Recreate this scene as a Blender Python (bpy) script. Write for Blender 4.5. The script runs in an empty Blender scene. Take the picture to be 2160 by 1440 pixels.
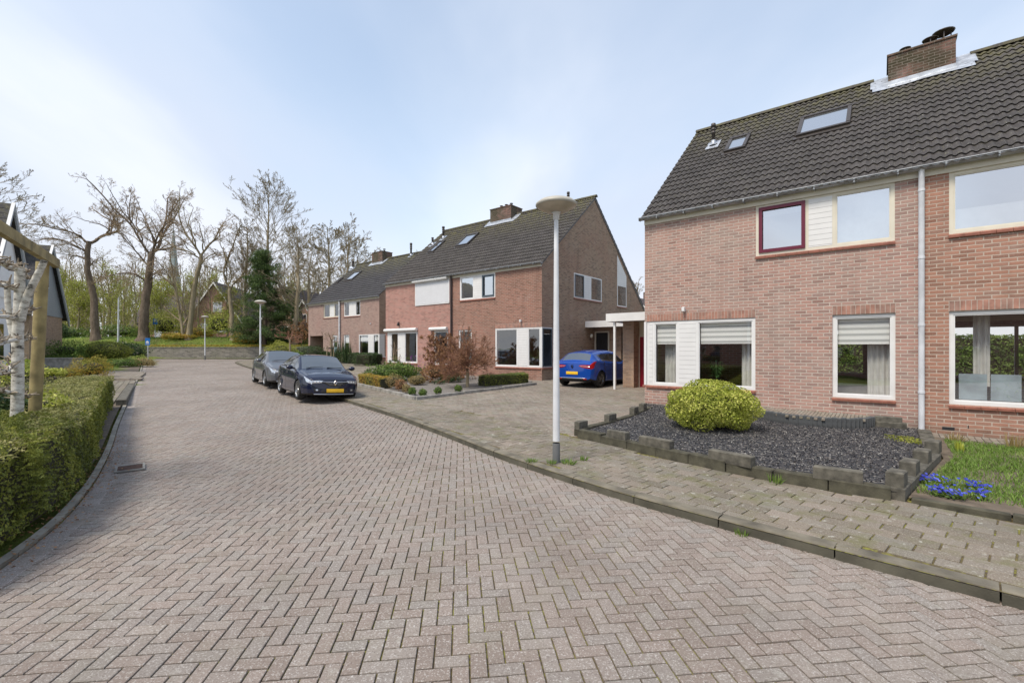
import bpy, math, random
import numpy as np
from mathutils import Vector, Matrix
random.seed(7)
RNG = np.random.default_rng(7)
R = math.radians
SC = bpy.context.scene
COL = SC.collection

# ------------------------------------------------------------------ camera
cam = bpy.data.objects.new('camera', bpy.data.cameras.new('camera'))
COL.objects.link(cam)
cam.location = (0, 0, 1.74)
cam.rotation_euler = (R(90), 0, 0)
cam.data.sensor_width = 36
cam.data.lens = 16.25
cam.data.shift_y = 0.0074
cam.data.clip_start = 0.05
cam.data.clip_end = 3000
SC.camera = cam
SC.render.resolution_x, SC.render.resolution_y = 1024, 682

# ------------------------------------------------------------------ light
SUN_EL, SUN_AZ = 57, 226          # degrees; azimuth clockwise from +Y
world = bpy.data.worlds.new('World')
SC.world = world
world.use_nodes = True
wn, wl = world.node_tree.nodes, world.node_tree.links
wn.clear()
def WN(t, **k):
    n = wn.new(t)
    for a, b in k.items():
        setattr(n, a, b)
    return n
wo = WN('ShaderNodeOutputWorld'); wb = WN('ShaderNodeBackground')
wb.inputs[1].default_value = 0.1
sky = WN('ShaderNodeTexSky', sky_type='NISHITA', sun_disc=False)
sky.sun_elevation = R(SUN_EL); sky.sun_rotation = R(SUN_AZ)
sky.air_density = 1.0; sky.dust_density = 0.6; sky.ozone_density = 1.6
tc = WN('ShaderNodeTexCoord'); sx = WN('ShaderNodeSeparateXYZ')
wl.new(tc.outputs['Generated'], sx.inputs[0])
def wm(op, a, b=None, clamp=False):
    n = WN('ShaderNodeMath', operation=op, use_clamp=clamp)
    for i, q in enumerate((a, b)):
        if q is None: continue
        if isinstance(q, (int, float)): n.inputs[i].default_value = q
        else: wl.new(q, n.inputs[i])
    return n.outputs[0]
zz = wm('ADD', wm('MAXIMUM', sx.outputs[2], 0.0), 0.22)
cx_ = wm('DIVIDE', sx.outputs[0], zz); cy_ = wm('DIVIDE', sx.outputs[1], zz)
cb = WN('ShaderNodeCombineXYZ'); wl.new(cx_, cb.inputs[0]); wl.new(cy_, cb.inputs[1])
def cloud(scale, det, lo, hi, off, stretch=(1, 1, 1)):
    mp = WN('ShaderNodeMapping'); mp.inputs['Location'].default_value = off
    mp.inputs['Scale'].default_value = stretch; mp.inputs['Rotation'].default_value = (0, 0, R(25))
    wl.new(cb.outputs[0], mp.inputs[0])
    nz = WN('ShaderNodeTexNoise'); nz.inputs['Scale'].default_value = scale
    nz.inputs['Detail'].default_value = det; nz.inputs['Roughness'].default_value = 0.48
    nz.inputs['Distortion'].default_value = 0.25
    wl.new(mp.outputs[0], nz.inputs['Vector'])
    mr = WN('ShaderNodeMapRange', interpolation_type='SMOOTHSTEP')
    mr.inputs[1].default_value = lo; mr.inputs[2].default_value = hi
    wl.new(nz.outputs[0], mr.inputs[0])
    return mr.outputs[0]
c1 = cloud(0.6, 6, 0.38, 0.62, (0.35, 0.2, 0), (1, 0.6, 1))
c2 = cloud(1.25, 7, 0.38, 0.66, (4.1, 1.7, 0), (1, 0.38, 1))
low = WN('ShaderNodeMapRange', interpolation_type='SMOOTHSTEP')
low.inputs[1].default_value = 0.55; low.inputs[2].default_value = 0.02
low.inputs[3].default_value = 0.0; low.inputs[4].default_value = 1.0
wl.new(sx.outputs[2], low.inputs[0])
cm = wm('ADD', wm('ADD', wm('MULTIPLY', c1, 0.60), 0.32), wm('MULTIPLY', low.outputs[0], 0.5), True)
def wmix(f, a, b):
    n = WN('ShaderNodeMix', data_type='RGBA')
    wl.new(f, n.inputs[0])
    for i, q in ((6, a), (7, b)):
        if isinstance(q, tuple): n.inputs[i].default_value = q
        else: wl.new(q, n.inputs[i])
    return n.outputs[2]
cloudcol = wmix(c2, (3.8, 4.3, 5.2, 1), (4.9, 5.2, 5.8, 1))
skymul = WN('ShaderNodeMix', data_type='RGBA', blend_type='MULTIPLY')
skymul.inputs[0].default_value = 1; skymul.inputs[7].default_value = (1.9, 1.65, 1.35, 1)
wl.new(sky.outputs[0], skymul.inputs[6])
hz = WN('ShaderNodeMapRange', interpolation_type='SMOOTHSTEP')
hz.inputs[1].default_value = 0.30; hz.inputs[2].default_value = 0.0; hz.inputs[3].default_value = 0.0; hz.inputs[4].default_value = 0.75
wl.new(sx.outputs[2], hz.inputs[0])
wl.new(wmix(hz.outputs[0], wmix(cm, skymul.outputs[2], cloudcol), (5.3, 5.3, 5.35, 1)), wb.inputs[0])
wl.new(wb.outputs[0], wo.inputs[0])

sd = bpy.data.lights.new('sun', 'SUN'); sd.energy = 2.0; sd.angle = R(18); sd.color = (1.0, 0.91, 0.78)
sun = bpy.data.objects.new('sun', sd); COL.objects.link(sun)
_a, _e = R(SUN_AZ), R(SUN_EL)
sun.rotation_euler = Vector((math.sin(_a) * math.cos(_e), math.cos(_a) * math.cos(_e), math.sin(_e))).to_track_quat('Z', 'Y').to_euler()
sun.location = (0, 0, 30)
SC.view_settings.view_transform = 'Standard'
SC.view_settings.look = 'None'
SC.view_settings.exposure = 0.93
SC.view_settings.gamma = 1.0
try: SC.cycles.max_bounces = 8; SC.cycles.transparent_max_bounces = 12
except Exception: pass

# ------------------------------------------------------------------ object helpers
def thing(name, label, cat, loc=(0, 0, 0), rz=0.0, group=None):
    o = bpy.data.objects.new(name, None)
    o.empty_display_size = 0.2
    COL.objects.link(o); o.location = loc; o.rotation_euler = (0, 0, rz)
    return tag(o, label, cat, group)
def tag(o, label, cat, group=None):
    o['label'] = label; o['category'] = cat
    if group: o['group'] = group
    return o
def struct(o, kind='structure'):
    o['kind'] = kind
    return o
def link(name, me, parent=None, loc=None, rz=0.0):
    o = bpy.data.objects.new(name, me); COL.objects.link(o)
    if parent is not None: o.parent = parent
    if loc is not None: o.location = loc
    if rz: o.rotation_euler = (0, 0, rz)
    return o
def kids(o):
    return [c for c in bpy.data.objects if c.parent == o]
def copy_tree(o, parent=None):
    c = o.copy(); COL.objects.link(c); c.parent = parent
    for ch in kids(o): copy_tree(ch, c)
    return c

def np_mesh(name, V, F, mats, mi=None, smooth=False, rnd=None, uv=None):
    """V (n,3); F (m,4) or (m,3) int array; rnd per-vertex float attribute; uv per-loop"""
    V = np.asarray(V, dtype=np.float32); F = np.asarray(F, dtype=np.int32)
    me = bpy.data.meshes.new(name)
    k = F.shape[1]; m = len(F)
    me.vertices.add(len(V)); me.vertices.foreach_set('co', V.ravel())
    me.loops.add(m * k); me.loops.foreach_set('vertex_index', F.ravel())
    me.polygons.add(m)
    me.polygons.foreach_set('loop_start', np.arange(0, m * k, k, dtype=np.int32))
    try: me.polygons.foreach_set('loop_total', np.full(m, k, dtype=np.int32))
    except Exception: pass
    if mi is not None: me.polygons.foreach_set('material_index', np.asarray(mi, dtype=np.int32))
    me.polygons.foreach_set('use_smooth', np.full(m, bool(smooth)))
    for q in mats: me.materials.append(q)
    if rnd is not None:
        a = me.attributes.new('rnd', 'FLOAT', 'POINT'); a.data.foreach_set('value', np.asarray(rnd, dtype=np.float32))
    if uv is not None:
        l = me.uv_layers.new(name='UVMap'); l.data.foreach_set('uv', np.asarray(uv, dtype=np.float32).ravel())
    me.update(calc_edges=True); me.validate()
    return me

class MB:
    """collects shapes and links them as one mesh object"""
    def __init__(s): s.v = []; s.f = []; s.m = []; s.sm = []
    def add(s, vs, fs, m=0, smooth=False):
        b = len(s.v); s.v += [tuple(p) for p in vs]
        for f in fs: s.f.append(tuple(i + b for i in f)); s.m.append(m); s.sm.append(smooth)
        return s
    def box(s, x0, x1, y0, y1, z0, z1, m=0):
        if x0 > x1: x0, x1 = x1, x0
        if y0 > y1: y0, y1 = y1, y0
        if z0 > z1: z0, z1 = z1, z0
        v = [(x0, y0, z0), (x1, y0, z0), (x1, y1, z0), (x0, y1, z0), (x0, y0, z1), (x1, y0, z1), (x1, y1, z1), (x0, y1, z1)]
        return s.add(v, [(0, 3, 2, 1), (4, 5, 6, 7), (0, 1, 5, 4), (1, 2, 6, 5), (2, 3, 7, 6), (3, 0, 4, 7)], m)
    def bbox(s, x0, x1, y0, y1, z0, z1, b=0.01, m=0):
        """box with chamfered top edges"""
        v = [(x0, y0, z0), (x1, y0, z0), (x1, y1, z0), (x0, y1, z0), (x0, y0, z1 - b), (x1, y0, z1 - b), (x1, y1, z1 - b), (x0, y1, z1 - b),
             (x0 + b, y0 + b, z1), (x1 - b, y0 + b, z1), (x1 - b, y1 - b, z1), (x0 + b, y1 - b, z1)]
        f = [(0, 3, 2, 1), (0, 1, 5, 4), (1, 2, 6, 5), (2, 3, 7, 6), (3, 0, 4, 7), (4, 5, 9, 8), (5, 6, 10, 9), (6, 7, 11, 10), (7, 4, 8, 11), (8, 9, 10, 11)]
        return s.add(v, f, m)
    def prism(s, poly, axis, a, b, m=0):
        """poly of 2D points extruded along axis (0: pts=(y,z); 1: pts=(x,z); 2: pts=(x,y))"""
        def P(p, q): return [(q, p[0], p[1]), (p[0], q, p[1]), (p[0], p[1], q)][axis]
        n = len(poly)
        v = [P(p, a) for p in poly] + [P(p, b) for p in poly]
        f = [tuple(range(n))[::-1], tuple(range(n, 2 * n))] + [(i, (i + 1) % n, n + (i + 1) % n, n + i) for i in range(n)]
        return s.add(v, f, m)
    def tube(s, pts, rad, n=8, m=0, cap=True, smooth=True):
        pts = [Vector(p) for p in pts]
        if not hasattr(rad, '__len__'): rad = [rad] * len(pts)
        v = []; prev = None
        for i, p in enumerate(pts):
            d = (pts[min(i + 1, len(pts) - 1)] - pts[max(i - 1, 0)]).normalized()
            if prev is None: a = d.orthogonal().normalized()
            else: a = (prev - d * prev.dot(d)).normalized()
            prev = a; b = d.cross(a)
            for k in range(n):
                t = 2 * math.pi * k / n
                v.append(p + (a * math.cos(t) + b * math.sin(t)) * rad[i])
        f = [(i * n + k, i * n + (k + 1) % n, (i + 1) * n + (k + 1) % n, (i + 1) * n + k) for i in range(len(pts) - 1) for k in range(n)]
        s.add(v, f, m, smooth)
        if cap:
            e = (len(pts) - 1) * n
            s.add(v[:n], [tuple(range(n))[::-1]], m); s.add(v[e:], [tuple(range(n))], m)
        return s
    def lathe(s, prof, n=24, m=0, c=(0, 0, 0), axis=2, smooth=True):
        v = []
        for r, z in prof:
            for k in range(n):
                t = 2 * math.pi * k / n
                q = (r * math.cos(t), r * math.sin(t), z)
                if axis == 1: q = (q[0], q[2], q[1])
                if axis == 0: q = (q[2], q[0], q[1])
                v.append((q[0] + c[0], q[1] + c[1], q[2] + c[2]))
        f = [(i * n + k, i * n + (k + 1) % n, (i + 1) * n + (k + 1) % n, (i + 1) * n + k) for i in range(len(prof) - 1) for k in range(n)]
        return s.add(v, f, m, smooth)
    def build(s, name, mats, parent=None, loc=None, rz=0.0):
        me = bpy.data.meshes.new(name)
        me.from_pydata(s.v, [], s.f)
        for q in (mats if isinstance(mats, (list, tuple)) else [mats]): me.materials.append(q)
        me.polygons.foreach_set('material_index', s.m)
        me.polygons.foreach_set('use_smooth', s.sm)
        # metric box mapping
        l = me.uv_layers.new(name='UVMap'); me.update()
        uv = []
        for p in me.polygons:
            n = p.normal; ax, ay, az = abs(n.x), abs(n.y), abs(n.z)
            for li in p.loop_indices:
                c = me.vertices[me.loops[li].vertex_index].co
                if az > ax and az > ay: uv += [c.x, c.y]
                elif ay >= ax: uv += [c.x, c.z]
                else: uv += [c.y, c.z]
        l.data.foreach_set('uv', uv)
        return link(name, me, parent, loc, rz)

# ------------------------------------------------------------------ material helpers
class Mat:
    def __init__(s, name):
        s.m = bpy.data.materials.new(name); s.m.use_nodes = True
        s.n, s.l = s.m.node_tree.nodes, s.m.node_tree.links
        s.b = s.n['Principled BSDF']; s.out = s.n['Material Output']
    def N(s, t, **k):
        n = s.n.new(t)
        for a, b in k.items(): setattr(n, a, b)
        return n
    def put(s, sock, q):
        if isinstance(q, (int, float)): sock.default_value = q
        elif isinstance(q, tuple): sock.default_value = q if len(q) == 4 else (*q, 1)
        else: s.l.new(q, sock)
    def coord(s, kind='Object', scale=None):
        o = s.N('ShaderNodeTexCoord').outputs[kind]
        if scale is not None:
            mp = s.N('ShaderNodeMapping'); mp.inputs['Scale'].default_value = scale if isinstance(scale, tuple) else (scale,) * 3
            s.l.new(o, mp.inputs[0]); o = mp.outputs[0]
        return o
    def noise(s, scale, det=3, rough=0.5, co=None, dist=0):
        n = s.N('ShaderNodeTexNoise'); n.inputs['Scale'].default_value = scale
        n.inputs['Detail'].default_value = det; n.inputs['Roughness'].default_value = rough
        n.inputs['Distortion'].default_value = dist
        s.l.new(co if co is not None else s.coord(), n.inputs['Vector'])
        return n.outputs[0]
    def rng(s, x, a, b, c=0.0, d=1.0):
        n = s.N('ShaderNodeMapRange'); s.put(n.inputs[0], x)
        for i, q in enumerate((a, b, c, d)): n.inputs[i + 1].default_value = q
        return n.outputs[0]
    def ramp(s, x, *stops):
        n = s.N('ShaderNodeValToRGB'); e = n.color_ramp.elements
        while len(e) < len(stops): e.new(0.5)
        for el, (p, c) in zip(e, stops): el.position = p; el.color = (*c, 1)
        s.l.new(x, n.inputs[0]); return n.outputs[0]
    def mix(s, f, a, b, mode='MIX'):
        n = s.N('ShaderNodeMix', data_type='RGBA', blend_type=mode)
        s.put(n.inputs[0], f); s.put(n.inputs[6], a); s.put(n.inputs[7], b)
        return n.outputs[2]
    def math(s, op, a, b=0.0, clamp=False):
        n = s.N('ShaderNodeMath', operation=op, use_clamp=clamp)
        s.put(n.inputs[0], a); s.put(n.inputs[1], b); return n.outputs[0]
    def attr(s, name='rnd'):
        return s.N('ShaderNodeAttribute', attribute_name=name).outputs['Fac']
    def bump(s, h, strength=0.5, dist=0.01):
        n = s.N('ShaderNodeBump'); n.inputs['Strength'].default_value = strength; n.inputs['Distance'].default_value = dist
        s.l.new(h, n.inputs['Height']); s.l.new(n.outputs[0], s.b.inputs['Normal']); return s
    def col(s, c): s.put(s.b.inputs['Base Color'], c); return s
    def rough(s, r): s.put(s.b.inputs['Roughness'], r); return s
    def metal(s, r): s.put(s.b.inputs['Metallic'], r); return s
    def spec(s, r): s.b.inputs['Specular IOR Level'].default_value = r; return s

def flat(name, c, rough=0.6, var=0.12, scale=3.0, metal=0.0, spec=0.5, bump=0.0, bscale=40):
    m = Mat(name)
    d = tuple(x * (1 - var) for x in c); b = tuple(min(1, x * (1 + var)) for x in c)
    m.col(m.ramp(m.noise(scale, 5), (0.3, d), (0.7, b))).rough(rough).metal(metal).spec(spec)
    if bump: m.bump(m.noise(bscale, 3), bump, 0.005)
    return m.m

def brick_mat(name, c1, c2, c3, mortar, weather=(0.25, 0.2, 0.15), wamt=0.35, row=0.075, bw=0.22, seed=0.0):
    m = Mat(name)
    uv = m.coord('UV')
    mp = m.N('ShaderNodeMapping'); mp.inputs['Location'].default_value = (seed, seed * 0.3, 0); m.l.new(uv, mp.inputs[0]); uvm = mp.outputs[0]
    # slight wobble so the courses are not ruler-straight
    wob = m.N('ShaderNodeTexNoise'); wob.inputs['Scale'].default_value = 9; wob.inputs['Detail'].default_value = 3; m.l.new(uvm, wob.inputs['Vector'])
    vm = m.N('ShaderNodeVectorMath', operation='SCALE'); vm.inputs['Scale'].default_value = 0.012
    sb = m.N('ShaderNodeVectorMath', operation='SUBTRACT'); sb.inputs[1].default_value = (0.5, 0.5, 0.5)
    m.l.new(wob.outputs['Color'], sb.inputs[0]); m.l.new(sb.outputs[0], vm.inputs[0])
    ad = m.N('ShaderNodeVectorMath', operation='ADD'); m.l.new(uvm, ad.inputs[0]); m.l.new(vm.outputs[0], ad.inputs[1])
    def bt(msize, smooth, off=0.5):
        b = m.N('ShaderNodeTexBrick'); b.offset = off
        b.inputs['Color1'].default_value = (0, 0, 0, 1); b.inputs['Color2'].default_value = (1, 1, 1, 1); b.inputs['Mortar'].default_value = (0.5, 0.5, 0.5, 1)
        b.inputs['Scale'].default_value = 1; b.inputs['Mortar Size'].default_value = msize; b.inputs['Mortar Smooth'].default_value = smooth
        b.inputs['Brick Width'].default_value = bw; b.inputs['Row Height'].default_value = row
        m.l.new(ad.outputs[0], b.inputs['Vector']); return b
    b = bt(0.0100, 0.3)
    per = m.rng(b.outputs['Color'], 0, 1)
    fine = m.noise(60, 4, 0.6, uvm)
    bc = m.ramp(per, (0.0, c1), (0.42, c2), (0.75, c3), (1.0, tuple(x * 0.62 for x in c1)))
    bc = m.mix(m.rng(fine, 0.35, 0.75, 0, 0.4), bc, tuple(min(1, x * 1.5) for x in c2))
    big = m.noise(0.7, 4, 0.6, uvm)
    wf = m.N('ShaderNodeMapRange'); wf.clamp = True; m.l.new(big, wf.inputs[0])
    for i_, q_ in enumerate((0.42, 0.72 if wamt < 1 else 0.56, 0.0, min(wamt, 0.92))): wf.inputs[i_ + 1].default_value = q_
    bc = m.mix(wf.outputs[0], bc, weather)
    big2 = m.noise(1.7, 5, 0.65, uvm)
    mo = m.mix(m.rng(m.noise(5, 3, 0.5, uvm), 0.3, 0.8), mortar, tuple(x * 0.72 for x in mortar))
    full = m.mix(b.outputs['Fac'], bc, mo)
    full = m.mix(m.rng(big2, 0.55, 0.8, 0, 0.22), full, (0.52, 0.46, 0.42))
    st = m.N('ShaderNodeMapping'); st.inputs['Scale'].default_value = (2.6, 0.22, 1); m.l.new(uvm, st.inputs[0])
    full = m.mix(m.rng(m.noise(1.0, 4, 0.6, st.outputs[0]), 0.52, 0.75, 0, 0.30), full, tuple(x * 0.55 for x in c1))
    # green-dark splash zone at the foot of the wall
    geo = m.N('ShaderNodeSeparateXYZ'); m.l.new(m.coord('UV'), geo.inputs[0])
    foot = m.rng(m.math('ADD', geo.outputs[1], m.rng(big2, 0.3, 0.7, -0.16, 0.16)), 0.32, -0.02, 0, 0.55)
    full = m.mix(foot, full, (0.10, 0.085, 0.065))
    m.col(full).rough(0.88).spec(0.25)
    h = m.math('SUBTRACT', m.math('MULTIPLY', fine, 0.35), b.outputs['Fac'])
    m.bump(h, 0.7, 0.008)
    return m.m

def leaf_mat(name, *stops, trans=0.25, rough=0.55, big=0.0):
    """per-leaf random tone through the rnd attribute"""
    m = Mat(name)
    x = m.attr('rnd')
    if big: x = m.math('ADD', m.math('MULTIPLY', x, 1 - big), m.rng(m.noise(1.4, 3), 0.3, 0.7, 0, big))
    c = m.ramp(x, *stops)
    m.col(c).rough(rough).spec(0.3)
    t = m.N('ShaderNodeBsdfTranslucent'); m.l.new(c, t.inputs[0])
    mx = m.N('ShaderNodeMixShader'); mx.inputs[0].default_value = trans
    m.l.new(m.b.outputs[0], mx.inputs[1]); m.l.new(t.outputs[0], mx.inputs[2]); m.l.new(mx.outputs[0], m.out.inputs[0])
    return m.m

def glass_mat(name, refl=0.04, tint=(0.98, 0.985, 0.98), rough=0.015):
    """window pane: transparent with a fresnel-weighted mirror"""
    m = Mat(name)
    tr = m.N('ShaderNodeBsdfTransparent'); tr.inputs[0].default_value = (*tint, 1)
    gl = m.N('ShaderNodeBsdfGlossy'); gl.inputs['Roughness'].default_value = rough; gl.inputs[0].default_value = (0.95, 0.97, 1, 1)
    fr = m.N('ShaderNodeFresnel'); fr.inputs[0].default_value = 1.5
    f = m.math('ADD', m.math('MULTIPLY', fr.outputs[0], 1.0 - refl), refl, True)
    gn = m.N('ShaderNodeNewGeometry'); f = m.math('MULTIPLY', f, m.math('SUBTRACT', 1.0, gn.outputs['Backfacing']))
    bp = m.N('ShaderNodeBump'); bp.inputs['Strength'].default_value = 0.08; bp.inputs['Distance'].default_value = 0.02
    m.l.new(m.noise(1.3, 2), bp.inputs['Height']); m.l.new(bp.outputs[0], gl.inputs['Normal'])
    mx = m.N('ShaderNodeMixShader'); m.l.new(f, mx.inputs[0]); m.l.new(tr.outputs[0], mx.inputs[1]); m.l.new(gl.outputs[0], mx.inputs[2])
    m.l.new(mx.outputs[0], m.out.inputs[0])
    return m.m

def dark_glass(name, refl=0.3, base=(0.03, 0.035, 0.035)):
    m = Mat(name)
    m.col(base).rough(0.05)
    gl = m.N('ShaderNodeBsdfGlossy'); gl.inputs['Roughness'].default_value = 0.02
    bp = m.N('ShaderNodeBump'); bp.inputs['Strength'].default_value = 0.1; bp.inputs['Distance'].default_value = 0.02
    m.l.new(m.noise(1.1, 2), bp.inputs['Height']); m.l.new(bp.outputs[0], gl.inputs['Normal'])
    mx = m.N('ShaderNodeMixShader'); mx.inputs[0].default_value = refl
    m.l.new(m.b.outputs[0], mx.inputs[1]); m.l.new(gl.outputs[0], mx.inputs[2]); m.l.new(mx.outputs[0], m.out.inputs[0])
    return m.m

def paving_mat(name, stops, speck=(0.6, 0.58, 0.55), moss=None, mossamt=0.0, rough=0.85):
    m = Mat(name)
    c = m.ramp(m.attr('rnd'), *stops)
    sp = m.noise(85, 2, 0.75)
    c = m.mix(m.rng(sp, 0.54, 0.68, 0, 0.75), c, speck)
    c = m.mix(m.rng(m.noise(62, 2, 0.7, m.coord('Object', (1.0, 1.1, 1.0))), 0.54, 0.68, 0, 0.55), c, (0.10, 0.08, 0.07))
    big = m.noise(0.35, 4, 0.6)
    c = m.mix(m.rng(big, 0.42, 0.62, 0, 0.34), c, tuple(x * 0.60 for x in stops[0][1]))
    c = m.mix(m.rng(m.noise(0.9, 5, 0.7, m.coord('Object', (1.0, 0.5, 1.0))), 0.5, 0.7, 0, 0.25), c, tuple(min(1, x * 1.35) for x in stops[-1][1]))
    if moss:
        c = m.mix(m.rng(m.noise(2.3, 5, 0.7), 0.50, 0.72, 0, mossamt), c, moss)
        c = m.mix(m.rng(m.noise(9, 4, 0.7), 0.60, 0.70, 0, mossamt), c, (0.45, 0.45, 0.40))
    m.col(c).rough(rough).spec(0.3).bump(sp, 0.35, 0.003)
    return m.m

M = {}
M['brick_near'] = brick_mat('brick salmon', (0.34, 0.195, 0.165), (0.405, 0.24, 0.20), (0.275, 0.19, 0.17), (0.55, 0.485, 0.42), (0.36, 0.285, 0.25), 0.65)
M['brick_side'] = brick_mat('brick orange', (0.32, 0.165, 0.12), (0.38, 0.20, 0.145), (0.24, 0.15, 0.12), (0.52, 0.43, 0.36), (0.30, 0.18, 0.13), 0.35, seed=3.3)
M['brick_mid'] = brick_mat('brick red', (0.27, 0.135, 0.10), (0.33, 0.165, 0.125), (0.23, 0.125, 0.10), (0.40, 0.31, 0.25), (0.20, 0.12, 0.09), 0.5, seed=5.1)
M['brick_pink'] = brick_mat('brick pink', (0.36, 0.17, 0.145), (0.43, 0.22, 0.185), (0.33, 0.18, 0.15), (0.45, 0.35, 0.30), (0.28, 0.17, 0.14), 0.4, seed=8.1)
M['brick_gable'] = brick_mat('brick weathered', (0.27, 0.185, 0.13), (0.36, 0.25, 0.18), (0.23, 0.16, 0.12), (0.42, 0.35, 0.27), (0.34, 0.17, 0.12), 0.6, seed=1.7)
M['brick_far'] = brick_mat('brick greyish pink', (0.30, 0.21, 0.185), (0.36, 0.25, 0.21), (0.27, 0.18, 0.16), (0.38, 0.32, 0.28), (0.32, 0.16, 0.14), 0.45, seed=2.7)
M['brick_yellow'] = brick_mat('brick buff', (0.36, 0.24, 0.17), (0.42, 0.28, 0.19), (0.30, 0.20, 0.15), (0.40, 0.33, 0.27), (0.28, 0.2, 0.16), 0.3, seed=6.7)
M['chimney'] = brick_mat('brick mossy', (0.15, 0.085, 0.07), (0.22, 0.12, 0.10), (0.08, 0.06, 0.05), (0.20, 0.17, 0.14), (0.045, 0.042, 0.022), 1.6, seed=4.7)
M['white'] = flat('white paint', (0.72, 0.72, 0.72), 0.45, 0.05)
M['cream'] = flat('cream paint', (0.66, 0.62, 0.52), 0.5, 0.06)
M['zinc'] = flat('zinc', (0.34, 0.36, 0.38), 0.5, 0.25, 5, metal=0.6)
M['lead'] = flat('lead flashing', (0.42, 0.45, 0.50), 0.45, 0.3, 6, metal=0.35, bump=0.6, bscale=7)
M['pvc'] = flat('grey pvc pipe', (0.62, 0.64, 0.68), 0.5, 0.15, 4)
M['darkpipe'] = flat('dark pipe', (0.045, 0.035, 0.035), 0.5, 0.2)
M['sill'] = flat('sill tile', (0.30, 0.12, 0.085), 0.5, 0.25, 9)
M['redframe'] = flat('dark red paint', (0.13, 0.012, 0.035), 0.4, 0.1)
M['blueframe'] = flat('blue grey paint', (0.06, 0.085, 0.11), 0.4, 0.1)
M['concrete'] = flat('old concrete', (0.27, 0.26, 0.24), 0.9, 0.3, 6, bump=0.5, bscale=60)
M['black'] = flat('black plastic', (0.018, 0.018, 0.02), 0.55, 0.1)
M['glass'] = glass_mat('pane glass', 0.15)
M['glass_up'] = glass_mat('pane glass upper', 0.62, (0.95, 0.96, 0.96))
M['glass_d'] = dark_glass('pane glass shaded', 0.42)
M['glass_sky'] = dark_glass('rooflight glass', 0.8, (0.3, 0.33, 0.36))
M['curtain'] = flat('curtain', (0.62, 0.62, 0.60), 0.9, 0.08, 8)
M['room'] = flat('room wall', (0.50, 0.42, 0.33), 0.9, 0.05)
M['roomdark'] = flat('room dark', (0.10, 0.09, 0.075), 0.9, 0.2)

def siding_mat(name, c=(0.74, 0.74, 0.74), pitch=0.12):
    m = Mat(name); s = m.N('ShaderNodeSeparateXYZ'); m.l.new(m.coord('UV'), s.inputs[0])
    fr = m.math('FRACT', m.math('DIVIDE', s.outputs[1], pitch))
    g = m.rng(fr, 0.0, 0.07, 1, 0)
    m.col(m.mix(g, m.ramp(m.noise(3, 4), (0.3, tuple(x * 0.93 for x in c)), (0.7, c)), tuple(x * 0.45 for x in c))).rough(0.45)
    m.bump(m.math('MULTIPLY', g, -1.0), 0.6, 0.01)
    return m.m
M['siding'] = siding_mat('white siding')
M['siding_grey'] = siding_mat('grey siding', (0.30, 0.33, 0.36), 0.16)
M['shutter'] = siding_mat('roller shutter slats', (0.66, 0.67, 0.70), 0.045)
def blind_mat():
    m = Mat('duo roller blind'); s = m.N('ShaderNodeSeparateXYZ'); m.l.new(m.coord('UV'), s.inputs[0])
    fr = m.math('FRACT', m.math('DIVIDE', s.outputs[1], 0.13))
    m.col(m.mix(m.rng(fr, 0.55, 0.6, 0, 1), (0.88, 0.88, 0.87), (0.50, 0.51, 0.51))).rough(0.8); return m.m
M['blind'] = blind_mat()

def roof_mat(name, c, moss=0.35):
    m = Mat(name)
    t = m.noise(2.2, 5, 0.6)
    a = m.ramp(t, (0.3, tuple(x * 0.7 for x in c)), (0.7, tuple(x * 1.35 for x in c)))
    a = m.mix(m.rng(m.noise(14, 4, 0.7), 0.58, 0.70, 0, moss), a, (0.24, 0.23, 0.13))
    a = m.mix(m.rng(m.noise(30, 3, 0.6, m.coord('Object', (1.1, 0.9, 1))), 0.65, 0.70, 0, 0.8), a, (0.42, 0.42, 0.36))
    # moss grows thicker near the ridge (local height)
    s = m.N('ShaderNodeSeparateXYZ'); m.l.new(m.coord(), s.inputs[0])
    rg = m.math('MULTIPLY', m.rng(s.outputs[2], 7.8, 9.7, 0, 0.9), m.rng(m.noise(5, 4, 0.6), 0.4, 0.65))
    a = m.mix(rg, a, (0.13, 0.12, 0.05))
    m.col(a).rough(0.75).spec(0.35).bump(m.noise(50, 3), 0.3, 0.004)
    return m.m
M['roof'] = roof_mat('concrete roof tile', (0.056, 0.050, 0.048))
M['roof_flat'] = roof_mat('dark flat roof tile', (0.036, 0.034, 0.037), 0.1)
M['bitumen'] = flat('bitumen', (0.09, 0.09, 0.09), 0.9, 0.2)
M['bark'] = Mat('oak bark').rough(0.95).m
def bark(name, a, b, sc=6):
    m = Mat(name); n = m.noise(sc, 5, 0.65, m.coord('Object', (1, 1, 0.3)))
    m.col(m.ramp(n, (0.3, a), (0.7, b))).rough(0.95).spec(0.15).bump(n, 0.8, 0.03); return m.m
M['bark'] = bark('oak bark', (0.09, 0.068, 0.05), (0.23, 0.18, 0.14))
M['bark_light'] = bark('light bark', (0.19, 0.155, 0.10), (0.37, 0.31, 0.21))
M['bark_birch'] = None
def birch():
    m = Mat('white bark'); n = m.noise(9, 5, 0.7, m.coord('Object', (1, 1, 2.2)))
    c = m.ramp(n, (0.36, (0.04, 0.035, 0.03)), (0.44, (0.40, 0.38, 0.33)), (0.6, (0.66, 0.65, 0.60)))
    m.col(c).rough(0.8).bump(n, 0.4, 0.01); return m.m
M['bark_birch'] = birch()
M['twig_red'] = flat('reddish twigs', (0.27, 0.14, 0.09), 0.9, 0.3)
M['twig'] = flat('grey brown twigs', (0.33, 0.25, 0.17), 0.9, 0.3)
M['core'] = flat('shrub inner twigs', (0.035, 0.035, 0.018), 0.95, 0.3)
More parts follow.
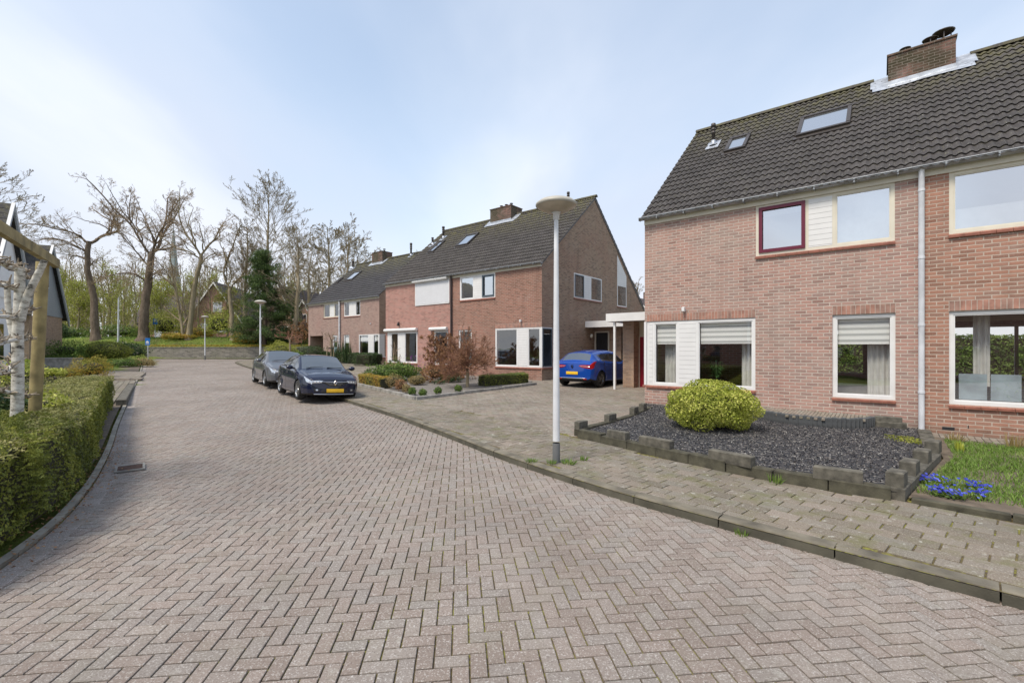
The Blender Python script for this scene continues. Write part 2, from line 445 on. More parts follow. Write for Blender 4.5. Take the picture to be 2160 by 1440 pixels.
M['leaf_yew'] = leaf_mat('yew leaves', (0.0, (0.06, 0.08, 0.018)), (0.5, (0.17, 0.20, 0.035)), (1.0, (0.42, 0.42, 0.08)), big=0.45)
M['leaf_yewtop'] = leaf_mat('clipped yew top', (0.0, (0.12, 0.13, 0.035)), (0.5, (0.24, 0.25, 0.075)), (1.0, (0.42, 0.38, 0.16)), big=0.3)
M['leaf_bright'] = leaf_mat('yellow green leaves', (0.0, (0.11, 0.14, 0.02)), (0.45, (0.36, 0.41, 0.055)), (1.0, (0.70, 0.68, 0.20)), big=0.2)
M['leaf_green'] = leaf_mat('green leaves', (0.0, (0.05, 0.09, 0.02)), (0.5, (0.10, 0.17, 0.03)), (1.0, (0.22, 0.30, 0.07)))
M['leaf_dark'] = leaf_mat('dark evergreen leaves', (0.0, (0.02, 0.045, 0.015)), (0.6, (0.05, 0.09, 0.03)), (1.0, (0.12, 0.17, 0.06)))
M['leaf_spring'] = leaf_mat('spring leaves', (0.0, (0.18, 0.20, 0.03)), (0.5, (0.30, 0.33, 0.05)), (1.0, (0.45, 0.44, 0.12)), trans=0.4)
M['leaf_orange'] = leaf_mat('orange tinged leaves', (0.0, (0.12, 0.13, 0.02)), (0.45, (0.32, 0.29, 0.045)), (1.0, (0.60, 0.30, 0.06)), big=0.5)
M['leaf_brown'] = leaf_mat('dry brown leaves', (0.0, (0.16, 0.08, 0.04)), (0.5, (0.32, 0.16, 0.075)), (1.0, (0.46, 0.28, 0.13)))
M['leaf_straw'] = leaf_mat('straw coloured leaves', (0.0, (0.22, 0.16, 0.06)), (1.0, (0.42, 0.33, 0.15)))
M['leaf_pine'] = leaf_mat('pine needles', (0.0, (0.03, 0.06, 0.02)), (0.6, (0.08, 0.13, 0.035)), (1.0, (0.17, 0.24, 0.07)))
M['grassblade'] = leaf_mat('grass blades', (0.0, (0.07, 0.13, 0.02)), (0.5, (0.15, 0.26, 0.04)), (1.0, (0.34, 0.42, 0.13)), big=0.3)
M['soil'] = flat('garden soil', (0.12, 0.095, 0.07), 0.95, 0.4, 5, bump=0.8, bscale=30)

# ------------------------------------------------------------------ terrain and street
def sstep(x): x = np.clip(x, 0, 1); return x * x * (3 - 2 * x)
def g(Y): return 0.024 * np.clip(np.asarray(Y, dtype=float) - 8, 0, 60)
LEFT = np.array([(-2.9, -20), (-3.2, 0.5), (-3.75, 2.2), (-4.28, 3.87), (-4.8, 4.93), (-5.91, 6.55), (-7.4, 8.5), (-9.05, 10.57), (-13.93, 16.88), (-20.61, 25.6), (-27.2, 34.0), (-33.01, 41.8), (-35.2, 44.6)])
KERB = np.array([(12, -20), (7.8, -1.0), (5.6, 1.2), (3.62, 3.27), (2.88, 3.95), (2.22, 4.67), (1.53, 5.34), (0.89, 6.16), (0.15, 7.2), (-1.12, 9.11), (-3.03, 11.84), (-5.25, 14.6), (-8.73, 19.2), (-14.93, 27.4), (-20.36, 34.5), (-22.6, 37.6), (-23.2, 39.6), (-22.2, 41.2), (-19.0, 42.4), (-12, 43.2)])
def left_x(Y): return np.interp(Y, LEFT[:, 1], LEFT[:, 0])
def terr(X, Y):
    X = np.asarray(X, dtype=float); Y = np.asarray(Y, dtype=float)
    z = g(Y) - 0.16
    bank = 0.95 + 1.15 * sstep((Y - 45.2) / 5.0) + 0.5 * sstep((Y - 52) / 20)
    z = np.where((Y > 44.8), g(Y) * 0 + 0.88 + bank * sstep((16 - np.abs(X + 30)) / 6 + 1.2), z)
    dl = left_x(np.clip(Y, 20, 44)) - X
    leftbank = sstep((Y - 24) / 12) * np.clip((dl - 2.5) * 0.16, 0, 1.9)
    z = np.where((Y <= 44.8) & (dl > 0), g(Y) - 0.02 + leftbank, z)
    z = np.where((Y > 44.8) & (dl > 2), np.maximum(z, g(44.) + leftbank), z)
    return z

gx = np.concatenate([np.linspace(-900, -80, 12), np.arange(-78, 30, 1.2), np.linspace(32, 900, 14)])
gy = np.concatenate([np.linspace(-900, -32, 10), np.arange(-30, 44, 1.5), np.arange(44, 76, 0.8), np.linspace(77, 1500, 18)])
XX, YY = np.meshgrid(gx, gy); ZZ = terr(XX, YY)
ZZ = np.where(YY < -5, -0.2, ZZ); ZZ = np.where(YY > 120, 3.0, ZZ)
nx, ny = len(gx), len(gy)
idx = np.arange(nx * ny).reshape(ny, nx)
Fq = np.stack([idx[:-1, :-1], idx[:-1, 1:], idx[1:, 1:], idx[1:, :-1]], -1).reshape(-1, 4)
mt = Mat('rough grass ground')
n1 = mt.noise(0.5, 5, 0.65); n2 = mt.noise(14, 4, 0.7)
c = mt.ramp(n1, (0.32, (0.12, 0.11, 0.045)), (0.5, (0.15, 0.19, 0.04)), (0.68, (0.25, 0.30, 0.06)))
c = mt.mix(mt.rng(n2, 0.35, 0.7, 0, 0.6), c, (0.055, 0.07, 0.02))
mt.col(c).rough(0.95).spec(0.1).bump(n2, 1.0, 0.05)
struct(link('ground', np_mesh('ground', np.stack([XX, YY, ZZ], -1).reshape(-1, 3), Fq, [mt.m], smooth=True)))

def inside(P, poly):
    x, y = P[:, 0], P[:, 1]; r = np.zeros(len(P), bool); n = len(poly); j = n - 1
    for i in range(n):
        xi, yi = poly[i]; xj, yj = poly[j]
        if yi != yj:
            c = ((yi > y) != (yj > y)) & (x < (xj - xi) * (y - yi) / (yj - yi) + xi)
            r ^= c
        j = i
    return r
def densify(line, step=0.5):
    out = []
    for a, b in zip(line[:-1], line[1:]):
        a = np.asarray(a, float); b = np.asarray(b, float)
        n = max(1, int(np.hypot(*(b - a)) / step))
        out += [a + (b - a) * k / n for k in range(n)]
    out.append(np.asarray(line[-1], float)); return np.array(out)
def smooth_line(line, step=0.4, it=3):
    L = densify(line, step)
    for _ in range(it):
        K = L.copy(); K[1:-1] = (L[:-2] + 2 * L[1:-1] + L[2:]) / 4; L = K
    return L
def strip(name, A, B, off, mat, n=2, kind='structure', zf=g):
    """sheet between two polylines with equal point counts"""
    A, B = np.asarray(A), np.asarray(B)
    V = []; 
    for k in range(n + 1):
        P = A + (B - A) * k / n
        V.append(np.column_stack([P, zf(P[:, 1]) + off]))
    V = np.concatenate(V); m = len(A)
    i = np.arange((n + 1) * m).reshape(n + 1, m)
    F = np.stack([i[:-1, :-1], i[:-1, 1:], i[1:, 1:], i[1:, :-1]], -1).reshape(-1, 4)
    me = np_mesh(name, V, F, [mat]); o = link(name, me); o['kind'] = kind
    return o
def fill(name, poly, off, mat, zf=g, step=1.0):
    """flat-ish sheet from a simple polygon, following the slope of the street"""
    import bmesh
    bm = bmesh.new()
    vs = [bm.verts.new((p[0], p[1], float(zf(p[1])) + off)) for p in densify(list(poly) + [poly[0]], step)[:-1]]
    bm.faces.new(vs)
    bmesh.ops.triangulate(bm, faces=bm.faces[:])
    for yc in [8.0, 8.6, 9.3, 10.2] + list(range(12, 62, 4)):
        bmesh.ops.bisect_plane(bm, geom=bm.verts[:] + bm.edges[:] + bm.faces[:], plane_co=(0, yc, 0), plane_no=(0, 1, 0))
    for v in bm.verts: v.co.z = float(zf(v.co.y)) + off
    bmesh.ops.recalc_face_normals(bm, faces=bm.faces[:])
    for f in bm.faces:
        if f.normal.z < 0: f.normal_flip()
    me = bpy.data.meshes.new(name); bm.to_mesh(me); bm.free(); me.materials.append(mat)
    return struct(link(name, me))

def stones(C, A, L, W, z, gap=0.006, bev=0.006, h=0.05, jit=0.0, tilt=0.006, zf=g):
    """individual paving stones: centres C, angle A, length L, width W -> V, F, rnd"""
    n = len(C); rg = RNG
    A = A + rg.normal(0, jit, n); hl = (np.broadcast_to(L, n) - gap) / 2; hw = (np.broadcast_to(W, n) - gap) / 2
    ca, sa = np.cos(A), np.sin(A)
    zb = z + zf(C[:, 1]) + rg.normal(0, 0.0012, n) + 0.004 * np.sin(C[:, 0] * 1.7 + 1) * np.sin(C[:, 1] * 1.3)
    tx, ty = rg.normal(0, tilt, n), rg.normal(0, tilt, n)
    V = np.zeros((n, 12, 3), np.float32); sg = [(-1, -1), (1, -1), (1, 1), (-1, 1)]
    for k, (a, b) in enumerate(sg):
        for lay, (ins, dz) in enumerate(((0, -h), (0, -bev), (bev, 0))):
            u_, v_ = a * (hl - ins), b * (hw - ins)
            V[:, lay * 4 + k, 0] = C[:, 0] + u_ * ca - v_ * sa
            V[:, lay * 4 + k, 1] = C[:, 1] + u_ * sa + v_ * ca
            V[:, lay * 4 + k, 2] = zb + dz + tx * u_ + ty * v_
    V[:, :, 2] += (zf(V[:, :, 1]) - zf(C[:, 1])[:, None])
    fs = [(8, 9, 10, 11)]
    for k in range(4):
        q = (k + 1) % 4; fs += [(4 + k, 4 + q, 8 + q, 8 + k), (k, q, 4 + q, 4 + k)]
    F = (np.arange(n)[:, None, None] * 12 + np.array(fs)[None]).reshape(-1, 4)
    rnd = np.repeat(rg.random(n), 12)
    return V.reshape(-1, 3), F, rnd
def paved(name, C, A, L, W, z, mat, **k):
    V, F, r = stones(C, A, L, W, z, **k)
    return struct(link(name, np_mesh(name, V, F, [mat], rnd=r)))
def herring(poly, ang, org, w=0.105, l=0.21):
    P = np.array(poly); c, s = math.cos(ang), math.sin(ang)
    Q = (P - org) @ np.array([[c, -s], [s, c]]) / w
    x0, y0 = np.floor(Q.min(0)) - 4; x1, y1 = np.ceil(Q.max(0)) + 4
    ks = np.arange(int(y0), int(y1)); ns = np.arange(int((x0 - y1) // 4) - 2, int((x1 - y0) // 4) + 2)
    K, Nn = np.meshgrid(ks, ns); K = K.ravel(); Nn = Nn.ravel()
    H = np.column_stack([K + 4 * Nn + 1.0, K + 0.5]); Vv = np.column_stack([K + 4 * Nn + 3.5, K + 1.0])
    C = np.concatenate([H, Vv]); A = np.concatenate([np.zeros(len(H)), np.full(len(Vv), math.pi / 2)])
    C = C * w @ np.array([[c, s], [-s, c]]) + org
    m = inside(C, poly); return C[m], A[m] + ang
def running(poly, ang, org, l, w, off=0.5):
    P = np.array(poly); c, s = math.cos(ang), math.sin(ang)
    Q = (P - org) @ np.array([[c, -s], [s, c]])
    x0, y0 = Q.min(0) - 1; x1, y1 = Q.max(0) + 1
    r = np.arange(int(y0 / w) - 1, int(y1 / w) + 1); k = np.arange(int(x0 / l) - 1, int(x1 / l) + 1)
    RR, KK = np.meshgrid(r, k); RR = RR.ravel(); KK = KK.ravel()
    C = np.column_stack([(KK + (RR % 2) * off) * l, (RR + 0.5) * w]) @ np.array([[c, s], [-s, c]]) + org
    m = inside(C, poly); return C[m], np.full(m.sum(), ang)

joint = Mat('mossy joints')
jn = joint.noise(25, 3); jb = joint.noise(1.2, 4, 0.6)
joint.col(joint.mix(joint.rng(jn, 0.42, 0.62, 0, 1), (0.10, 0.08, 0.055), joint.mix(joint.rng(jb, 0.4, 0.6), (0.15, 0.12, 0.06), (0.24, 0.24, 0.05)))).rough(1).spec(0.1)
JOINT = joint.m
M['road'] = paving_mat('road brick', [(0.0, (0.215, 0.175, 0.15)), (0.35, (0.26, 0.213, 0.185)), (0.7, (0.235, 0.21, 0.19)), (1.0, (0.28, 0.24, 0.21))], speck=(0.55, 0.53, 0.50), moss=(0.20, 0.19, 0.13), mossamt=0.25)
M['tile'] = paving_mat('pavement tile', [(0.0, (0.15, 0.13, 0.10)), (0.4, (0.21, 0.175, 0.14)), (0.7, (0.185, 0.17, 0.14)), (1.0, (0.25, 0.205, 0.17))], speck=(0.42, 0.40, 0.34), moss=(0.13, 0.135, 0.045), mossamt=0.75)
M['drive'] = paving_mat('driveway brick', [(0.0, (0.17, 0.145, 0.12)), (0.5, (0.25, 0.20, 0.165)), (1.0, (0.24, 0.225, 0.19))], speck=(0.42, 0.4, 0.35), moss=(0.13, 0.14, 0.07), mossamt=0.5)
M['kerb'] = flat('kerb concrete', (0.12, 0.11, 0.09), 0.92, 0.4, 4, bump=0.5, bscale=70)
M['gutterstone'] = paving_mat('gutter stone', [(0.0, (0.23, 0.20, 0.18)), (1.0, (0.30, 0.26, 0.24))], moss=(0.17, 0.14, 0.09), mossamt=0.4)

KL = smooth_line(KERB, 0.35, 4); LL = smooth_line(LEFT, 0.35, 4)
def offset_line(L, d):
    T = np.gradient(L, axis=0); T /= np.hypot(T[:, 0], T[:, 1])[:, None]
    return L + np.column_stack([-T[:, 1], T[:, 0]]) * d       # + = to the left of travel
# road bed (joint sand) and the bricks on it
roadpoly = np.concatenate([LL, KL[::-1]])
fill('road_bed', np.concatenate([smooth_line(LEFT, 1.0, 1), smooth_line(KERB, 1.0, 1)[::-1]]), -0.113, JOINT, step=1.5)
brickpoly = np.concatenate([offset_line(LL, -0.15), offset_line(KL, -0.10)[::-1]])
ANG = R(6.4)
C_, A_ = herring(brickpoly, ANG, np.array([-0.13, 2.6]))
keep = (C_[:, 1] > 1.2) & (np.abs(C_[:, 0]) < 2.2 + C_[:, 1] * 1.25)
def zroad(Y): return g(Y) - 0.10
paved('road', C_[keep], A_[keep], 0.21, 0.105, -0.10, M['road'], gap=0.0105, jit=0.007, bev=0.003)
far = fill('road_surface', [(-3.1, -20), (-3.3, 1.3), (5.4, 1.3), (7.6, -1.0), (11.9, -20)], -0.104, flat('road plain', (0.25, 0.22, 0.21), 0.9, 0.2, 1))
# gutter course on the left: two rows of long stones
Lm = LL[(LL[:, 1] > 1.5) & (LL[:, 1] < 43.8)]
def course(line, d, ln, wd, z, mat, name, **k):
    O = offset_line(line, d); seg = np.diff(O, axis=0); sl = np.hypot(seg[:, 0], seg[:, 1]); cum = np.concatenate([[0], np.cumsum(sl)])
    t = np.arange(ln / 2, cum[-1], ln)
    C = np.column_stack([np.interp(t, cum, O[:, 0]), np.interp(t, cum, O[:, 1])])
    D = np.column_stack([np.interp(t + 0.05, cum, O[:, 0]), np.interp(t + 0.05, cum, O[:, 1])]) - np.column_stack([np.interp(t - 0.05, cum, O[:, 0]), np.interp(t - 0.05, cum, O[:, 1])])
    return paved(name, C, np.arctan2(D[:, 1], D[:, 0]), ln, wd, z, mat, **k)
course(Lm, -0.135, 0.30, 0.21, -0.096, M['gutterstone'], 'gutter_stones', gap=0.010, jit=0.01, tilt=0.01)
# kerbs
def kerb_stones(name, line, width, z0, z1, ln, mat, sag=0.0, bev=0.02):
    seg = np.diff(line, axis=0); sl = np.hypot(seg[:, 0], seg[:, 1]); cum = np.concatenate([[0], np.cumsum(sl)])
    mb = MB(); t = 0.0; sub = 4
    while t < cum[-1] - 0.05:
        e = min(t + ln - 0.012, cum[-1]); ts = np.linspace(t, e, sub)
        P = np.column_stack([np.interp(ts, cum, line[:, 0]), np.interp(ts, cum, line[:, 1])])
        T = np.gradient(P, axis=0); T /= np.hypot(T[:, 0], T[:, 1])[:, None]; Nn = np.column_stack([-T[:, 1], T[:, 0]])
        dz = random.uniform(-0.006, 0.006)
        prof = [(0, z0), (-0.006, z1 - bev * 1.2), (-0.012 - bev * 0.4, z1 - bev * 0.3), (-0.015 - bev, z1), (-width, z1 + 0.002), (-width, z0)]
        vs = []
        for p, nn in zip(P, Nn):
            for a, z in prof: vs.append((p[0] + nn[0] * a, p[1] + nn[1] * a, z + dz + float(g(p[1]))))
        k = len(prof)
        fs = [(i * k + j, i * k + (j + 1) % k, (i + 1) * k + (j + 1) % k, (i + 1) * k + j) for i in range(sub - 1) for j in range(k)]
        fs += [tuple(range(k))[::-1], tuple(range((sub - 1) * k, sub * k))]
        mb.add(vs, fs); t += ln
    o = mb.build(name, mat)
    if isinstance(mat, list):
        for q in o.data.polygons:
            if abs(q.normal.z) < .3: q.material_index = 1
    return struct(o)
kk = KL[(KL[:, 1] > -6)]
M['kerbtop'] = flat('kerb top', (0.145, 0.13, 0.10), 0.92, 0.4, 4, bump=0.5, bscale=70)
M['kerbside'] = flat('darker kerb side', (0.085, 0.08, 0.06), 0.95, 0.4, 3, bump=0.6, bscale=60)  # upright kerb faces get a darker tone than the top
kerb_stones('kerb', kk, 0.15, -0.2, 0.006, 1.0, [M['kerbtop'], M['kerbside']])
lk = LL[(LL[:, 1] > -3) & (LL[:, 1] < 44)]
kerb_stones('edging_kerb', offset_line(lk, -0.012), -0.055, -0.2, -0.055, 1.0, flat('edge kerb', (0.27, 0.25, 0.21), 0.9, 0.3, 4), bev=0.01)

# pavement: tiles between the kerb and the gardens
INNER = np.array([(9.2, 0.3), (7.0, 2.7), (5.15, 4.65), (4.42, 5.31), (3.07, 6.42), (2.36, 7.5), (1.27, 9.01), (0.82, 9.6), (-0.22, 10.93), (-3.0, 14.42), (-6.31, 18.87), (-12.0, 26.2), (-18.0, 34.0), (-19.6, 37), (-18.5, 39.2), (-12, 40.2)])
PI_ = smooth_line(INNER, 0.5, 1); PK = offset_line(KL, -0.155); PK = PK[PK[:, 1] > 0.0]
ppoly = np.concatenate([PK, PI_[::-1]])
side = np.concatenate([KL[KL[:, 1] > -8], [(-12, 62), (40, 62), (40, -9)]])
fill('paving_bed', side, -0.012, JOINT, step=2.0)
C_, A_ = running(ppoly, math.atan2(-0.75, 0.66), np.array([1.2, 9.0]), 0.30, 0.20)
paved('pavement', C_, A_, 0.30, 0.20, 0.0, M['tile'], gap=0.014, jit=0.01, tilt=0.012, bev=0.004)
# driveway between the houses and forecourts beyond
dpoly = np.concatenate([INNER[7:14], [(-10, 36), (6, 36), (14, 26), (4.2, 13.4), (3.4, 11.9), (2.9, 10.9), (1.3, 9.1)]])
C_, A_ = running(dpoly, R(-38.65), np.array([1.2, 9.0]), 0.21, 0.105)
k = C_[:, 1] < 26
paved('driveway', C_[k], A_[k], 0.21, 0.105, -0.002, M['drive'], gap=0.008, jit=0.012, bev=0.004, tilt=0.012)
C_, A_ = running(np.array([(-12.1, 26.3), (-18, 34.1), (-19.6, 37), (-15, 44), (-4, 34), (-6, 30), (-6.3, 19.2)]), R(-38.65), np.array([0, 0]), 0.30, 0.30)
paved('forecourt_paving', C_, A_, 0.30, 0.30, -0.002, M['tile'], gap=0.01)

# ------------------------------------------------------------------ houses
HR = math.atan2(-0.6245, 0.781)
SL = 4.15 / 4.93
def wall_cells(mb, x0, x1, z0, z1, th, holes, m=0, y0=0.0):
    xs = sorted({x0, x1, *[h[0] for h in holes], *[h[1] for h in holes]}); zs = sorted({z0, z1, *[h[2] for h in holes], *[h[3] for h in holes]})
    xs = [x for x in xs if x0 <= x <= x1]
    for a, b in zip(xs[:-1], xs[1:]):
        run = None
        for c, d in zip(zs[:-1], zs[1:]):
            cx, cz = (a + b) / 2, (c + d) / 2
            hole = any(h[0] < cx < h[1] and h[2] < cz < h[3] for h in holes)
            if hole:
                if run: mb.box(a, b, y0, y0 + th, run[0], run[1], m); run = None
            else: run = (run[0], d) if run else (c, d)
        if run: mb.box(a, b, y0, y0 + th, run[0], run[1], m)

def roof_surface(name, x0, x1, zeave, parent, mat, flatt=False, back=False, seval=None, wave=0.15, rows=0.345):
    """tiled slope: local x along the ridge, y up the slope; real rolls and laps"""
    s0, s1 = -0.22, 4.93
    if back: s0, s1 = 4.93, seval
    m = SL * (-1 if back else 1)
    ln = (s1 - s0) * math.hypot(1, SL); nr = int(round(ln / rows)); step = (s1 - s0) / nr
    if flatt: px = np.arange(x0, x1 + 0.001, 0.165); prof = np.where(np.arange(len(px)) % 2 == 0, 0.0, 0.012)
    else:
        nxs = int((x1 - x0) / wave * 6) + 1; px = np.linspace(x0, x1, nxs); ph = (px - x0) / wave * 2 * math.pi
        prof = 0.042 * np.abs(np.cos(ph / 2)) ** 1.1 + 0.008 * np.sin(ph) - 0.01
    V = []; rs = []
    for r in range(nr):
        for fr, up in ((0.0, 0.036), (1.12, -0.004)):
            if back: fr = 1.0 if fr > 1 else fr
            s = s0 + (r + fr) * step
            if back: up = 0.03 - max(up, 0)
            jit = RNG.normal(0, 0.0015, len(px)).cumsum() * 0.0 + RNG.normal(0, 0.001, len(px))
            z = zeave + SL * (s if not back else (2 * 4.93 - s)) + up + prof + jit
            V.append(np.column_stack([px, np.full(len(px), s), z]))
    V = np.concatenate(V); n = len(px); k = len(V) // n
    i = np.arange(len(V)).reshape(k, n)
    F = np.stack([i[:-1, :-1], i[:-1, 1:], i[1:, 1:], i[1:, :-1]], -1).reshape(-1, 4)
    me = np_mesh(name, V, F, [mat], smooth=False)
    # smooth across the rolls only: mark by face shading on the long faces
    return link(name, me, parent)

def ridge_tiles(mb, x0, x1, z, y=4.93, m=0, ln=0.42):
    x = x0
    while x < x1 - 0.02:
        e = min(x + ln + 0.03, x1); prof = []
        for k in range(7):
            t = math.pi * k / 6; prof.append((y - 0.13 * math.cos(t), z - 0.05 + 0.12 * math.sin(t) + random.uniform(-.003, .003)))
        mb.prism(prof, 0, x, e, m); x += ln

def window(house, kind, x0, x1, z0, z1, frame='white', parts=None, glass='glass', y=0.0, fw=0.065, recess=0.09, sill=True, blind=None, back=None, curtain=False):
    """frame set into a wall opening in the local xz plane, facing -y. parts: list of (xa, xb, 'pane'|'siding'|(frame material)) """
    fm = M[frame]
    mb = MB(); yo, yi = y + recess - 0.055, y + recess + 0.02
    mb.box(x0, x1, yo, yi, z1 - fw, z1); mb.box(x0, x1, yo, yi, z0, z0 + fw)
    mb.box(x0, x0 + fw, yo + .001, yi, z0 + fw, z1 - fw); mb.box(x1 - fw, x1, yo + .001, yi, z0 + fw, z1 - fw)
    parts = parts or [(x0, x1, 'pane')]
    for (a, b, k) in parts[:-1]: mb.box(b - fw / 2, b + fw / 2, yo + .002, yi, z0 + fw, z1 - fw)
    w = mb.build('window', fm, house)
    for a, b, k in parts:
        a2, b2 = (a + fw / 2 if a > x0 else a + fw), (b - fw / 2 if b < x1 else b - fw)
        if k == 'siding':
            MB().box(a2, b2, yo - 0.004, yi, z0 + fw, z1 - fw).build('panel', M['siding'], w); continue
        if k in ('redframe', 'blueframe'):
            s = MB(); q = 0.075
            s.box(a2, b2, yo - 0.03, yo - 0.001, z1 - fw - q, z1 - fw); s.box(a2, b2, yo - 0.03, yo - 0.001, z0 + fw, z0 + fw + q)
            s.box(a2, a2 + q, yo - 0.03, yo - 0.001, z0 + fw + q, z1 - fw - q); s.box(b2 - q, b2, yo - 0.03, yo - 0.001, z0 + fw + q, z1 - fw - q)
            s.build('sash', M[k], w)
        else:
            s = MB(); q = 0.025
            s.box(a2, b2, yo + 0.012, yi - 0.02, z1 - fw - q, z1 - fw); s.box(a2, b2, yo + 0.012, yi - 0.02, z0 + fw, z0 + fw + q)
            s.box(a2, a2 + q, yo + 0.012, yi - 0.02, z0 + fw + q, z1 - fw - q); s.box(b2 - q, b2, yo + 0.012, yi - 0.02, z0 + fw + q, z1 - fw - q)
            s.build('sash', fm, w)
        yg = yi - 0.035
        MB().box(a2 + .01, b2 - .01, yg, yg + 0.006, z0 + fw + .01, z1 - fw - .01).build('pane', M[glass], w)
        if blind:
            MB().box(a2 + .03, b2 - .03, yg + 0.06, yg + 0.064, z1 - fw - blind, z1 - fw - .01).build('blind', M['blind'], w)
    if sill:
        s = MB(); n = max(2, int((x1 - x0) / 0.21)); dx = (x1 - x0 + 0.02) / n
        for i in range(n):
            s.add([(x0 - .01 + i * dx + .003, y - 0.045, z0 - 0.075), (x0 - .01 + (i + 1) * dx - .003, y - 0.045, z0 - 0.075), (x0 - .01 + (i + 1) * dx - .003, y + recess - .05, z0 - 0.075), (x0 - .01 + i * dx + .003, y + recess - .05, z0 - 0.075),
                   (x0 - .01 + i * dx + .003, y - 0.05, z0 - 0.028), (x0 - .01 + (i + 1) * dx - .003, y - 0.05, z0 - 0.028), (x0 - .01 + (i + 1) * dx - .003, y + recess - .05, z0 - 0.002), (x0 - .01 + i * dx + .003, y + recess - .05, z0 - 0.002)],
                  [(0, 3, 2, 1), (4, 5, 6, 7), (0, 1, 5, 4), (1, 2, 6, 5), (2, 3, 7, 6), (3, 0, 4, 7)])
        s.build('sill', M['sill'], w)
    return w

def lintel(mb, x0, x1, z, m):
    """soldier course above an opening, proud of the wall by 3 mm"""
    n = int((x1 - x0) / 0.078)
    mb.box(x0 - .005, x1 + .005, -0.002, 0.05, z + 0.001, z + 0.205, 2)
    for i in range(n):
        a = x0 + (x1 - x0) * i / n
        mb.box(a + .006, a + (x1 - x0) / n - .006, -0.007, 0.04, z + 0.008, z + 0.198, 3 if random.random() < .6 else 1)

def skylight(house, x0, x1, s0, s1, zeave):
    def P(x, s, up): 
        n = Vector((0, -SL, 1)).normalized(); q = Vector((x, s, zeave + SL * s)) + n * up; return q
    fr = MB(); q = 0.09; sq = 0.075
    def slab(mb, xa, xb, sa, sb, lo, hi):
        vs = [P(xa, sa, lo), P(xb, sa, lo), P(xb, sb, lo), P(xa, sb, lo), P(xa, sa, hi), P(xb, sa, hi), P(xb, sb, hi), P(xa, sb, hi)]
        mb.add(vs, [(0, 3, 2, 1), (4, 5, 6, 7), (0, 1, 5, 4), (1, 2, 6, 5), (2, 3, 7, 6), (3, 0, 4, 7)])
    slab(fr, x0, x1, s0, s0 + sq, 0.0, 0.11); slab(fr, x0, x1, s1 - sq, s1, 0.0, 0.13)
    slab(fr, x0, x0 + q, s0 + sq, s1 - sq, 0.0, 0.12); slab(fr, x1 - q, x1, s0 + sq, s1 - sq, 0.0, 0.12)
    slab(fr, x0 - .06, x1 + .06, s0 - .12, s0, 0.0, 0.05)
    f = fr.build('skylight', M['darkmetal'], house)
    p = MB(); slab(p, x0 + q, x1 - q, s0 + sq, s1 - sq, 0.05, 0.085); p.build('pane', M['glass_sky'], f)
M['darkmetal'] = flat('dark brown metal', (0.07, 0.06, 0.055), 0.45, 0.1, metal=0.3)

def vent_pipe(house, x, s, zeave, h=0.75, r=0.06):
    z = zeave + SL * s; mb = MB()
    mb.lathe([(r, z - 0.1), (r, z + h * .55), (r * 1.35, z + h * .56), (r * 1.35, z + h * .62), (r, z + h * .63), (r, z + h * .7), (r * 1.4, z + h * .71), (r * 1.4, z + h * .77), (r, z + h * .78), (r, z + h * .85), (r * 1.45, z + h * .86), (r * 1.3, z + h), (0.001, z + h * 1.02)], 12, c=(x, s, 0))
    v = mb.build('vent_pipe', M['darkmetal'], house)
    f = MB(); f.lathe([(r + .012, z + .18), (r + .02, z + .04), (r * 2.6, z - 0.0)], 12, c=(x, s, 0))
    f.add([(x - .2, s - .26, z - .26 * SL + .055), (x + .2, s - .26, z - .26 * SL + .055), (x + .2, s + .2, z + .2 * SL + .055), (x - .2, s + .2, z + .2 * SL + .055)], [(0, 1, 2, 3)])
    f.build('flashing', M['lead'], v)

def chimney(house, x0, x1, y0, y1, z0, z1, zeave, cowls):
    mb = MB(); mb.box(x0, x1, y0, y1, z0, z1 - 0.05); mb.box(x0 - .03, x1 + .03, y0 - .03, y1 + .03, z1 - 0.05, z1)
    c = mb.build('chimney', M['chimney'], house)
    zr = zeave + SL * y0
    f = MB()
    f.box(x0 - .012, x1 + .012, y0 - .012, y0 - .001, zr - .05, zr + 0.16)
    def ap(xa, xb, sa, sb):
        n = 8; vs = []
        for j, s in enumerate((sa, sb)):
            for i in range(n + 1):
                x = xa + (xb - xa) * i / n; vs.append((x, s, zeave + SL * s + 0.07 + random.uniform(-.012, .012)))
        f.add(vs, [(i, i + 1, n + 2 + i, n + 1 + i) for i in range(n)], smooth=True)
    ap(x0 - .35, x1 + .35, y0 - .22, y0 + .0)
    ap(x0 - .4, x0, y0 - .0, 4.93); ap(x1, x1 + .42, y0 - .0, 4.93)
    f.build('flashing', M['lead'], c)
    for cx, r in cowls:
        m_ = MB(); yy = (y0 + y1) / 2
        m_.lathe([(r * .6, z1 - .02), (r * .6, z1 + .2)], 12, c=(cx, yy, 0))
        for k in range(4):
            a = math.pi / 2 * k; m_.box(cx + r * .7 * math.cos(a) - .012, cx + r * .7 * math.cos(a) + .012, yy + r * .7 * math.sin(a) - .012, yy + r * .7 * math.sin(a) + .012, z1, z1 + .14 + r * 1.25)
        m_.lathe([(r * 1.05, z1 + .14 + r * 1.2), (r * 1.12, z1 + .14 + r * 1.3), (r * .7, z1 + .14 + r * 1.5), (0.001, z1 + .14 + r * 1.58)], 16, c=(cx, yy, 0))
        m_.build('chimney_cowl', M['darkmetal'], c)

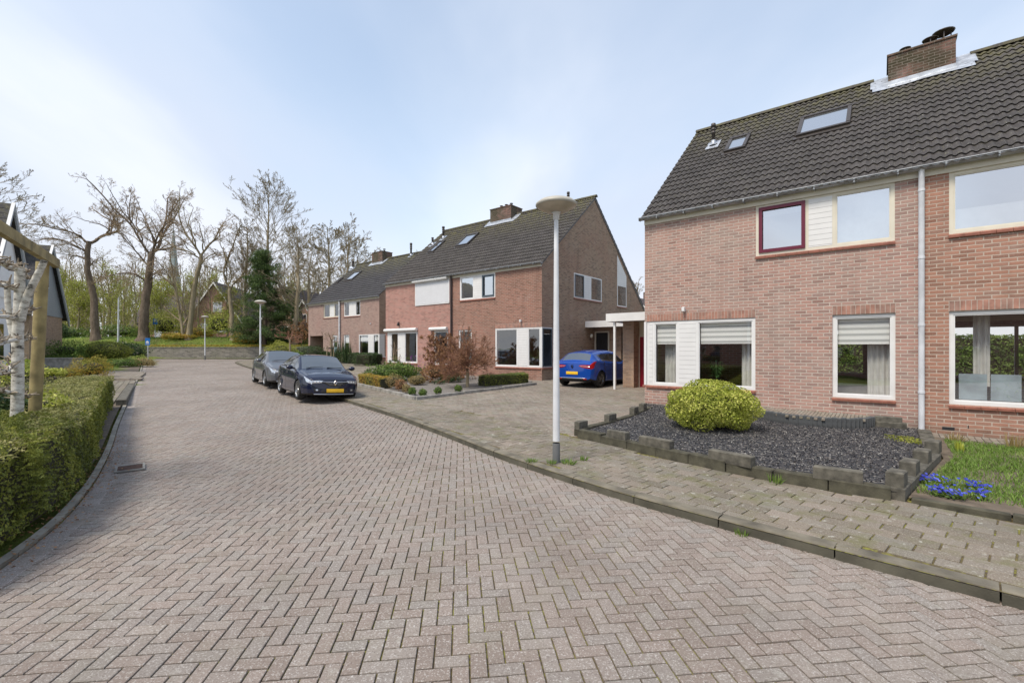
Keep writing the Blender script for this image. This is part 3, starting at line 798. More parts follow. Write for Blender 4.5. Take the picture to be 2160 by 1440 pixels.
def gutter(house, x0, x1, z, y=-0.13, r=0.07):
    mb = MB(); n = 8; v = []
    for x in (x0, x1):
        for k in range(n + 1):
            t = math.pi * k / n
            v.append((x, y + r * math.cos(t + math.pi) * 1.0, z - r * math.sin(t)))
        for k in range(n, -1, -1):
            t = math.pi * k / n
            v.append((x, y + (r - .008) * math.cos(t + math.pi), z - (r - .008) * math.sin(t)))
    q = 2 * (n + 1)
    mb.add(v, [(i, (i + 1) % q, q + (i + 1) % q, q + i) for i in range(q)] + [tuple(range(q))[::-1], tuple(range(q, 2 * q))])
    mb.box(x0, x0 + .006, y - r, y + r, z - r, z); mb.box(x1 - .006, x1, y - r, y + r, z - r, z)
    mb.tube([(x0, y - r, z + .002), (x1, y - r, z + .002)], 0.011, 6)
    gt = mb.build('gutter', M['zinc'], house)
    b = MB(); x = x0 + .5
    b.box(0, .03, y - r - .006, 0.0, z - r - .01, z - r); b.box(0, .03, y - r - .008, y - r + .001, z - r - .01, z + .008); b0 = b.build('gutter_bracket', M['zinc'], gt, (x, 0, 0))
    while x + .72 < x1:
        x += 0.72; link('gutter_bracket', b0.data, gt, (x, 0, 0))

M['soldier_a'] = flat('soldier brick', (.36, .19, .145), .9, .3, 7); M['soldier_b'] = flat('soldier brick dark', (.30, .18, .145), .9, .3, 7); M['mortar'] = flat('mortar', (.45, .39, .34), .95, .2, 9)
def shell(house, x0, x1, zeave, zfoot, fronts, holes, gmat='brick_gable', sback=11.5, notch=(None, None)):
    """front_wall per dwelling with real openings; gables with the asymmetric roof line; notch = corner window opening (depth, z0, z1)"""
    th = 0.3; zt = zeave - 0.13
    for i, (a, b, mt_) in enumerate(fronts):
        a2 = max(a, x0 + th); b2 = min(b, x1 - th); mb = MB()
        wall_cells(mb, a2, b2, zfoot, zt, th, holes)
        for h in holes:
            if len(h) > 4 and h[4] and a <= (h[0] + h[1]) / 2 <= b: lintel(mb, h[0], h[1], h[3], 0)
        mb.build('front_wall', [M[mt_], M['soldier_b'], M['mortar'], M['soldier_a']], house)
    zr = zeave + SL * 4.93 - 0.05; zb = zeave + SL * (2 * 4.93 - sback) - 0.05
    for k, x in enumerate((x0, x1)):
        nt = notch[k]
        poly = [(0.0, zfoot), (sback, zfoot), (sback, zb), (4.93, zr), (0.0, zeave - 0.05)]
        if nt: poly += [(0.0, nt[2]), (nt[0], nt[2]), (nt[0], nt[1]), (0.0, nt[1])]
        a, b = (x, x + th) if k == 0 else (x - th, x)
        mb = MB(); mb.prism(poly, 0, a, b)
        o = mb.build('gable_wall', [M[gmat], M[fronts[0 if k == 0 else -1][2]]], house)
        for p in o.data.polygons:
            if abs(p.center.y) < 1e-4: p.material_index = 1
    w = MB(); rz0, rz1 = zfoot + 1.0, zfoot + 2.9
    wall_cells(w, x0 + th, x1 - th, zfoot, zb, .3, [(x0 + .8, x0 + 4.6, rz0, rz1), (x1 - 4.6, x1 - .8, rz0, rz1)], y0=sback - .3); w.build('back_wall', M[gmat], house)
    for a in (x0 + .8, x1 - 4.6): f = MB(); f.box(a, a + 3.8, sback - .2, sback - .15, rz0, rz0 + .07); f.box(a, a + 3.8, sback - .2, sback - .15, rz1 - .07, rz1); f.box(a + 1.85, a + 1.95, sback - .2, sback - .15, rz0 + .07, rz1 - .07); f.build('rear_window', M['white'], house)
    u = MB(); u.add([(x0 + .01, 0.0, zeave - .06), (x1 - .01, 0, zeave - .06), (x1 - .01, 4.93, zr), (x0 + .01, 4.93, zr), (x1 - .01, sback, zb), (x0 + .01, sback, zb)], [(0, 1, 2, 3), (3, 2, 4, 5)])
    u.build('roof_underlay', M['black'], house)
    f = MB(); f.box(x0, x1, -0.035, -0.002, zeave - 0.27, zeave - 0.10); f.build('fascia', M['cream'], house)

def rooms(house, x0, x1, zf, zc, depth=4.2, mat='room', open_=False):
    mb = MB()
    if not open_: mb.box(x0 + .31, x1 - .31, depth, depth + .1, zf, zc)
    mb.box(x0 + .31, x1 - .31, 0.31, depth, zf - .1, zf); mb.box(x0 + .31, x1 - .31, 0.31, depth, zc, zc + .1)
    mb.build('interior_wall', M[mat], house)

def side_window(house, x, y0, y1, z0, z1, parts, frame='white', out=0.02, fw=0.06, glass='glass_d', sgn=1, sill=True):
    """window in a gable plane (constant x), facing +x when sgn=1"""
    mb = MB(); a, b = x - .05 * sgn, x + out * sgn
    mb.box(a, b, y0, y1, z1 - fw, z1); mb.box(a, b, y0, y1, z0, z0 + fw); mb.box(a, b, y0, y0 + fw, z0 + fw, z1 - fw); mb.box(a, b, y1 - fw, y1, z0 + fw, z1 - fw)
    for (p, q, k) in parts[:-1]: mb.box(a, b - .001, q - fw / 2, q + fw / 2, z0 + fw, z1 - fw)
    w = mb.build('window', M[frame], house)
    for p, q, k in parts:
        p2, q2 = (p + fw / 2 if p > y0 else p + fw), (q - fw / 2 if q < y1 else q - fw)
        if k == 'siding': MB().box(a, b - .006 * sgn, p2, q2, z0 + fw, z1 - fw).build('panel', M['siding'], w); continue
        if k == 'blueframe':
            s = MB(); e = .05; c, d = b, b + .02 * sgn
            s.box(c, d, p2, q2, z1 - fw - e, z1 - fw); s.box(c, d, p2, q2, z0 + fw, z0 + fw + e); s.box(c, d, p2, p2 + e, z0 + fw + e, z1 - fw - e); s.box(c, d, q2 - e, q2, z0 + fw + e, z1 - fw - e)
            s.build('sash', M[k], w)
        MB().box(a, b - .02 * sgn, p2, q2, z0 + fw, z1 - fw).build('pane', M[glass], w)
    if sill: MB().box(x - .02 * sgn, x + .06 * sgn, y0 - .01, y1 + .01, z0 - .06, z0 - .002).build('sill', M['sill'], w)
    return w

def back_roof(house, x0, x1, zeave, mat, sback=11.6):
    return roof_surface('roof', x0, x1, zeave, house, mat, flatt=True, back=True, seval=sback)

def downpipe(house, x, z0, z1, mat, r=0.05):
    mb = MB(); mb.tube([(x, -0.13, z1 + .12), (x, -0.12, z1 + .03), (x, -r - .03, z1 - .12), (x, -r - .03, z0)], r, 12)
    for z in np.arange(z0 + .9, z1 - .3, 1.35): mb.tube([(x, -r - .03, float(z)), (x, -r - .03, float(z) + .05)], r + .008, 12)
    d = mb.build('downpipe', M[mat], house); return d

# --- house A: the near brick pair on the right
def near_pair():
    H = thing('brick_house', 'nearest brick house on the right, with dark roof and chimney, behind the gravel bed', 'house', (3.728, 12.98, 0), HR)
    ze = 5.47
    holes = [(0.06, 2.80, 0.74, 2.50, 1), (4.34, 5.42, 0.68, 2.49, 1), (2.81, 5.41, 3.99, 5.21, 0), (6.23, 8.90, 0.66, 2.48, 1), (6.23, 8.83, 3.99, 5.21, 0), (9.5, 11.5, 0.7, 2.5, 1)]
    shell(H, 0, 11.6, ze, -0.3, [(0, 5.80, 'brick_near'), (5.80, 11.6, 'brick_side')], holes, notch=((0.85, 0.74, 2.5), None))
    rooms(H, 0, 11.6, 0.15, 2.75, 11.15, open_=True); MB().box(.31, 3.9, 4.2, 4.3, .15, 2.75).build('interior_wall', M['brick_side'], H); MB().box(5.75, 5.85, .31, 11.1, .15, 2.75).build('party_wall', M['room'], H); rooms(H, 0, 11.6, 2.95, 5.34, 3.0, 'room')
    window(H, 'corner', 0.06, 2.80, 0.74, 2.50, parts=[(0.06, 0.25, 'siding'), (0.25, 0.92, 'pane'), (0.92, 1.42, 'siding'), (1.42, 2.80, 'pane')], blind=0.56, recess=0.07)
    window(H, 'low', 4.34, 5.42, 0.68, 2.49, blind=0.58)
    window(H, 'up', 2.81, 5.41, 3.99, 5.21, frame='cream', parts=[(2.81, 3.86, 'redframe'), (3.86, 4.37, 'siding'), (4.37, 5.41, 'pane')], glass='glass_up', recess=0.06)
    window(H, 'low', 6.23, 8.90, 0.66, 2.48, parts=[(6.23, 7.9, 'pane'), (7.9, 8.90, 'pane')])
    window(H, 'up', 6.23, 8.83, 3.99, 5.21, frame='cream', parts=[(6.23, 7.9, 'pane'), (7.9, 8.83, 'siding')], glass='glass_up', recess=0.06)
    window(H, 'low', 9.5, 11.5, 0.7, 2.5)
    side_window(H, 0, 0.0, 0.85, 0.74, 2.50, [(0.0, 0.85, 'pane')], sgn=-1)
    roof_surface('roof', -0.06, 11.66, ze, H, M['roof']); back_roof(H, -0.06, 11.66, ze, M['roof_flat'])
    
    for a, b in ((-.08, 5.02), (7.05, 11.68)): rt = MB(); ridge_tiles(rt, a, b, ze + SL * 4.93 + .03); rt.build('ridge', M['roof'], H)
    gutter(H, -0.10, 11.7, ze - 0.09)
    downpipe(H, 5.82, -0.05, ze - .2, 'pvc')
    skylight(H, 3.34, 4.55, 2.49, 3.58, ze); skylight(H, 1.43, 2.03, 2.62, 3.43, ze)
    vent_pipe(H, 0.90, 3.45, ze, 0.72, 0.055)
    chimney(H, 5.34, 6.72, 4.30, 5.4, 8.9, 10.0, ze, [(5.72, .12), (6.25, .16), (6.52, .22)])
    # white verge along the hidden gable, ventilation slots at the foot of the wall
    for x, z, w_ in ((3.45, .22, .09), (5.5, .19, .09), (6.22, .18, .09), (3.25, .3, .008), (4.29, .27, .008), (5.33, .25, .008), (6.5, .24, .008)): MB().box(x - w_, x + w_, -.004, .01, z - .03, z + .027).build('air_brick', M['black'], H)
    s = MB(); s.box(1.07, 1.13, -.05, 0, 2.74, 2.80); s.prism([(-.13, 2.74), (-.05, 2.72), (-.04, 2.86), (-.13, 2.84)], 0, 1.065, 1.135); s.build('sensor_lamp', M['white'], H)
    # curtains and frosted film
    def drape(a, b, z0, z1, y=0.36):
        c = MB(); n = int((b - a) / .02); vs = [(a + (b - a) * i / n, y + .035 * math.sin(i * 1.3) + .01 * math.sin(i * .37), z) for z in (z0, z1) for i in range(n + 1)]
        c.add(vs, [(i, i + 1, n + 2 + i, n + 1 + i) for i in range(n)], smooth=True); c.build('curtain', M['curtain'], H)
    drape(0.45, 0.8, .3, 2.6); drape(2.42, 2.85, .3, 2.6); drape(4.95, 5.35, .3, 2.6); drape(6.62, 6.86, 1.0, 2.55, .5); drape(8.4, 8.9, .3, 2.6)
    for a, b in ((6.38, 6.77), (6.82, 7.22), (7.28, 7.7)): MB().box(a, b, .118, .12, .76, 1.26).build('window_film', M['film'], H)
    # upper rooms: white lower net in the neighbour's window, pale blinds
    MB().box(6.32, 8.0, .2, .204, 4.0, 4.50).build('blind', M['curtain'], H)
    MB().box(2.95, 3.75, .2, .204, 4.95, 5.15).build('blind', M['curtain'], H); MB().box(4.42, 5.35, .2, .204, 4.05, 5.15).build('blind', M['curtain'], H)
    return H
M['film'] = flat('frosted film', (0.30, 0.36, 0.40), 0.5, 0.2, 5)
house_a = near_pair()

def potted_plant():
    t = thing('potted_plant', 'leafy green house plant behind the wide corner window of the near house', 'plant')
    t.location = (3.728 + .781 * 1.75 + .6245 * .62, 12.98 - .6245 * 1.75 + .781 * .62, 0.72)
    mb = MB(); mb.lathe([(.07, 0), (.11, .2), (.12, .22), (.10, .22), (.09, .18)], 14); mb.build('pot', M['black'], t)
    l = MB()
    for k in range(46):
        a = random.uniform(0, 6.28); r = random.uniform(.12, .34); h = random.uniform(.3, .75); w = .03
        p0 = Vector((0, 0, .2)); p1 = Vector((math.cos(a) * r * .5, math.sin(a) * r * .5, h)); p2 = Vector((math.cos(a) * r, math.sin(a) * r, h * .85)); sd_ = Vector((-math.sin(a), math.cos(a), 0)) * w
        l.add([p0, p1 - sd_, p1 + sd_, p2], [(0, 1, 3, 2)])
    l.build('leaves', M['plantleaf'], t)
M['plantleaf'] = flat('house plant leaf', (0.05, 0.12, 0.035), 0.4, 0.4, 8)
potted_plant()
def sofa():
    t = thing('sofa', 'pale sofa seen low behind the single window of the near house', 'sofa', (3.728 + .781 * 4.85 + .6245 * 1.0, 12.98 - .6245 * 4.85 + .781 * 1.0, 0.15), HR)
    a = MB(); a.bbox(-1.0, .9, -.1, .2, .1, .78, .05); a.build('backrest', M['curtain'], t)
    b = MB(); b.bbox(-1.0, .9, .2, .95, .1, .45, .05); b.build('seat', M['curtain'], t)
    c = MB(); c.bbox(-1.2, -1.0, -.1, .95, .05, .62, .05); c.build('armrest', M['curtain'], t)
    c = MB(); c.bbox(.9, 1.1, -.1, .95, .05, .62, .05); c.build('armrest', M['curtain'], t)
sofa()
def wreath():
    t = MB()
    for k in range(140):
        a = random.uniform(0, 6.28); r = random.gauss(.24, .05); p = Vector((r * math.cos(a), random.uniform(-.04, .03), r * math.sin(a))); q = p + Vector((random.uniform(-.09, .09), random.uniform(-.03, .03), random.uniform(-.09, .09)))
        t.tube([p, q], .008, 4)
    o = t.build('twig_wreath', M['twig'], None, (3.728 + .781 * 2.9 + .6245 * 4.1, 12.98 - .6245 * 2.9 + .781 * 4.1, 1.75), HR)
    tag(o, 'round twig wreath hanging on the inner wall of the near house', 'wreath')
wreath()

def mid_pair():
    H = thing('brick_house', 'middle pair of brick houses with brown gable and white roller shutters, behind the round tree', 'house', (63 / 975 * 21, 21, 0), HR)
    ze = 5.77; w = 11.62
    holes = [(-2.79, -0.06, 0.89, 2.74, 1), (-5.35, -4.40, 0.85, 2.74, 1), (-5.23, -2.79, 4.29, 5.50, 0), (-7.28, -6.14, 0.88, 2.74, 1), (-11.44, -8.66, 0.93, 2.74, 1), (-8.76, -6.06, 4.26, 5.50, 0)]
    shell(H, -w, 0, ze, -0.3, [(-w, -5.81, 'brick_pink'), (-5.81, 0, 'brick_mid')], holes, notch=(None, (0.85, 0.89, 2.74)))
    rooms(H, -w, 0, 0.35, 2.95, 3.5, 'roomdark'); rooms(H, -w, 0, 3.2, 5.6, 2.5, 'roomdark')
    window(H, 'low', -2.79, -0.06, 0.89, 2.74, parts=[(-2.79, -1.42, 'pane'), (-1.42, -.8, 'siding'), (-.8, -.06, 'pane')], recess=.06)
    side_window(H, 0, 0.0, 0.85, 0.89, 2.74, [(0.0, 0.85, 'blueframe')], out=.01, fw=.05)
    window(H, 'low', -5.35, -4.40, 0.85, 2.74)
    window(H, 'up', -5.23, -2.79, 4.29, 5.50, parts=[(-5.23, -4.25, 'pane'), (-4.25, -3.68, 'siding'), (-3.68, -2.79, 'blueframe')], glass='glass_up', recess=.05)
    window(H, 'low', -7.28, -6.14, 0.88, 2.74)
    window(H, 'low', -11.44, -8.66, 0.93, 2.74, parts=[(-11.44, -11.1, 'siding'), (-11.1, -10.4, 'pane'), (-10.4, -9.8, 'siding'), (-9.8, -8.66, 'pane')], recess=.05)
    sh = MB(); sh.box(-8.76, -6.06, -.03, .03, 4.26, 5.50); s_ = sh.build('roller_shutter', M['shutter'], H)
    for a, b, z in ((-8.93, -6.08, 5.57), (-11.60, -8.62, 2.86), (-7.5, -6.12, 2.84)):
        c = MB(); c.tube([(a, -.10, z), (b, -.10, z)], .095, 14); c.build('shutter_box', M['white'], H)
    c = MB(); c.box(-8.82, -8.76, -.04, .0, 4.22, 5.5); c.box(-6.06, -6.0, -.04, .0, 4.22, 5.5); c.box(-8.82, -6.0, -.04, 0.0, 4.2, 4.25); c.build('shutter_rail', M['white'], H)
    # gable side
    side_window(H, 0, 2.79, 5.71, 4.32, 5.57, [(2.79, 3.78, 'blueframe'), (3.78, 4.52, 'siding'), (4.52, 5.71, 'pane')])
    side_window(H, 0, 7.65, 8.88, 4.24, 5.50, [(7.65, 8.88, 'pane')])
    tr = MB(); tr.prism([(7.65, 5.50), (8.88, 5.50), (8.88, 6.10), (7.65, 7.2)], 0, -.02, .016); tr.build('panel', M['siding'], H)
    roof_surface('roof', -w - .05, 0.12, ze, H, M['roof']); back_roof(H, -w - .05, 0.12, ze, M['roof_flat'])
    
    for a, b in ((-w - .05, -6.95), (-5.25, .13)): rt = MB(); ridge_tiles(rt, a, b, ze + SL * 4.93 + .03); rt.build('ridge', M['roof'], H)
    vg = MB()
    for s0, s1 in ((-.1, 4.93),): vg.add([(.02, s0, ze + SL * s0 - .02), (.02, s1, ze + SL * s1 - .02), (.02, s1, ze + SL * s1 - .17), (.02, s0, ze + SL * s0 - .17)], [(0, 1, 2, 3)])
    vg.add([(.03, 4.93, ze + SL * 4.93 - .02), (.03, 11.6, ze - SL * 1.74 - .02), (.03, 11.6, ze - SL * 1.74 - .17), (.03, 4.93, ze + SL * 4.93 - .17)], [(0, 1, 2, 3)])
    vg.build('verge_board', M['darkmetal'], H)
    gutter(H, -w - .05, .08, ze - .09)
    downpipe(H, -5.82, .2, ze - .2, 'darkpipe')
    skylight(H, -8.15, -7.1, 2.52, 3.56, ze); skylight(H, -10.55, -10.0, 2.45, 3.5, ze)
    vent_pipe(H, -10.75, 3.95, ze, .8, .07); vent_pipe(H, -11.2, 3.4, ze, .5, .06); vent_pipe(H, -1.44, 4.6, ze, .75, .06)
    chimney(H, -6.95, -5.3, 4.35, 5.45, 9.2, 10.4, ze, [(-6.5, .1), (-6.1, .1), (-5.7, .1)])
    s = MB(); s.box(-1.22, -1.14, -.1, 0, 3.02, 3.12); s.box(-1.2, -1.16, -.13, -.1, 3.0, 3.06); s.build('sensor_lamp', M['white'], H)
    s = MB(); s.lathe([(.001, 3.1), (.07, 3.12), (.06, 3.26), (.03, 3.3), (.03, 3.34)], 8, c=(-10.29, -.09, 0)); s.box(-10.31, -10.27, -.09, 0, 3.3, 3.34); s.build('wall_lamp', M['black'], H)
    s = MB(); s.tube([(0, 4.3, 2.3), (.14, 4.3, 2.25), (.16, 4.3, 2.35)], .012, 6); s.build('wall_lamp', M['black'], H)
    s2 = MB(); s2.lathe([(.001, 2.32), (.05, 2.34), (.085, 2.42), (.07, 2.5), (.001, 2.54)], 10, c=(.17, 4.3, 0)); s2.build('wall_lamp_globe', M['cream'], H)
    # porch beside the gable: front wall set back, black front door, canopy
    p = MB(); p.box(0.003, .05, 4.9, 5.1, .2, 2.9); p.box(.9, 1.55, 4.9, 5.2, .1, 2.95); p.box(.05, .9, 4.9, 5.1, 2.68, 2.95); p.box(1.55, 4.2, 5.0, 5.2, 2.62, 2.95); p.box(4.2, 6.6, 4.9, 5.2, .1, 2.95); p.build('porch_wall', M['brick_yellow'], H)
    f = MB(); f.box(.05, .12, 4.85, 4.95, .2, 2.68); f.box(.83, .9, 4.85, 4.95, .2, 2.68); f.box(.12, .83, 4.85, 4.95, 2.61, 2.68); d = f.build('door_frame', M['cream'], H)
    f = MB(); f.box(.12, .83, 4.9, 4.94, .2, 2.61); f.box(.35, .42, 4.885, 4.9, .5, 2.2); f.box(.53, .60, 4.885, 4.9, .5, 2.2); f.build('door', M['black'], d)
    f = MB(); f.box(1.6, 4.15, 5.0, 5.04, .2, 2.6)
    for x in np.arange(1.8, 4.1, .22): f.box(float(x), float(x) + .012, 4.992, 5.0, .22, 2.58)
    f.build('garage_door', M['navy'], H)
    f = MB(); f.box(0.01, 4.6, 3.95, 9.0, 2.92, 2.96); f.box(0.01, 4.6, 3.9, 3.95, 2.86, 3.18); f.box(4.55, 4.6, 3.95, 9.0, 2.86, 3.18); f.build('canopy', M['white'], H)
    f = MB(); f.box(0.01, 4.56, 3.94, 9.0, 3.1, 3.13); f.build('canopy_roof', M['bitumen'], H)
    return H
M['navy'] = flat('navy paint', (0.012, 0.02, 0.045), 0.4, 0.1)
house_b = mid_pair()

def far_pair():
    H = thing('brick_house', 'farthest pair of greyish pink brick houses, with an air conditioner on its gable', 'house', (-280 / 975 * 35, 35, 0), HR)
    ze = 5.86; w = 10.6
    holes = [(-8.03, -5.62, 4.42, 5.60, 0), (-4.84, -2.50, 4.40, 5.60, 0), (-10.4, -8.08, .5, 2.90, 0), (-6.57, -5.80, .55, 2.90, 0), (-4.88, -4.06, 1.25, 2.90, 0), (-2.67, -.05, 1.10, 2.88, 0)]
    shell(H, -w, 0, ze, 0.1, [(-w, -5.4, 'brick_far'), (-5.4, 0, 'brick_far')], holes, notch=(None, (1.2, 1.1, 2.88)))
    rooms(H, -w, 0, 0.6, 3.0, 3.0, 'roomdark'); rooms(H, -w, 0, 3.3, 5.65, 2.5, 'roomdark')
    window(H, 'up', -8.03, -5.62, 4.42, 5.60, frame='cream', parts=[(-8.03, -7.05, 'pane'), (-7.05, -6.33, 'siding'), (-6.33, -5.62, 'pane')])
    window(H, 'up', -4.84, -2.50, 4.40, 5.60, parts=[(-4.84, -4.1, 'pane'), (-4.1, -3.19, 'siding'), (-3.19, -2.5, 'pane')])
    window(H, 'low', -4.88, -4.06, 1.25, 2.90, blind=.6, sill=False); window(H, 'low', -2.67, -.05, 1.10, 2.88, parts=[(-2.67, -1.38, 'pane'), (-1.38, -.75, 'siding'), (-.75, -.05, 'pane')], recess=.05, blind=.45)
    side_window(H, 0, 0, 1.2, 1.1, 2.88, [(0, .45, 'siding'), (.45, 1.2, 'pane')], out=.01)
    f = MB(); f.box(-6.57, -6.47, .04, .14, .55, 2.9); f.box(-5.9, -5.8, .04, .14, .55, 2.9); f.box(-6.47, -5.9, .04, .14, 2.78, 2.9); d = f.build('door_frame', M['white'], H)
    f = MB(); f.box(-6.47, -5.9, .08, .12, .55, 1.9); f.build('door', flat('pale blue paint', (.30, .42, .45), .5), d)
    MB().box(-6.47, -5.9, .09, .11, 1.9, 2.78).build('pane', M['glass_d'], d)
    f = MB(); f.box(-10.4, -8.08, 1.5, 1.55, .5, 2.9); f.build('porch_glazing', M['glass_d'], H)
    roof_surface('roof', -w - .05, 0.1, ze, H, M['roof_flat'], flatt=True); back_roof(H, -w - .05, .1, ze, M['roof_flat'])
    rt = MB(); ridge_tiles(rt, -w - .05, .1, ze + SL * 4.93 + .03); rt.build('ridge', M['roof_flat'], H)
    gutter(H, -w - .05, .08, ze - .09); downpipe(H, -5.35, .4, ze - .2, 'pvc', .07)
    skylight(H, -8.75, -7.55, 2.5, 3.55, ze); skylight(H, -10.2, -9.75, 2.4, 3.0, ze)
    vent_pipe(H, -10.3, 4.3, ze, .8, .08); vent_pipe(H, -2.0, 4.65, ze, 1.1, .08)
    chimney(H, -7.35, -5.75, 4.4, 5.5, 9.4, 10.68, ze, [(-6.8, .1), (-6.2, .12)])
    a = MB(); a.bbox(.03, .33, 1.3, 2.15, 4.45, 5.05, .02); ac = a.build('air_conditioner', M['white'], H)
    q = MB(); q.lathe([(.001, .336), (.22, .336), (.24, .345), (.25, .332)], 16, axis=0, c=(0, 1.65, 4.75)); q.build('fan_grille', M['concrete'], ac)
    s = MB(); s.box(-1.1, -1.04, -.08, 0, 3.65, 3.75); s.build('sensor_lamp', M['white'], H)
    return H
house_c = far_pair()

# carport and garage front between the near and middle houses
def garage():
    G_ = thing('garage', 'low garage with red door, brick pier and white flat carport roof beside the near house', 'garage', (3.728, 12.98, 0), HR)
    mb = MB(); mb.box(-2.75, -2.30, 4.45, 4.95, 0.0, 2.82); mb.build('pier', M['brick_yellow'], G_)
    mb = MB(); mb.box(-2.7, -2.32, 4.95, 11, 0.0, 2.82); mb.box(-2.3, -.02, 10.8, 11, 0.0, 2.82); mb.build('side_wall', M['brick_yellow'], G_)
    mb = MB(); mb.box(-2.298, -.01, 4.97, 5.05, 2.22, 2.82); mb.build('front_panel', M['cream'], G_)
    mb = MB(); mb.box(-2.298, -2.27, 4.93, 5.02, 0.1, 2.22); mb.box(-.1, -.01, 4.93, 5.02, .1, 2.22); fr = mb.build('door_frame', M['cream'], G_)
    mb = MB(); mb.box(-2.27, -.1, 4.98, 5.02, .1, 2.22)
    for i in range(6):
        z = .14 + i * .345
        for j in range(4): mb.bbox(-2.18 + j * .52, -1.72 + j * .52, 4.965, 4.98, z, z + .29, .012)
    mb.build('garage_door', M['reddoor'], G_)
    mb = MB(); mb.box(-3.0, -.01, 3.5, 3.56, 2.78, 3.08); mb.box(-3.0, -2.94, 3.56, 11.1, 2.78, 3.08); mb.build('fascia', M['white'], G_)
    mb = MB(); mb.box(-2.94, -.01, 3.56, 11.1, 2.83, 2.9); mb.build('ceiling', M['white'], G_)
    mb = MB(); mb.box(-2.97, -.01, 3.53, 11.1, 3.0, 3.03); mb.build('roof', M['bitumen'], G_)
    mb = MB(); mb.box(-2.74, -2.66, 3.60, 3.68, -.02, 2.84); mb.build('post', M['white'], G_)
M['reddoor'] = flat('garage red paint', (0.30, 0.012, 0.03), 0.4, 0.12)
garage()

# ------------------------------------------------------------------ foliage and tree builders
def rand_dirs(n, up=0.0):
    v = RNG.normal(size=(n, 3)); v[:, 2] += up
    return v / np.linalg.norm(v, axis=1)[:, None]
def leaf_quads(C, size, N=None, spread=0.8, aspect=0.55, rnd=None):
    """rhombic leaves with a slight fold: centres C, facing N jittered"""
    n = len(C); D = rand_dirs(n)
    if N is not None:
        Nn = N + D * spread; Nn /= np.linalg.norm(Nn, axis=1)[:, None]
    else: Nn = D
    T = np.cross(Nn, rand_dirs(n)); T /= np.linalg.norm(T, axis=1)[:, None] + 1e-9
    B = np.cross(Nn, T); s = (size * RNG.uniform(0.6, 1.3, n))[:, None]
    V = np.stack([C - T * s, C - B * s * aspect + Nn * s * .12, C + T * s, C + B * s * aspect + Nn * s * .12], 1).reshape(-1, 3)
    F = np.arange(n * 4).reshape(n, 4)
    r = RNG.random(n) if rnd is None else np.clip(rnd, 0, 1)
    return V, F, np.repeat(r, 4)
def join(parts):
    Vs, Fs, Rs, Ms = [], [], [], []; b = 0
    for (V, F, r, m) in parts:
        Vs.append(V); Fs.append(F + b); Rs.append(r); Ms.append(np.full(len(F), m)); b += len(V)
    return np.concatenate(Vs), np.concatenate(Fs), np.concatenate(Rs), np.concatenate(Ms)
def ellipsoid(rx, ry, rz, n=24, bump=0.08, z0=0.0, flat=1.0):
    V = []; 
    for i in range(n // 2 + 1):
        p = math.pi * i / (n // 2)
        for k in range(n):
            t = 2 * math.pi * k / n
            q = np.array([math.sin(p) * math.cos(t), math.sin(p) * math.sin(t), math.cos(p)])
            f = 1 + bump * math.sin(3 * q[0] + 2 * q[1] * 2 + 1) * math.cos(4 * q[2] + q[1] * 3)
            V.append((q[0] * rx * f, q[1] * ry * f, z0 + q[2] * rz * f))
    F = [(i * n + k, i * n + (k + 1) % n, (i + 1) * n + (k + 1) % n, (i + 1) * n + k) for i in range(n // 2) for k in range(n)]
    return np.array(V), np.array(F)
def bush(name, label, cat, loc, r, leafmat, n=4000, size=0.03, shell=0.25, bump=0.1, group=None, box=0.0, spread=0.9, rz=0.0, lobes=None, up=0.0, hue=None):
    """dense shrub: leaves through an uneven shell around a twiggy core. r=(rx,ry,rz); the base stands on the ground"""
    D = rand_dirs(n); D = D[D[:, 2] > -0.75]
    if box: # towards a clipped block
        P = np.sign(D) * np.abs(D) ** (1 - box); P /= np.maximum(np.abs(P).max(1), np.linalg.norm(P, axis=1) * 0.62)[:, None]
    else: P = D.copy()
    ph = RNG.uniform(0, 6.28, 6)
    f = 1 + bump * (np.sin(5 * D[:, 0] + ph[0]) * np.sin(4 * D[:, 1] + ph[1]) + np.sin(7 * D[:, 2] + 6 * D[:, 0] + ph[2]) * 0.6 + np.sin(13 * D[:, 1] + 11 * D[:, 2] + ph[3]) * 0.4)
    f *= 1 - shell * RNG.random(len(D)) ** 2
    R3 = np.array(r); C = P * f[:, None] * R3; C[:, 2] += R3[2] * 0.92
    C[:, 2] = np.maximum(C[:, 2], 0.01)
    tone = 0.5 + 0.3 * RNG.normal(size=len(D)) + 0.22 * np.sin(6 * D[:, 0] + ph[4]) * np.sin(5 * D[:, 1] + 4 * D[:, 2] + ph[5])
    V, F, rr = leaf_quads(C, size, D, spread, 0.5, tone)
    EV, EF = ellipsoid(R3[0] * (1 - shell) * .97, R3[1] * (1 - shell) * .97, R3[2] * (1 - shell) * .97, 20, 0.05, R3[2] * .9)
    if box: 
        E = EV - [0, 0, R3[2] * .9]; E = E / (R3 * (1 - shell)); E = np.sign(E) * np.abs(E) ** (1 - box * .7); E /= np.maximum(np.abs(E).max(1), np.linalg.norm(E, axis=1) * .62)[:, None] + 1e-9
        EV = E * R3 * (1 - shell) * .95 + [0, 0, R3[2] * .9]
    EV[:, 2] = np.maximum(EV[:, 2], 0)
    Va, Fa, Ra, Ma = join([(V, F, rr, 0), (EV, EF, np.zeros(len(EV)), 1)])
    t = thing(name, label, cat, loc, rz, group)
    link('foliage', np_mesh('foliage', Va, Fa, [M[leafmat], M['core']], Ma, rnd=Ra), t)
    return t

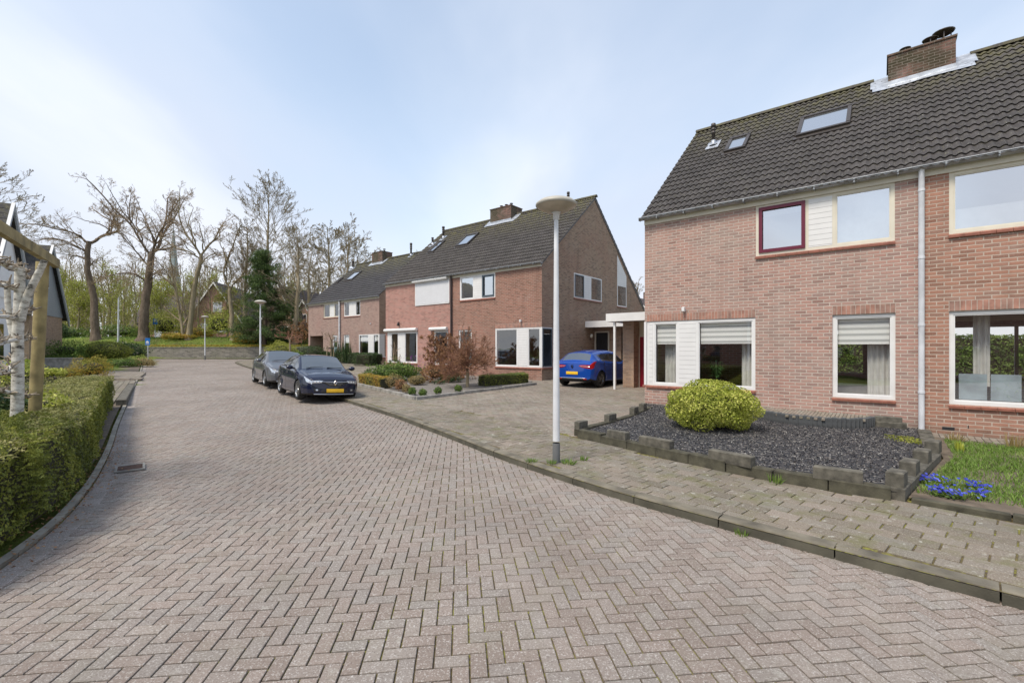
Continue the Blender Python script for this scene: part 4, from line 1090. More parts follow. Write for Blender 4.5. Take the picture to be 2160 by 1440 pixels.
class Wood:
    """many tapered limbs gathered as numpy arrays -> one mesh"""
    def __init__(s): s.V = []; s.F = []; s.b = 0; s.tips = []
    def limb(s, P, r, n=5):
        P = np.asarray(P, float); k = len(P); r = np.broadcast_to(np.asarray(r, float), k)
        T = np.gradient(P, axis=0); T /= np.linalg.norm(T, axis=1)[:, None] + 1e-9
        a = np.cross(T[0], [0.3, 0.9, 0.2]); a /= np.linalg.norm(a) + 1e-9
        A = a - T * (T @ a)[:, None]; A /= np.linalg.norm(A, axis=1)[:, None] + 1e-9
        B = np.cross(T, A); th = np.arange(n) * 2 * math.pi / n
        ring = A[:, None, :] * np.cos(th)[None, :, None] + B[:, None, :] * np.sin(th)[None, :, None]
        V = (P[:, None, :] + ring * r[:, None, None]).reshape(-1, 3)
        i = np.arange(k * n).reshape(k, n); j = np.roll(i, -1, 1)
        F = np.stack([i[:-1], j[:-1], j[1:], i[1:]], -1).reshape(-1, 4) + s.b
        s.V.append(V); s.F.append(F); s.b += len(V)
    def grow(s, P0, D, L, r, lev, wig=0.25, up=0.05, nchild=5, ang=0.8, decay=0.6, seg=6, minr=0.004, flat=1.0, cont=True):
        rg = RNG
        pts = [np.array(P0, float)]; d = np.array(D, float); d /= np.linalg.norm(d)
        for i in range(seg):
            d = d + rg.normal(0, wig, 3) * (1, flat, 1); d[2] += up; d /= np.linalg.norm(d)
            pts.append(pts[-1] + d * L / seg)
        pts = np.array(pts); rr = np.linspace(r, max(r * 0.35, minr), seg + 1)
        s.limb(pts, rr, 6 if r > .06 else (4 if r > .015 else 3))
        if lev <= 0: s.tips.append(pts[-1]); s.tips.append(pts[seg // 2]); return
        s.sprout(pts, rr, L, lev, wig, up, nchild, ang, decay, seg, minr, flat, 0.25)
    def sprout(s, pts, rr, L, lev, wig=0.25, up=0.05, nchild=5, ang=0.8, decay=0.6, seg=6, minr=0.004, flat=1.0, start=0.3):
        rg = RNG; k = len(pts)
        for c in range(nchild):
            t = start + (1 - start) * (c + rg.random()) / nchild; f = t * (k - 1); i = min(int(f), k - 2); q = f - i
            p = pts[i] * (1 - q) + pts[i + 1] * q; r0 = rr[i] * (1 - q) + rr[i + 1] * q
            d = pts[i + 1] - pts[i]; d /= np.linalg.norm(d) + 1e-9
            s_ = rg.normal(0, 1, 3) * (1, flat, 1); s_ -= d * (s_ @ d); s_ /= np.linalg.norm(s_) + 1e-9
            a = ang * rg.uniform(0.6, 1.25); nd = d * math.cos(a) + s_ * math.sin(a)
            s.grow(p, nd, L * decay * rg.uniform(0.6, 1.15) * (1.2 - 0.8 * t), max(r0 * 0.55, minr), lev - 1, wig, up, nchild, ang, decay, seg if lev > 1 else max(3, seg - 2), minr, flat)
    def mesh(s, name, mat, extra=None):
        V = np.concatenate(s.V); F = np.concatenate(s.F)
        return np_mesh(name, V, F, [mat], smooth=True)
def smooth_poly(P, it=2):
    P = np.asarray(P, float)
    for _ in range(it):
        Q = [P[0]]
        for a, b in zip(P[:-1], P[1:]): Q += [a * .75 + b * .25, a * .25 + b * .75]
        Q.append(P[-1]); P = np.array(Q)
    return P

def oak(label, loc, trunk, limbs, r0, mat='bark', lv=3, twig_r=0.0085, nch=6, up=0.03, seed=0, name='bare_tree', L1=4.0, ang=0.78, wig=0.15, decay=0.60):
    """trunk and limbs: lists of (x, z) in units of 5 cm from the foot of the trunk, measured off the tree's silhouette"""
    global RNG
    keep_ = RNG; RNG = np.random.default_rng(100 + seed)
    t = thing(name, label, 'tree', loc, group=None)
    T = Wood(); Cw = Wood()
    q = np.array([(x * .05, 0.0, z * .05) for x, z in trunk]); q = smooth_poly(q); q[:, 1] = np.cumsum(RNG.normal(0, .05, len(q)))
    h = np.linspace(0, 1, len(q)); rr = r0 * (1 - .42 * h) + r0 * .55 * np.exp(-h * 14)
    T.limb(np.vstack([q[0] - [0, 0, .6], q]), np.concatenate([[rr[0] * 1.1], rr]), 12)
    known = [q]
    for li, (r1, pts) in enumerate(limbs):
        r1 *= .58
        p = np.array([(x * .05, 0.0, z * .05) for x, z in pts]); p = smooth_poly(p)
        ln = np.linalg.norm(np.diff(p, axis=0), axis=1).sum()
        drift = RNG.uniform(-.5, .5) * ln; s_ = np.linspace(0, 1, len(p)); K = np.concatenate(known)
        i = np.argmin(np.hypot(K[:, 0] - p[0, 0], K[:, 2] - p[0, 2])); p[0, [0, 2]] = K[i, [0, 2]]
        p[:, 1] = K[i, 1] + drift * s_ + np.cumsum(RNG.normal(0, .04, len(p)))
        rl = r1 * (1 - .75 * s_) + .012; known.append(p)
        T.limb(p, rl, 8)
        Cw.sprout(p, rl, min(L1, ln * .8), lv, wig, up, nch + 2, ang, decay, 5, twig_r, 1.0, 0.15)
        for vv in range(2 if ln > 2.5 else 1):      # limbs towards and away from the street, so the crown has depth
            j = RNG.integers(0, max(2, len(p) // 3)); o = p[j]; a_ = (1 if vv else -1) * RNG.uniform(.5, 1.25) * (1 if drift > 0 else -1); sc2 = RNG.uniform(.65, .95)
            w_ = (p[j:] - o) * sc2; w_ = np.column_stack([w_[:, 0] * math.cos(a_) - w_[:, 1] * math.sin(a_), w_[:, 0] * math.sin(a_) + w_[:, 1] * math.cos(a_), w_[:, 2]]) + o
            w_[1:] += np.cumsum(RNG.normal(0, .05, (len(w_) - 1, 3)), 0)
            r2 = np.linspace(rl[j] * .75, .02, len(w_)); T.limb(w_, r2, 7); Cw.sprout(w_, r2, min(L1 * .85, ln * .6), lv, wig, up, nch + 1, ang, decay, 5, twig_r, 1.0, .15); Cw.grow(w_[-1], w_[-1] - w_[-2], 1.0, .02, lv - 1, wig, up, nch, ang, decay, 5, twig_r)
        Cw.grow(p[-1], p[-1] - p[-2], 1.3, rl[-1], lv - 1, wig, up, nch, ang, decay, 5, twig_r)
    link('trunk', T.mesh('trunk', M[mat]), t)
    link('crown', Cw.mesh('crown', M['twig']), t)
    RNG = keep_
    return t, Cw

# ------------------------------------------------------------------ cars
def paint(name, c, metal=0.0, rough=0.4):
    m = Mat(name); m.col(c).metal(metal).rough(rough)
    m.b.inputs['Coat Weight'].default_value = 1.0; m.b.inputs['Coat Roughness'].default_value = 0.03; m.b.inputs['Coat IOR'].default_value = 1.5; m.spec(0.1)
    return m.m
M['carglass'] = dark_glass('car glass', 0.3, (0.02, 0.025, 0.025))
M['chrome'] = flat('chrome', (0.7, 0.7, 0.72), 0.15, 0.02, metal=1.0)
M['alloy'] = flat('alloy', (0.45, 0.46, 0.47), 0.3, 0.05, metal=0.9)
M['tyre'] = flat('tyre rubber', (0.022, 0.022, 0.022), 0.85, 0.1)
M['plate'] = flat('yellow number plate', (0.80, 0.48, 0.02), 0.5, 0.08, 30)
M['lens'] = flat('headlight lens', (0.55, 0.58, 0.62), 0.08, 0.3, 25, metal=0.6)
M['taillens'] = flat('tail light lens', (0.35, 0.01, 0.012), 0.15, 0.2, 20)
def wheel(parent, x, y, side, r=0.31, spokes=5, dark=False):
    w = MB(); s = side
    prof = [(r * .66, -.10), (r * .93, -.105), (r, -.07), (r, .07), (r * .93, .105), (r * .68, .10)]
    w.lathe(prof, 32, axis=1)
    ob = w.build('wheel', M['tyre'], parent, (x, y, r))
    rm = MB(); yo = s * .085
    rm.lathe([(r * .70, s * .10), (r * .66, s * .098), (r * .62, s * .07), (r * .60, -.08 * s)], 32, axis=1)
    for k in range(spokes):
        for off in (-.13, .13):
            a = 2 * math.pi * k / spokes + off; b = 2 * math.pi * k / spokes + off * .35
            c0 = Vector((math.cos(b) * r * .12, yo - s * .01, math.sin(b) * r * .12)); c1 = Vector((math.cos(a) * r * .66, yo, math.sin(a) * r * .66)); t = Vector((-math.sin(a), 0, math.cos(a))) * r * .05
            d = Vector((0, -s * .03, 0))
            rm.add([c0 - t, c0 + t, c1 + t, c1 - t, c0 - t + d, c0 + t + d, c1 + t + d, c1 - t + d], [(0, 1, 2, 3), (4, 7, 6, 5), (0, 4, 5, 1), (1, 5, 6, 2), (2, 6, 7, 3), (3, 7, 4, 0)])
    rm.lathe([(.001, s * .088), (r * .17, s * .085), (r * .19, s * .05)], 16, axis=1)
    rm.build('rim', M['alloydark'] if dark else M['alloy'], ob)
    d = MB(); d.lathe([(.001, s * .02), (r * .62, s * .02)], 24, axis=1); d.build('brake_disc', M['black'], ob)
M['alloydark'] = flat('two tone alloy', (0.22, 0.22, 0.22), 0.3, 0.6, 14, metal=0.8)

def car(name, label, loc, heading, roll, pmat, st, wb, fo, wr_=0.31, spokes=5, dark=False, emblem=True, front_plate=True):
    """body lofted from cross-sections st = (s, w, zl, zb, wr, zr, zc); nose at local +x"""
    t = thing(name, label, 'car', loc, heading); t.rotation_euler = (roll, 0, heading)
    st = np.array(st, float); L = st[-1, 0]; ds = 0.02
    S = np.arange(0, L + ds / 2, ds); K = np.stack([np.interp(S, st[:, 0], st[:, i]) for i in range(1, 7)], 1)
    ker = np.array([1, 3, 4, 3, 1.]) / 12
    Kp = np.pad(K, ((2, 2), (0, 0)), mode='edge'); K = sum(ker[i] * Kp[i:i + len(K)] for i in range(5))
    w, zl, zb, wr, zr, zc = K.T
    h = zb - zl
    kn = [(w - .16, zl), (w - .03, zl + .05), (w - .006, zl + .35 * h), (w, zl + .62 * h), (w - .022, zb - .05), (w - .055, zb), (wr + .02, zr - .03), (wr - .05, zr), (wr * .5, zr + .78 * (zc - zr)), (0 * w, zc)]
    kv = np.arange(0, 9.001, 0.2)
    Yk = np.stack([k[0] for k in kn], 1); Zk = np.stack([k[1] for k in kn], 1)
    Y = np.stack([np.interp(kv, np.arange(10), Yk[i]) for i in range(len(S))]); Z = np.stack([np.interp(kv, np.arange(10), Zk[i]) for i in range(len(S))])
    for A in (Y, Z):
        B = A.copy(); B[:, 1:-1] = (A[:, :-2] + 2 * A[:, 1:-1] + A[:, 2:]) / 4; A[:] = B
    # door character line and flared arches
    X = L / 2 - S[:, None] + 0 * Y
    nS, nV = Y.shape
    fw, rw = fo, fo + wb
    Sg, Vg = np.meshgrid(S, kv, indexing='ij')
    for c in (fw, rw):
        dd = np.hypot(Sg - c, Z - wr_); Y += 0.018 * np.exp(-((dd - .37) / .05) ** 2) * (Vg < 4) * (Z < .8)
    Y -= 0.02 * np.exp(-((Z - (zl + .38 * h)[:, None]) / .09) ** 2) * (Vg < 4.2) * (Sg > fw + .45) * (Sg < rw - .45)
    idx = np.arange(nS * nV).reshape(nS, nV)
    sc, vc = (Sg[:-1, :-1] + Sg[1:, 1:]) / 2, (Vg[:-1, :-1] + Vg[1:, 1:]) / 2
    zc_ = (Z[:-1, :-1] + Z[1:, 1:]) / 2
    cat = np.zeros(sc.shape, int)
    s_cowl, s_roof, s_rw0, s_rw1 = CARK['cowl'], CARK['roof'], CARK['rw0'], CARK['rw1']
    side_ = (vc > 5.15) & (vc < 5.9)
    zrel = vc - 5
    cat[side_ & (sc > s_cowl + .22) & (sc < s_rw0 - .12 - .25 * (1 - zrel))] = 2
    cat[(cat == 2) & (np.abs(sc - CARK['bp']) < .035)] = 5
    cat[(vc > 5.0) & (vc < 5.16) & (sc > s_cowl + .15) & (sc < s_rw0 - .3)] = 6
    cat[(vc > 6.85) & (sc > s_cowl + .05) & (sc < s_roof - .03)] = 1
    cat[(vc > 6.6) & (sc > s_rw0 + .03) & (sc < s_rw1)] = 3
    cat[(vc > 3.5) & (vc < 4.9) & (sc < .42 - .25 * (4.9 - vc) / 1.4)] = 7
    cat[(vc > 3.2) & (vc < 4.7) & (sc > L - .42 + .2 * (4.7 - vc))] = 8
    for c in (fw, rw): cat[(np.hypot(sc - c, zc_ - wr_) < wr_ + .035) & (vc < 4)] = 9
    cat[(vc < 1.0) & (cat == 0)] = 5
    # door seams
    for s_ in (fw + .42, CARK['bp'], rw - .28): cat[(np.abs(sc - s_) < .011) & (vc > 1.2) & (vc < 5.05) & (cat == 0)] = 5
    V = np.stack([X, Y, Z], -1).reshape(-1, 3)
    def patch(code, ya=1):
        F = np.stack([idx[:-1, :-1], idx[1:, :-1], idx[1:, 1:], idx[:-1, 1:]], -1)[cat == code]
        if ya > 0: F = F[:, ::-1]
        return F
    def mk(nm, code, mat, both=True, off=0.0, parent=t, sides=(1, -1)):
        Vs, Fs = [], []; b = 0
        for sg in sides:
            F = patch(code, sg); 
            if not len(F): continue
            u_, inv = np.unique(F, return_inverse=True); VV = V[u_] * [1, sg, 1]
            if off: VV = VV + [0, sg * off, 0]
            Vs.append(VV); Fs.append(inv.reshape(F.shape) + b); b += len(VV)
        if Vs: return link(nm, np_mesh(nm, np.concatenate(Vs), np.concatenate(Fs), [mat], smooth=True), parent)
    # body incl. caps
    Vs = [V, V * [1, -1, 1]]; Fs = [patch(0, 1), patch(0, -1) + len(V)]; b = 2 * len(V)
    def bulge(y, s0, amt): return amt * (1 - np.clip(np.abs(y) / s0, 0, 1) ** 2.2)
    caps = {}
    for row, sgx, amt in ((0, 1, .13), (nS - 1, -1, .08)):
        yy = np.linspace(-1, 1, 17); yj = Y[row]; zj = Z[row]; y0 = yj.max()
        CY_ = yj[:, None] * yy[None]; CZ = np.repeat(zj[:, None], 17, 1)
        fall = 1 - 0.35 * np.clip((CZ - zj.min()) / (zj.max() - zj.min()), 0, 1) ** 3
        CX = X[row, 0] + sgx * bulge(CY_, y0, amt) * fall
        Vc = np.stack([CX, CY_, CZ], -1).reshape(-1, 3); ii = np.arange(nV * 17).reshape(nV, 17)
        Fc = np.stack([ii[:-1, :-1], ii[:-1, 1:], ii[1:, 1:], ii[1:, :-1]], -1).reshape(-1, 4)
        if sgx < 0: Fc = Fc[:, ::-1]
        Vs.append(Vc); Fs.append(Fc + b); b += len(Vc); caps[sgx] = (X[row, 0], y0, amt, zj.min(), zj.max())
    link('body', np_mesh('body', np.concatenate(Vs), np.concatenate(Fs), [pmat], smooth=True), t)
    def on_cap(sgx, nm, poly, mat, eps=0.006, n=10, parent=t):
        """poly: list of (y, z_low, z_high) stations left to right, laid on the bulged nose or tail"""
        x0, y0, amt, z0, z1 = caps[sgx]; ys = np.linspace(poly[0][0], poly[-1][0], n)
        lo = np.interp(ys, [p[0] for p in poly], [p[1] for p in poly]); hi = np.interp(ys, [p[0] for p in poly], [p[2] for p in poly])
        mb = MB()
        def P(y, z, e):
            f = 1 - .35 * min(max((z - z0) / (z1 - z0), 0), 1) ** 3
            return (x0 + sgx * (float(bulge(y, y0, amt)) * f + e), y, z)
        vs = [P(y, a, eps) for y, a in zip(ys, lo)] + [P(y, (a + c) / 2, eps + .006) for y, a, c in zip(ys, lo, hi)] + [P(y, c, eps) for y, c in zip(ys, hi)] + [P(y, a, -.02) for y, a in zip(ys, lo)] + [P(y, c, -.02) for y, c in zip(ys, hi)]
        q = lambda r, i: r * n + i
        fs = []
        for i in range(n - 1):
            for a, c in ((0, 1), (1, 2), (3, 0), (2, 4)): fs.append((q(a, i), q(a, i + 1), q(c, i + 1), q(c, i)))
        mb.add(vs, fs, smooth=False); return mb.build(nm, mat, parent)
    mk('windscreen', 1, M['carglass']); 
    for sg in (1, -1): mk('side_window', 2, M['carglass'], sides=(sg,))
    mk('rear_window', 3, M['carglass']); mk('trim', 5, M['black']); mk('window_trim', 6, M['chrome'] if CARK.get('chrome') else M['black'])
    z0, z1 = caps[1][3], caps[1][4]; wn_ = caps[1][1]
    for sg in (1, -1):
        hl = mk('headlight', 7, M['lens'], sides=(sg,), off=.002)
        p = [(.36, z1 - .085, z1 - .05), (.46, z1 - .12, z1 - .035), (wn_ - .01, z1 - .13, z1 - .05)]
        if sg < 0: p = [(-a, b_, c_) for a, b_, c_ in p][::-1]
        on_cap(1, 'headlight_lens', p, M['lens'], parent=hl or t)
        for q in (.42, .50, .58): on_cap(1, 'headlight_bulb', [(sg * q - .022, z1 - .105, z1 - .065), (sg * q + .022, z1 - .105, z1 - .065)], M['white'], .016, 3, hl or t)
        tl = mk('tail_light', 8, M['taillens'], sides=(sg,), off=.002)
        zt = caps[-1][4]; wt = caps[-1][1]
        p = [(.30, zt - .11, zt - .08), (.42, zt - .16, zt - .06), (wt - .01, zt - .20, zt - .06)]
        if sg < 0: p = [(-a, b_, c_) for a, b_, c_ in p][::-1]
        on_cap(-1, 'tail_light_lens', p, M['taillens'], parent=tl or t)
        q = [(.34, zt - .115, zt - .10), (wt - .04, zt - .14, zt - .12)]
        if sg < 0: q = [(-a, b_, c_) for a, b_, c_ in q][::-1]
        on_cap(-1, 'tail_light_strip', q, M['lens'], .014, 8, tl or t)
        # fog lamp with bright surround
        f = [(.44, z0 + .10, z0 + .17), (.60, z0 + .09, z0 + .19)]
        if sg < 0: f = [(-a, b_, c_) for a, b_, c_ in f][::-1]
        fl = on_cap(1, 'fog_lamp', f, M['black'], .006, 5)
        f = [(sg * .52 - .03, z0 + .115, z0 + .165), (sg * .52 + .03, z0 + .115, z0 + .165)]
        on_cap(1, 'fog_lamp_lens', f, M['lens'], .014, 4, fl)
        mi = MB(); ms = CARK['mirror']; yb = .93; mx = L / 2 - ms
        EV, EF = ellipsoid(.075, .11, .075, 12, 0, CARK['zm']); EV = EV + [mx, sg * (yb + .07), 0]; EV[:, 0] = np.maximum(EV[:, 0], mx - .045)
        mi.add(EV.tolist(), EF.tolist(), 0, True); mi.box(mx - .03, mx + .03, min(sg * .83, sg * .95), max(sg * .83, sg * .95), CARK['zm'] - .05, CARK['zm'] - .015, 0)
        m_ = mi.build('wing_mirror', pmat, t)
        g_ = MB(); g_.box(mx - .05, mx - .046, sg * (yb + .07) - .08, sg * (yb + .07) + .08, CARK['zm'] - .05, CARK['zm'] + .05); g_.build('mirror_glass', M['chrome'], m_)
        for hs in (CARK['bp'] - .18, rw - .42):
            dh = MB(); i = int(hs / ds); yh = Y[i].max() - .012; dh.bbox(L / 2 - hs - .09, L / 2 - hs + .09, sg * yh - .012, sg * yh + .022, .80, .83, .004); dh.build('door_handle', pmat, t)
    # grille, lower intake, chrome lines, plate, emblem
    gr = on_cap(1, 'grille', [(-.38, z1 - .10, z1 - .075), (-.22, z1 - .19, z1 - .075), (0, z1 - .22, z1 - .075), (.22, z1 - .19, z1 - .075), (.38, z1 - .10, z1 - .075)], M['black'], .004, 13)
    for k in range(3): on_cap(1, 'grille_bar', [(-.28 + .05 * k, z1 - .115 - .03 * k, z1 - .105 - .03 * k), (.28 - .05 * k, z1 - .115 - .03 * k, z1 - .105 - .03 * k)], M['alloy'], .012, 9, gr)
    on_cap(1, 'chrome_strip', [(-.46, z1 - .075, z1 - .062), (0, z1 - .09, z1 - .07), (.46, z1 - .075, z1 - .062)], M['chrome'], .014, 13, gr)
    on_cap(1, 'lower_grille', [(-.40, z0 + .06, z0 + .12), (-.3, z0 + .04, z0 + .20), (.3, z0 + .04, z0 + .20), (.40, z0 + .06, z0 + .12)], M['black'], .004, 11)
    on_cap(1, 'splitter', [(-.6, z0 + .005, z0 + .03), (.6, z0 + .005, z0 + .03)], M['alloy'], .012, 13)
    on_cap(1, 'number_plate', [(-.26, z0 + .075, z0 + .185), (.26, z0 + .075, z0 + .185)], M['plate'], .035, 3)
    zt0, zt1 = caps[-1][3], caps[-1][4]
    on_cap(-1, 'number_plate', [(-.26, zt0 + .20, zt0 + .31), (.26, zt0 + .20, zt0 + .31)], M['plate'], .02, 3)
    on_cap(-1, 'rear_trim', [(-.62, zt0 + .0, zt0 + .06), (.62, zt0, zt0 + .06)], M['black'], .008, 11)
    on_cap(-1, 'chrome_strip', [(-.55, zt0 + .055, zt0 + .075), (.55, zt0 + .055, zt0 + .075)], M['chrome'], .014, 11)
    on_cap(-1, 'reflector', [(.48, zt0 + .01, zt0 + .045), (.62, zt0 + .01, zt0 + .045)], M['taillens'], .016, 4)
    on_cap(-1, 'reflector', [(-.62, zt0 + .01, zt0 + .045), (-.48, zt0 + .01, zt0 + .045)], M['taillens'], .016, 4)
    if emblem:
        for sgx, zz_, mt_ in ((1, z1 - .105, 'chrome'), (-1, zt1 - .12, 'black')):
            x0, y0, amt, a0, a1 = caps[sgx]; xo = x0 + sgx * (amt * .9 + .02); o = MB()
            out = [(0, .085), (.06, 0), (0, -.085), (-.06, 0)]; inn = [(0, .04), (.026, 0), (0, -.04), (-.026, 0)]
            vs = [(xo, y, zz_ + z) for y, z in out] + [(xo + sgx * .018, y * .93, zz_ + z * .93) for y, z in [((a + c) * .5, (b_ + d) * .5) for (a, b_), (c, d) in zip(out, inn)]] + [(xo, y, zz_ + z) for y, z in inn]
            o.add(vs, [(i, (i + 1) % 4, 4 + (i + 1) % 4, 4 + i) for i in range(4)] + [(4 + i, 4 + (i + 1) % 4, 8 + (i + 1) % 4, 8 + i) for i in range(4)])
            o.build('emblem', M[mt_], t)
    ub = MB(); ub.box(-L / 2 + .25, L / 2 - .25, -.62, .62, .19, .62); ub.box(L / 2 - rw + .42, L / 2 - fw - .42, -.80, .80, .17, .3); ub.build('underbody', M['black'], t)
    for s_ in (fw, rw):
        for sg in (1, -1):
            a = MB(); a.lathe([(wr_ + .05, -.13), (wr_ + .05, .11)], 24, axis=1); ar = a.build('wheel_arch', M['black'], t, (L / 2 - s_, sg * .74, wr_))
            for v in ar.data.vertices: v.co.z = max(v.co.z, -.12)
            wheel(t, L / 2 - s_, sg * .78, sg, wr_, spokes, dark)
    an = MB(); an.tube([(-L / 2 + CARK['ant'], 0, zc.max() - .03), (-L / 2 + CARK['ant'] - .1, 0, zc.max() + .14)], .006, 5); an.build('aerial', M['black'], t)
    wp = MB(); xc = L / 2 - s_cowl - .06; zz_ = np.interp(s_cowl + .06, S, zc) + .01
    wp.tube([(xc, .1, zz_), (xc - .05, .6, zz_ - .01)], .008, 4); wp.tube([(xc, -.55, zz_ - .02), (xc - .05, -.02, zz_ + .02)], .008, 4); wp.build('wiper', M['black'], t)
    return t

CARK = dict(cowl=1.13, roof=1.86, rw0=3.56, rw1=3.86, bp=2.42, mirror=1.42, zm=1.0, ant=.75)
hatch = [(0, .66, .22, .62, .60, .66, .685), (.10, .76, .20, .68, .68, .73, .755), (.35, .85, .18, .77, .72, .81, .85), (.8, .885, .16, .84, .735, .875, .925), (1.15, .895, .16, .90, .73, .94, .99),
         (1.5, .90, .16, .915, .665, 1.17, 1.215), (1.86, .90, .16, .93, .605, 1.375, 1.415), (2.3, .90, .16, .945, .59, 1.405, 1.445), (2.9, .90, .17, .975, .58, 1.385, 1.43), (3.35, .895, .19, 1.0, .57, 1.33, 1.385), (3.58, .885, .20, 1.02, .57, 1.29, 1.345),
         (3.88, .86, .24, 1.0, .66, 1.0, 1.03), (3.98, .82, .27, .94, .68, .945, .97), (4.05, .76, .30, .86, .66, .88, .90)]
navy = paint('black blue car paint', (0.006, 0.010, 0.032))
blue = paint('bright blue car paint', (0.008, 0.065, 0.36), 0.3)
grey = paint('grey brown car paint', (0.11, 0.115, 0.13), 0.3)
hd = math.atan2(-.792, .611)
def from_front(px, py, fo, L, hd, z):      # place by the middle of the front axle
    return (px - math.cos(hd) * (L / 2 - fo), py - math.sin(hd) * (L / 2 - fo), z)
car('parked_car', 'black hatchback parked with two wheels on the pavement, nearest car to us', from_front(-6.06, 15.02, .82, 4.05, hd, 0.108), hd, R(-3.0), navy, hatch, 2.58, .82)
CARK = dict(cowl=1.2, roof=1.98, rw0=3.7, rw1=4.0, bp=2.5, mirror=1.5, zm=1.02, ant=.7, chrome=True)
h2 = [(r[0] * 4.25 / 4.05, r[1], r[2], r[3] + .01, r[4], r[5] * 1.01, r[6] * 1.015) for r in hatch]
car('parked_car', 'dark grey hatchback parked behind the black one, half hidden by it', from_front(-9.22, 19.0, .86, 4.25, hd, 0.215), hd, R(-3.0), grey, h2, 2.6, .86, spokes=7, emblem=False)
CARK = dict(cowl=1.13, roof=1.86, rw0=3.56, rw1=3.86, bp=2.42, mirror=1.42, zm=1.0, ant=.75, chrome=True)
hv = math.atan2(.781, .6245)
def from_rear(px, py, fo, wb, L, hd, z): return (px + math.cos(hd) * (-(L / 2) + fo + wb), py + math.sin(hd) * (-(L / 2) + fo + wb), z)
car('parked_car', 'bright blue hatchback seen from behind in the driveway under the carport', from_rear(2.78, 18.5, .82, 2.58, 4.05, hv, .27), hv, 0.0, blue, hatch, 2.58, .82, dark=True)

# ------------------------------------------------------------------ street furniture
def lamp(label, x, y, z, h=4.0, lean=0.0):
    t = thing('street_lamp', label, 'street lamp', (x, y, z), 0, 'street lamps along the kerb')
    t.rotation_euler = (0, lean, random.uniform(0, 3))
    mb = MB(); mb.lathe([(.0535, .33), (.051, 1.0), (.043, 2.2), (.033, h - .1), (.030, h - .08)], 20); mb.build('pole', M['lamp_pole'], t)
    mb = MB(); mb.lathe([(.057, -.1), (.057, .28), (.0535, .30)], 20); mb.build('base_sleeve', M['sleeve'], t)
    mb = MB(); mb.lathe([(.033, h - .08), (.047, h - .07), (.050, h + .02), (.09, h + .045), (.001, h + .046)], 20); mb.build('collar', M['lamp_pole'], t)
    mb = MB(); mb.lathe([(.08, h + .035), (.16, h + .05), (.30, h + .125), (.312, h + .15)], 36); mb.build('lamp_glass', M['lamp_under'], t)
    mb = MB(); mb.lathe([(.305, h + .125), (.318, h + .14), (.316, h + .165), (.26, h + .21), (.16, h + .245), (.06, h + .262), (.001, h + .265)], 36); mb.build('lamp_hood', M['lamp_hood'], t)
    return t
M['lamp_pole'] = flat('pale grey lamp paint', (0.66, 0.68, 0.71), 0.45, 0.12, 2.5)
M['sleeve'] = flat('dark base sleeve', (0.13, 0.135, 0.14), 0.7, 0.2)
M['lamp_under'] = flat('lamp underside', (0.40, 0.35, 0.28), 0.35, 0.25, 4)
M['lamp_hood'] = flat('lamp hood', (0.42, 0.40, 0.35), 0.5, 0.15, 5)
lamp('tall pale street lamp standing alone on the pavement in the foreground', 0.68, 7.1, 0.0, 3.80)
lamp('second pale street lamp, rising behind the dark grey parked car', -14.81, 27.2, .46, 3.9)
lamp('farthest pale street lamp, in front of the long low retaining wall', -28.5, 42.9, .82, 3.75)

def sign(label, x, y, z, h, w, mat, white_mark=None):
    t = thing('road_sign', label, 'road sign', (x, y, z), 0.0)
    mb = MB(); mb.tube([(0, 0, -.2), (0, 0, h)], .03, 10); mb.build('pole', M['pvc'], t)
    mb = MB(); mb.bbox(-w / 2, w / 2, -.045, -.03, h - .62 if white_mark != 'P' else h - .5, h, .002); p = mb.build('sign_plate', M[mat], t)
    return t, p
M['signblue'] = flat('sign blue', (0.02, 0.16, 0.50), 0.4, 0.05)
t, p = sign('small blue home zone sign on a low pole by the wall end', -31.9, 40.5, .75, 1.95, .42, 'signblue')
mb = MB(); mb.prism([(-.14, 1.52), (.12, 1.52), (.12, 1.62), (-.01, 1.72), (-.14, 1.62)], 1, -.05, -.047); mb.box(-.15, .15, -.05, -.047, 1.42, 1.45); mb.build('pictogram', M['white'], p)
t, p = sign('blue parking sign with a white P under the big trees', -38.2, 49.5, 2.9, 2.1, .5, 'signblue')
fc = bpy.data.curves.new('letter', 'FONT'); fc.body = 'P'; fc.size = .5; fc.extrude = .002; fc.align_x = 'CENTER'; fc.align_y = 'CENTER'
tmp = bpy.data.objects.new('tmp', fc); COL.objects.link(tmp); bpy.context.view_layer.update()
lm = bpy.data.meshes.new_from_object(tmp.evaluated_get(bpy.context.evaluated_depsgraph_get())); bpy.data.objects.remove(tmp)
lm.materials.clear(); lm.materials.append(M['white']); lo = link('letter', lm, p, (0, -.05, 1.85)); lo.rotation_euler = (R(90), 0, 0)
t = thing('telegraph_pole', 'slim pale pole standing on the grass bank between the two big oaks', 'pole', (-40.9, 48.0, 2.75)); mb = MB(); mb.tube([(0, 0, -.3), (.05, 0, 4.2)], [.09, .06], 10); mb.build('pole', M['pvc'], t); mb = MB(); mb.lathe([(.07, 4.2), (.1, 4.22), (.001, 4.3)], 10, c=(.05, 0, 0)); mb.build('cap', M['pvc'], t)

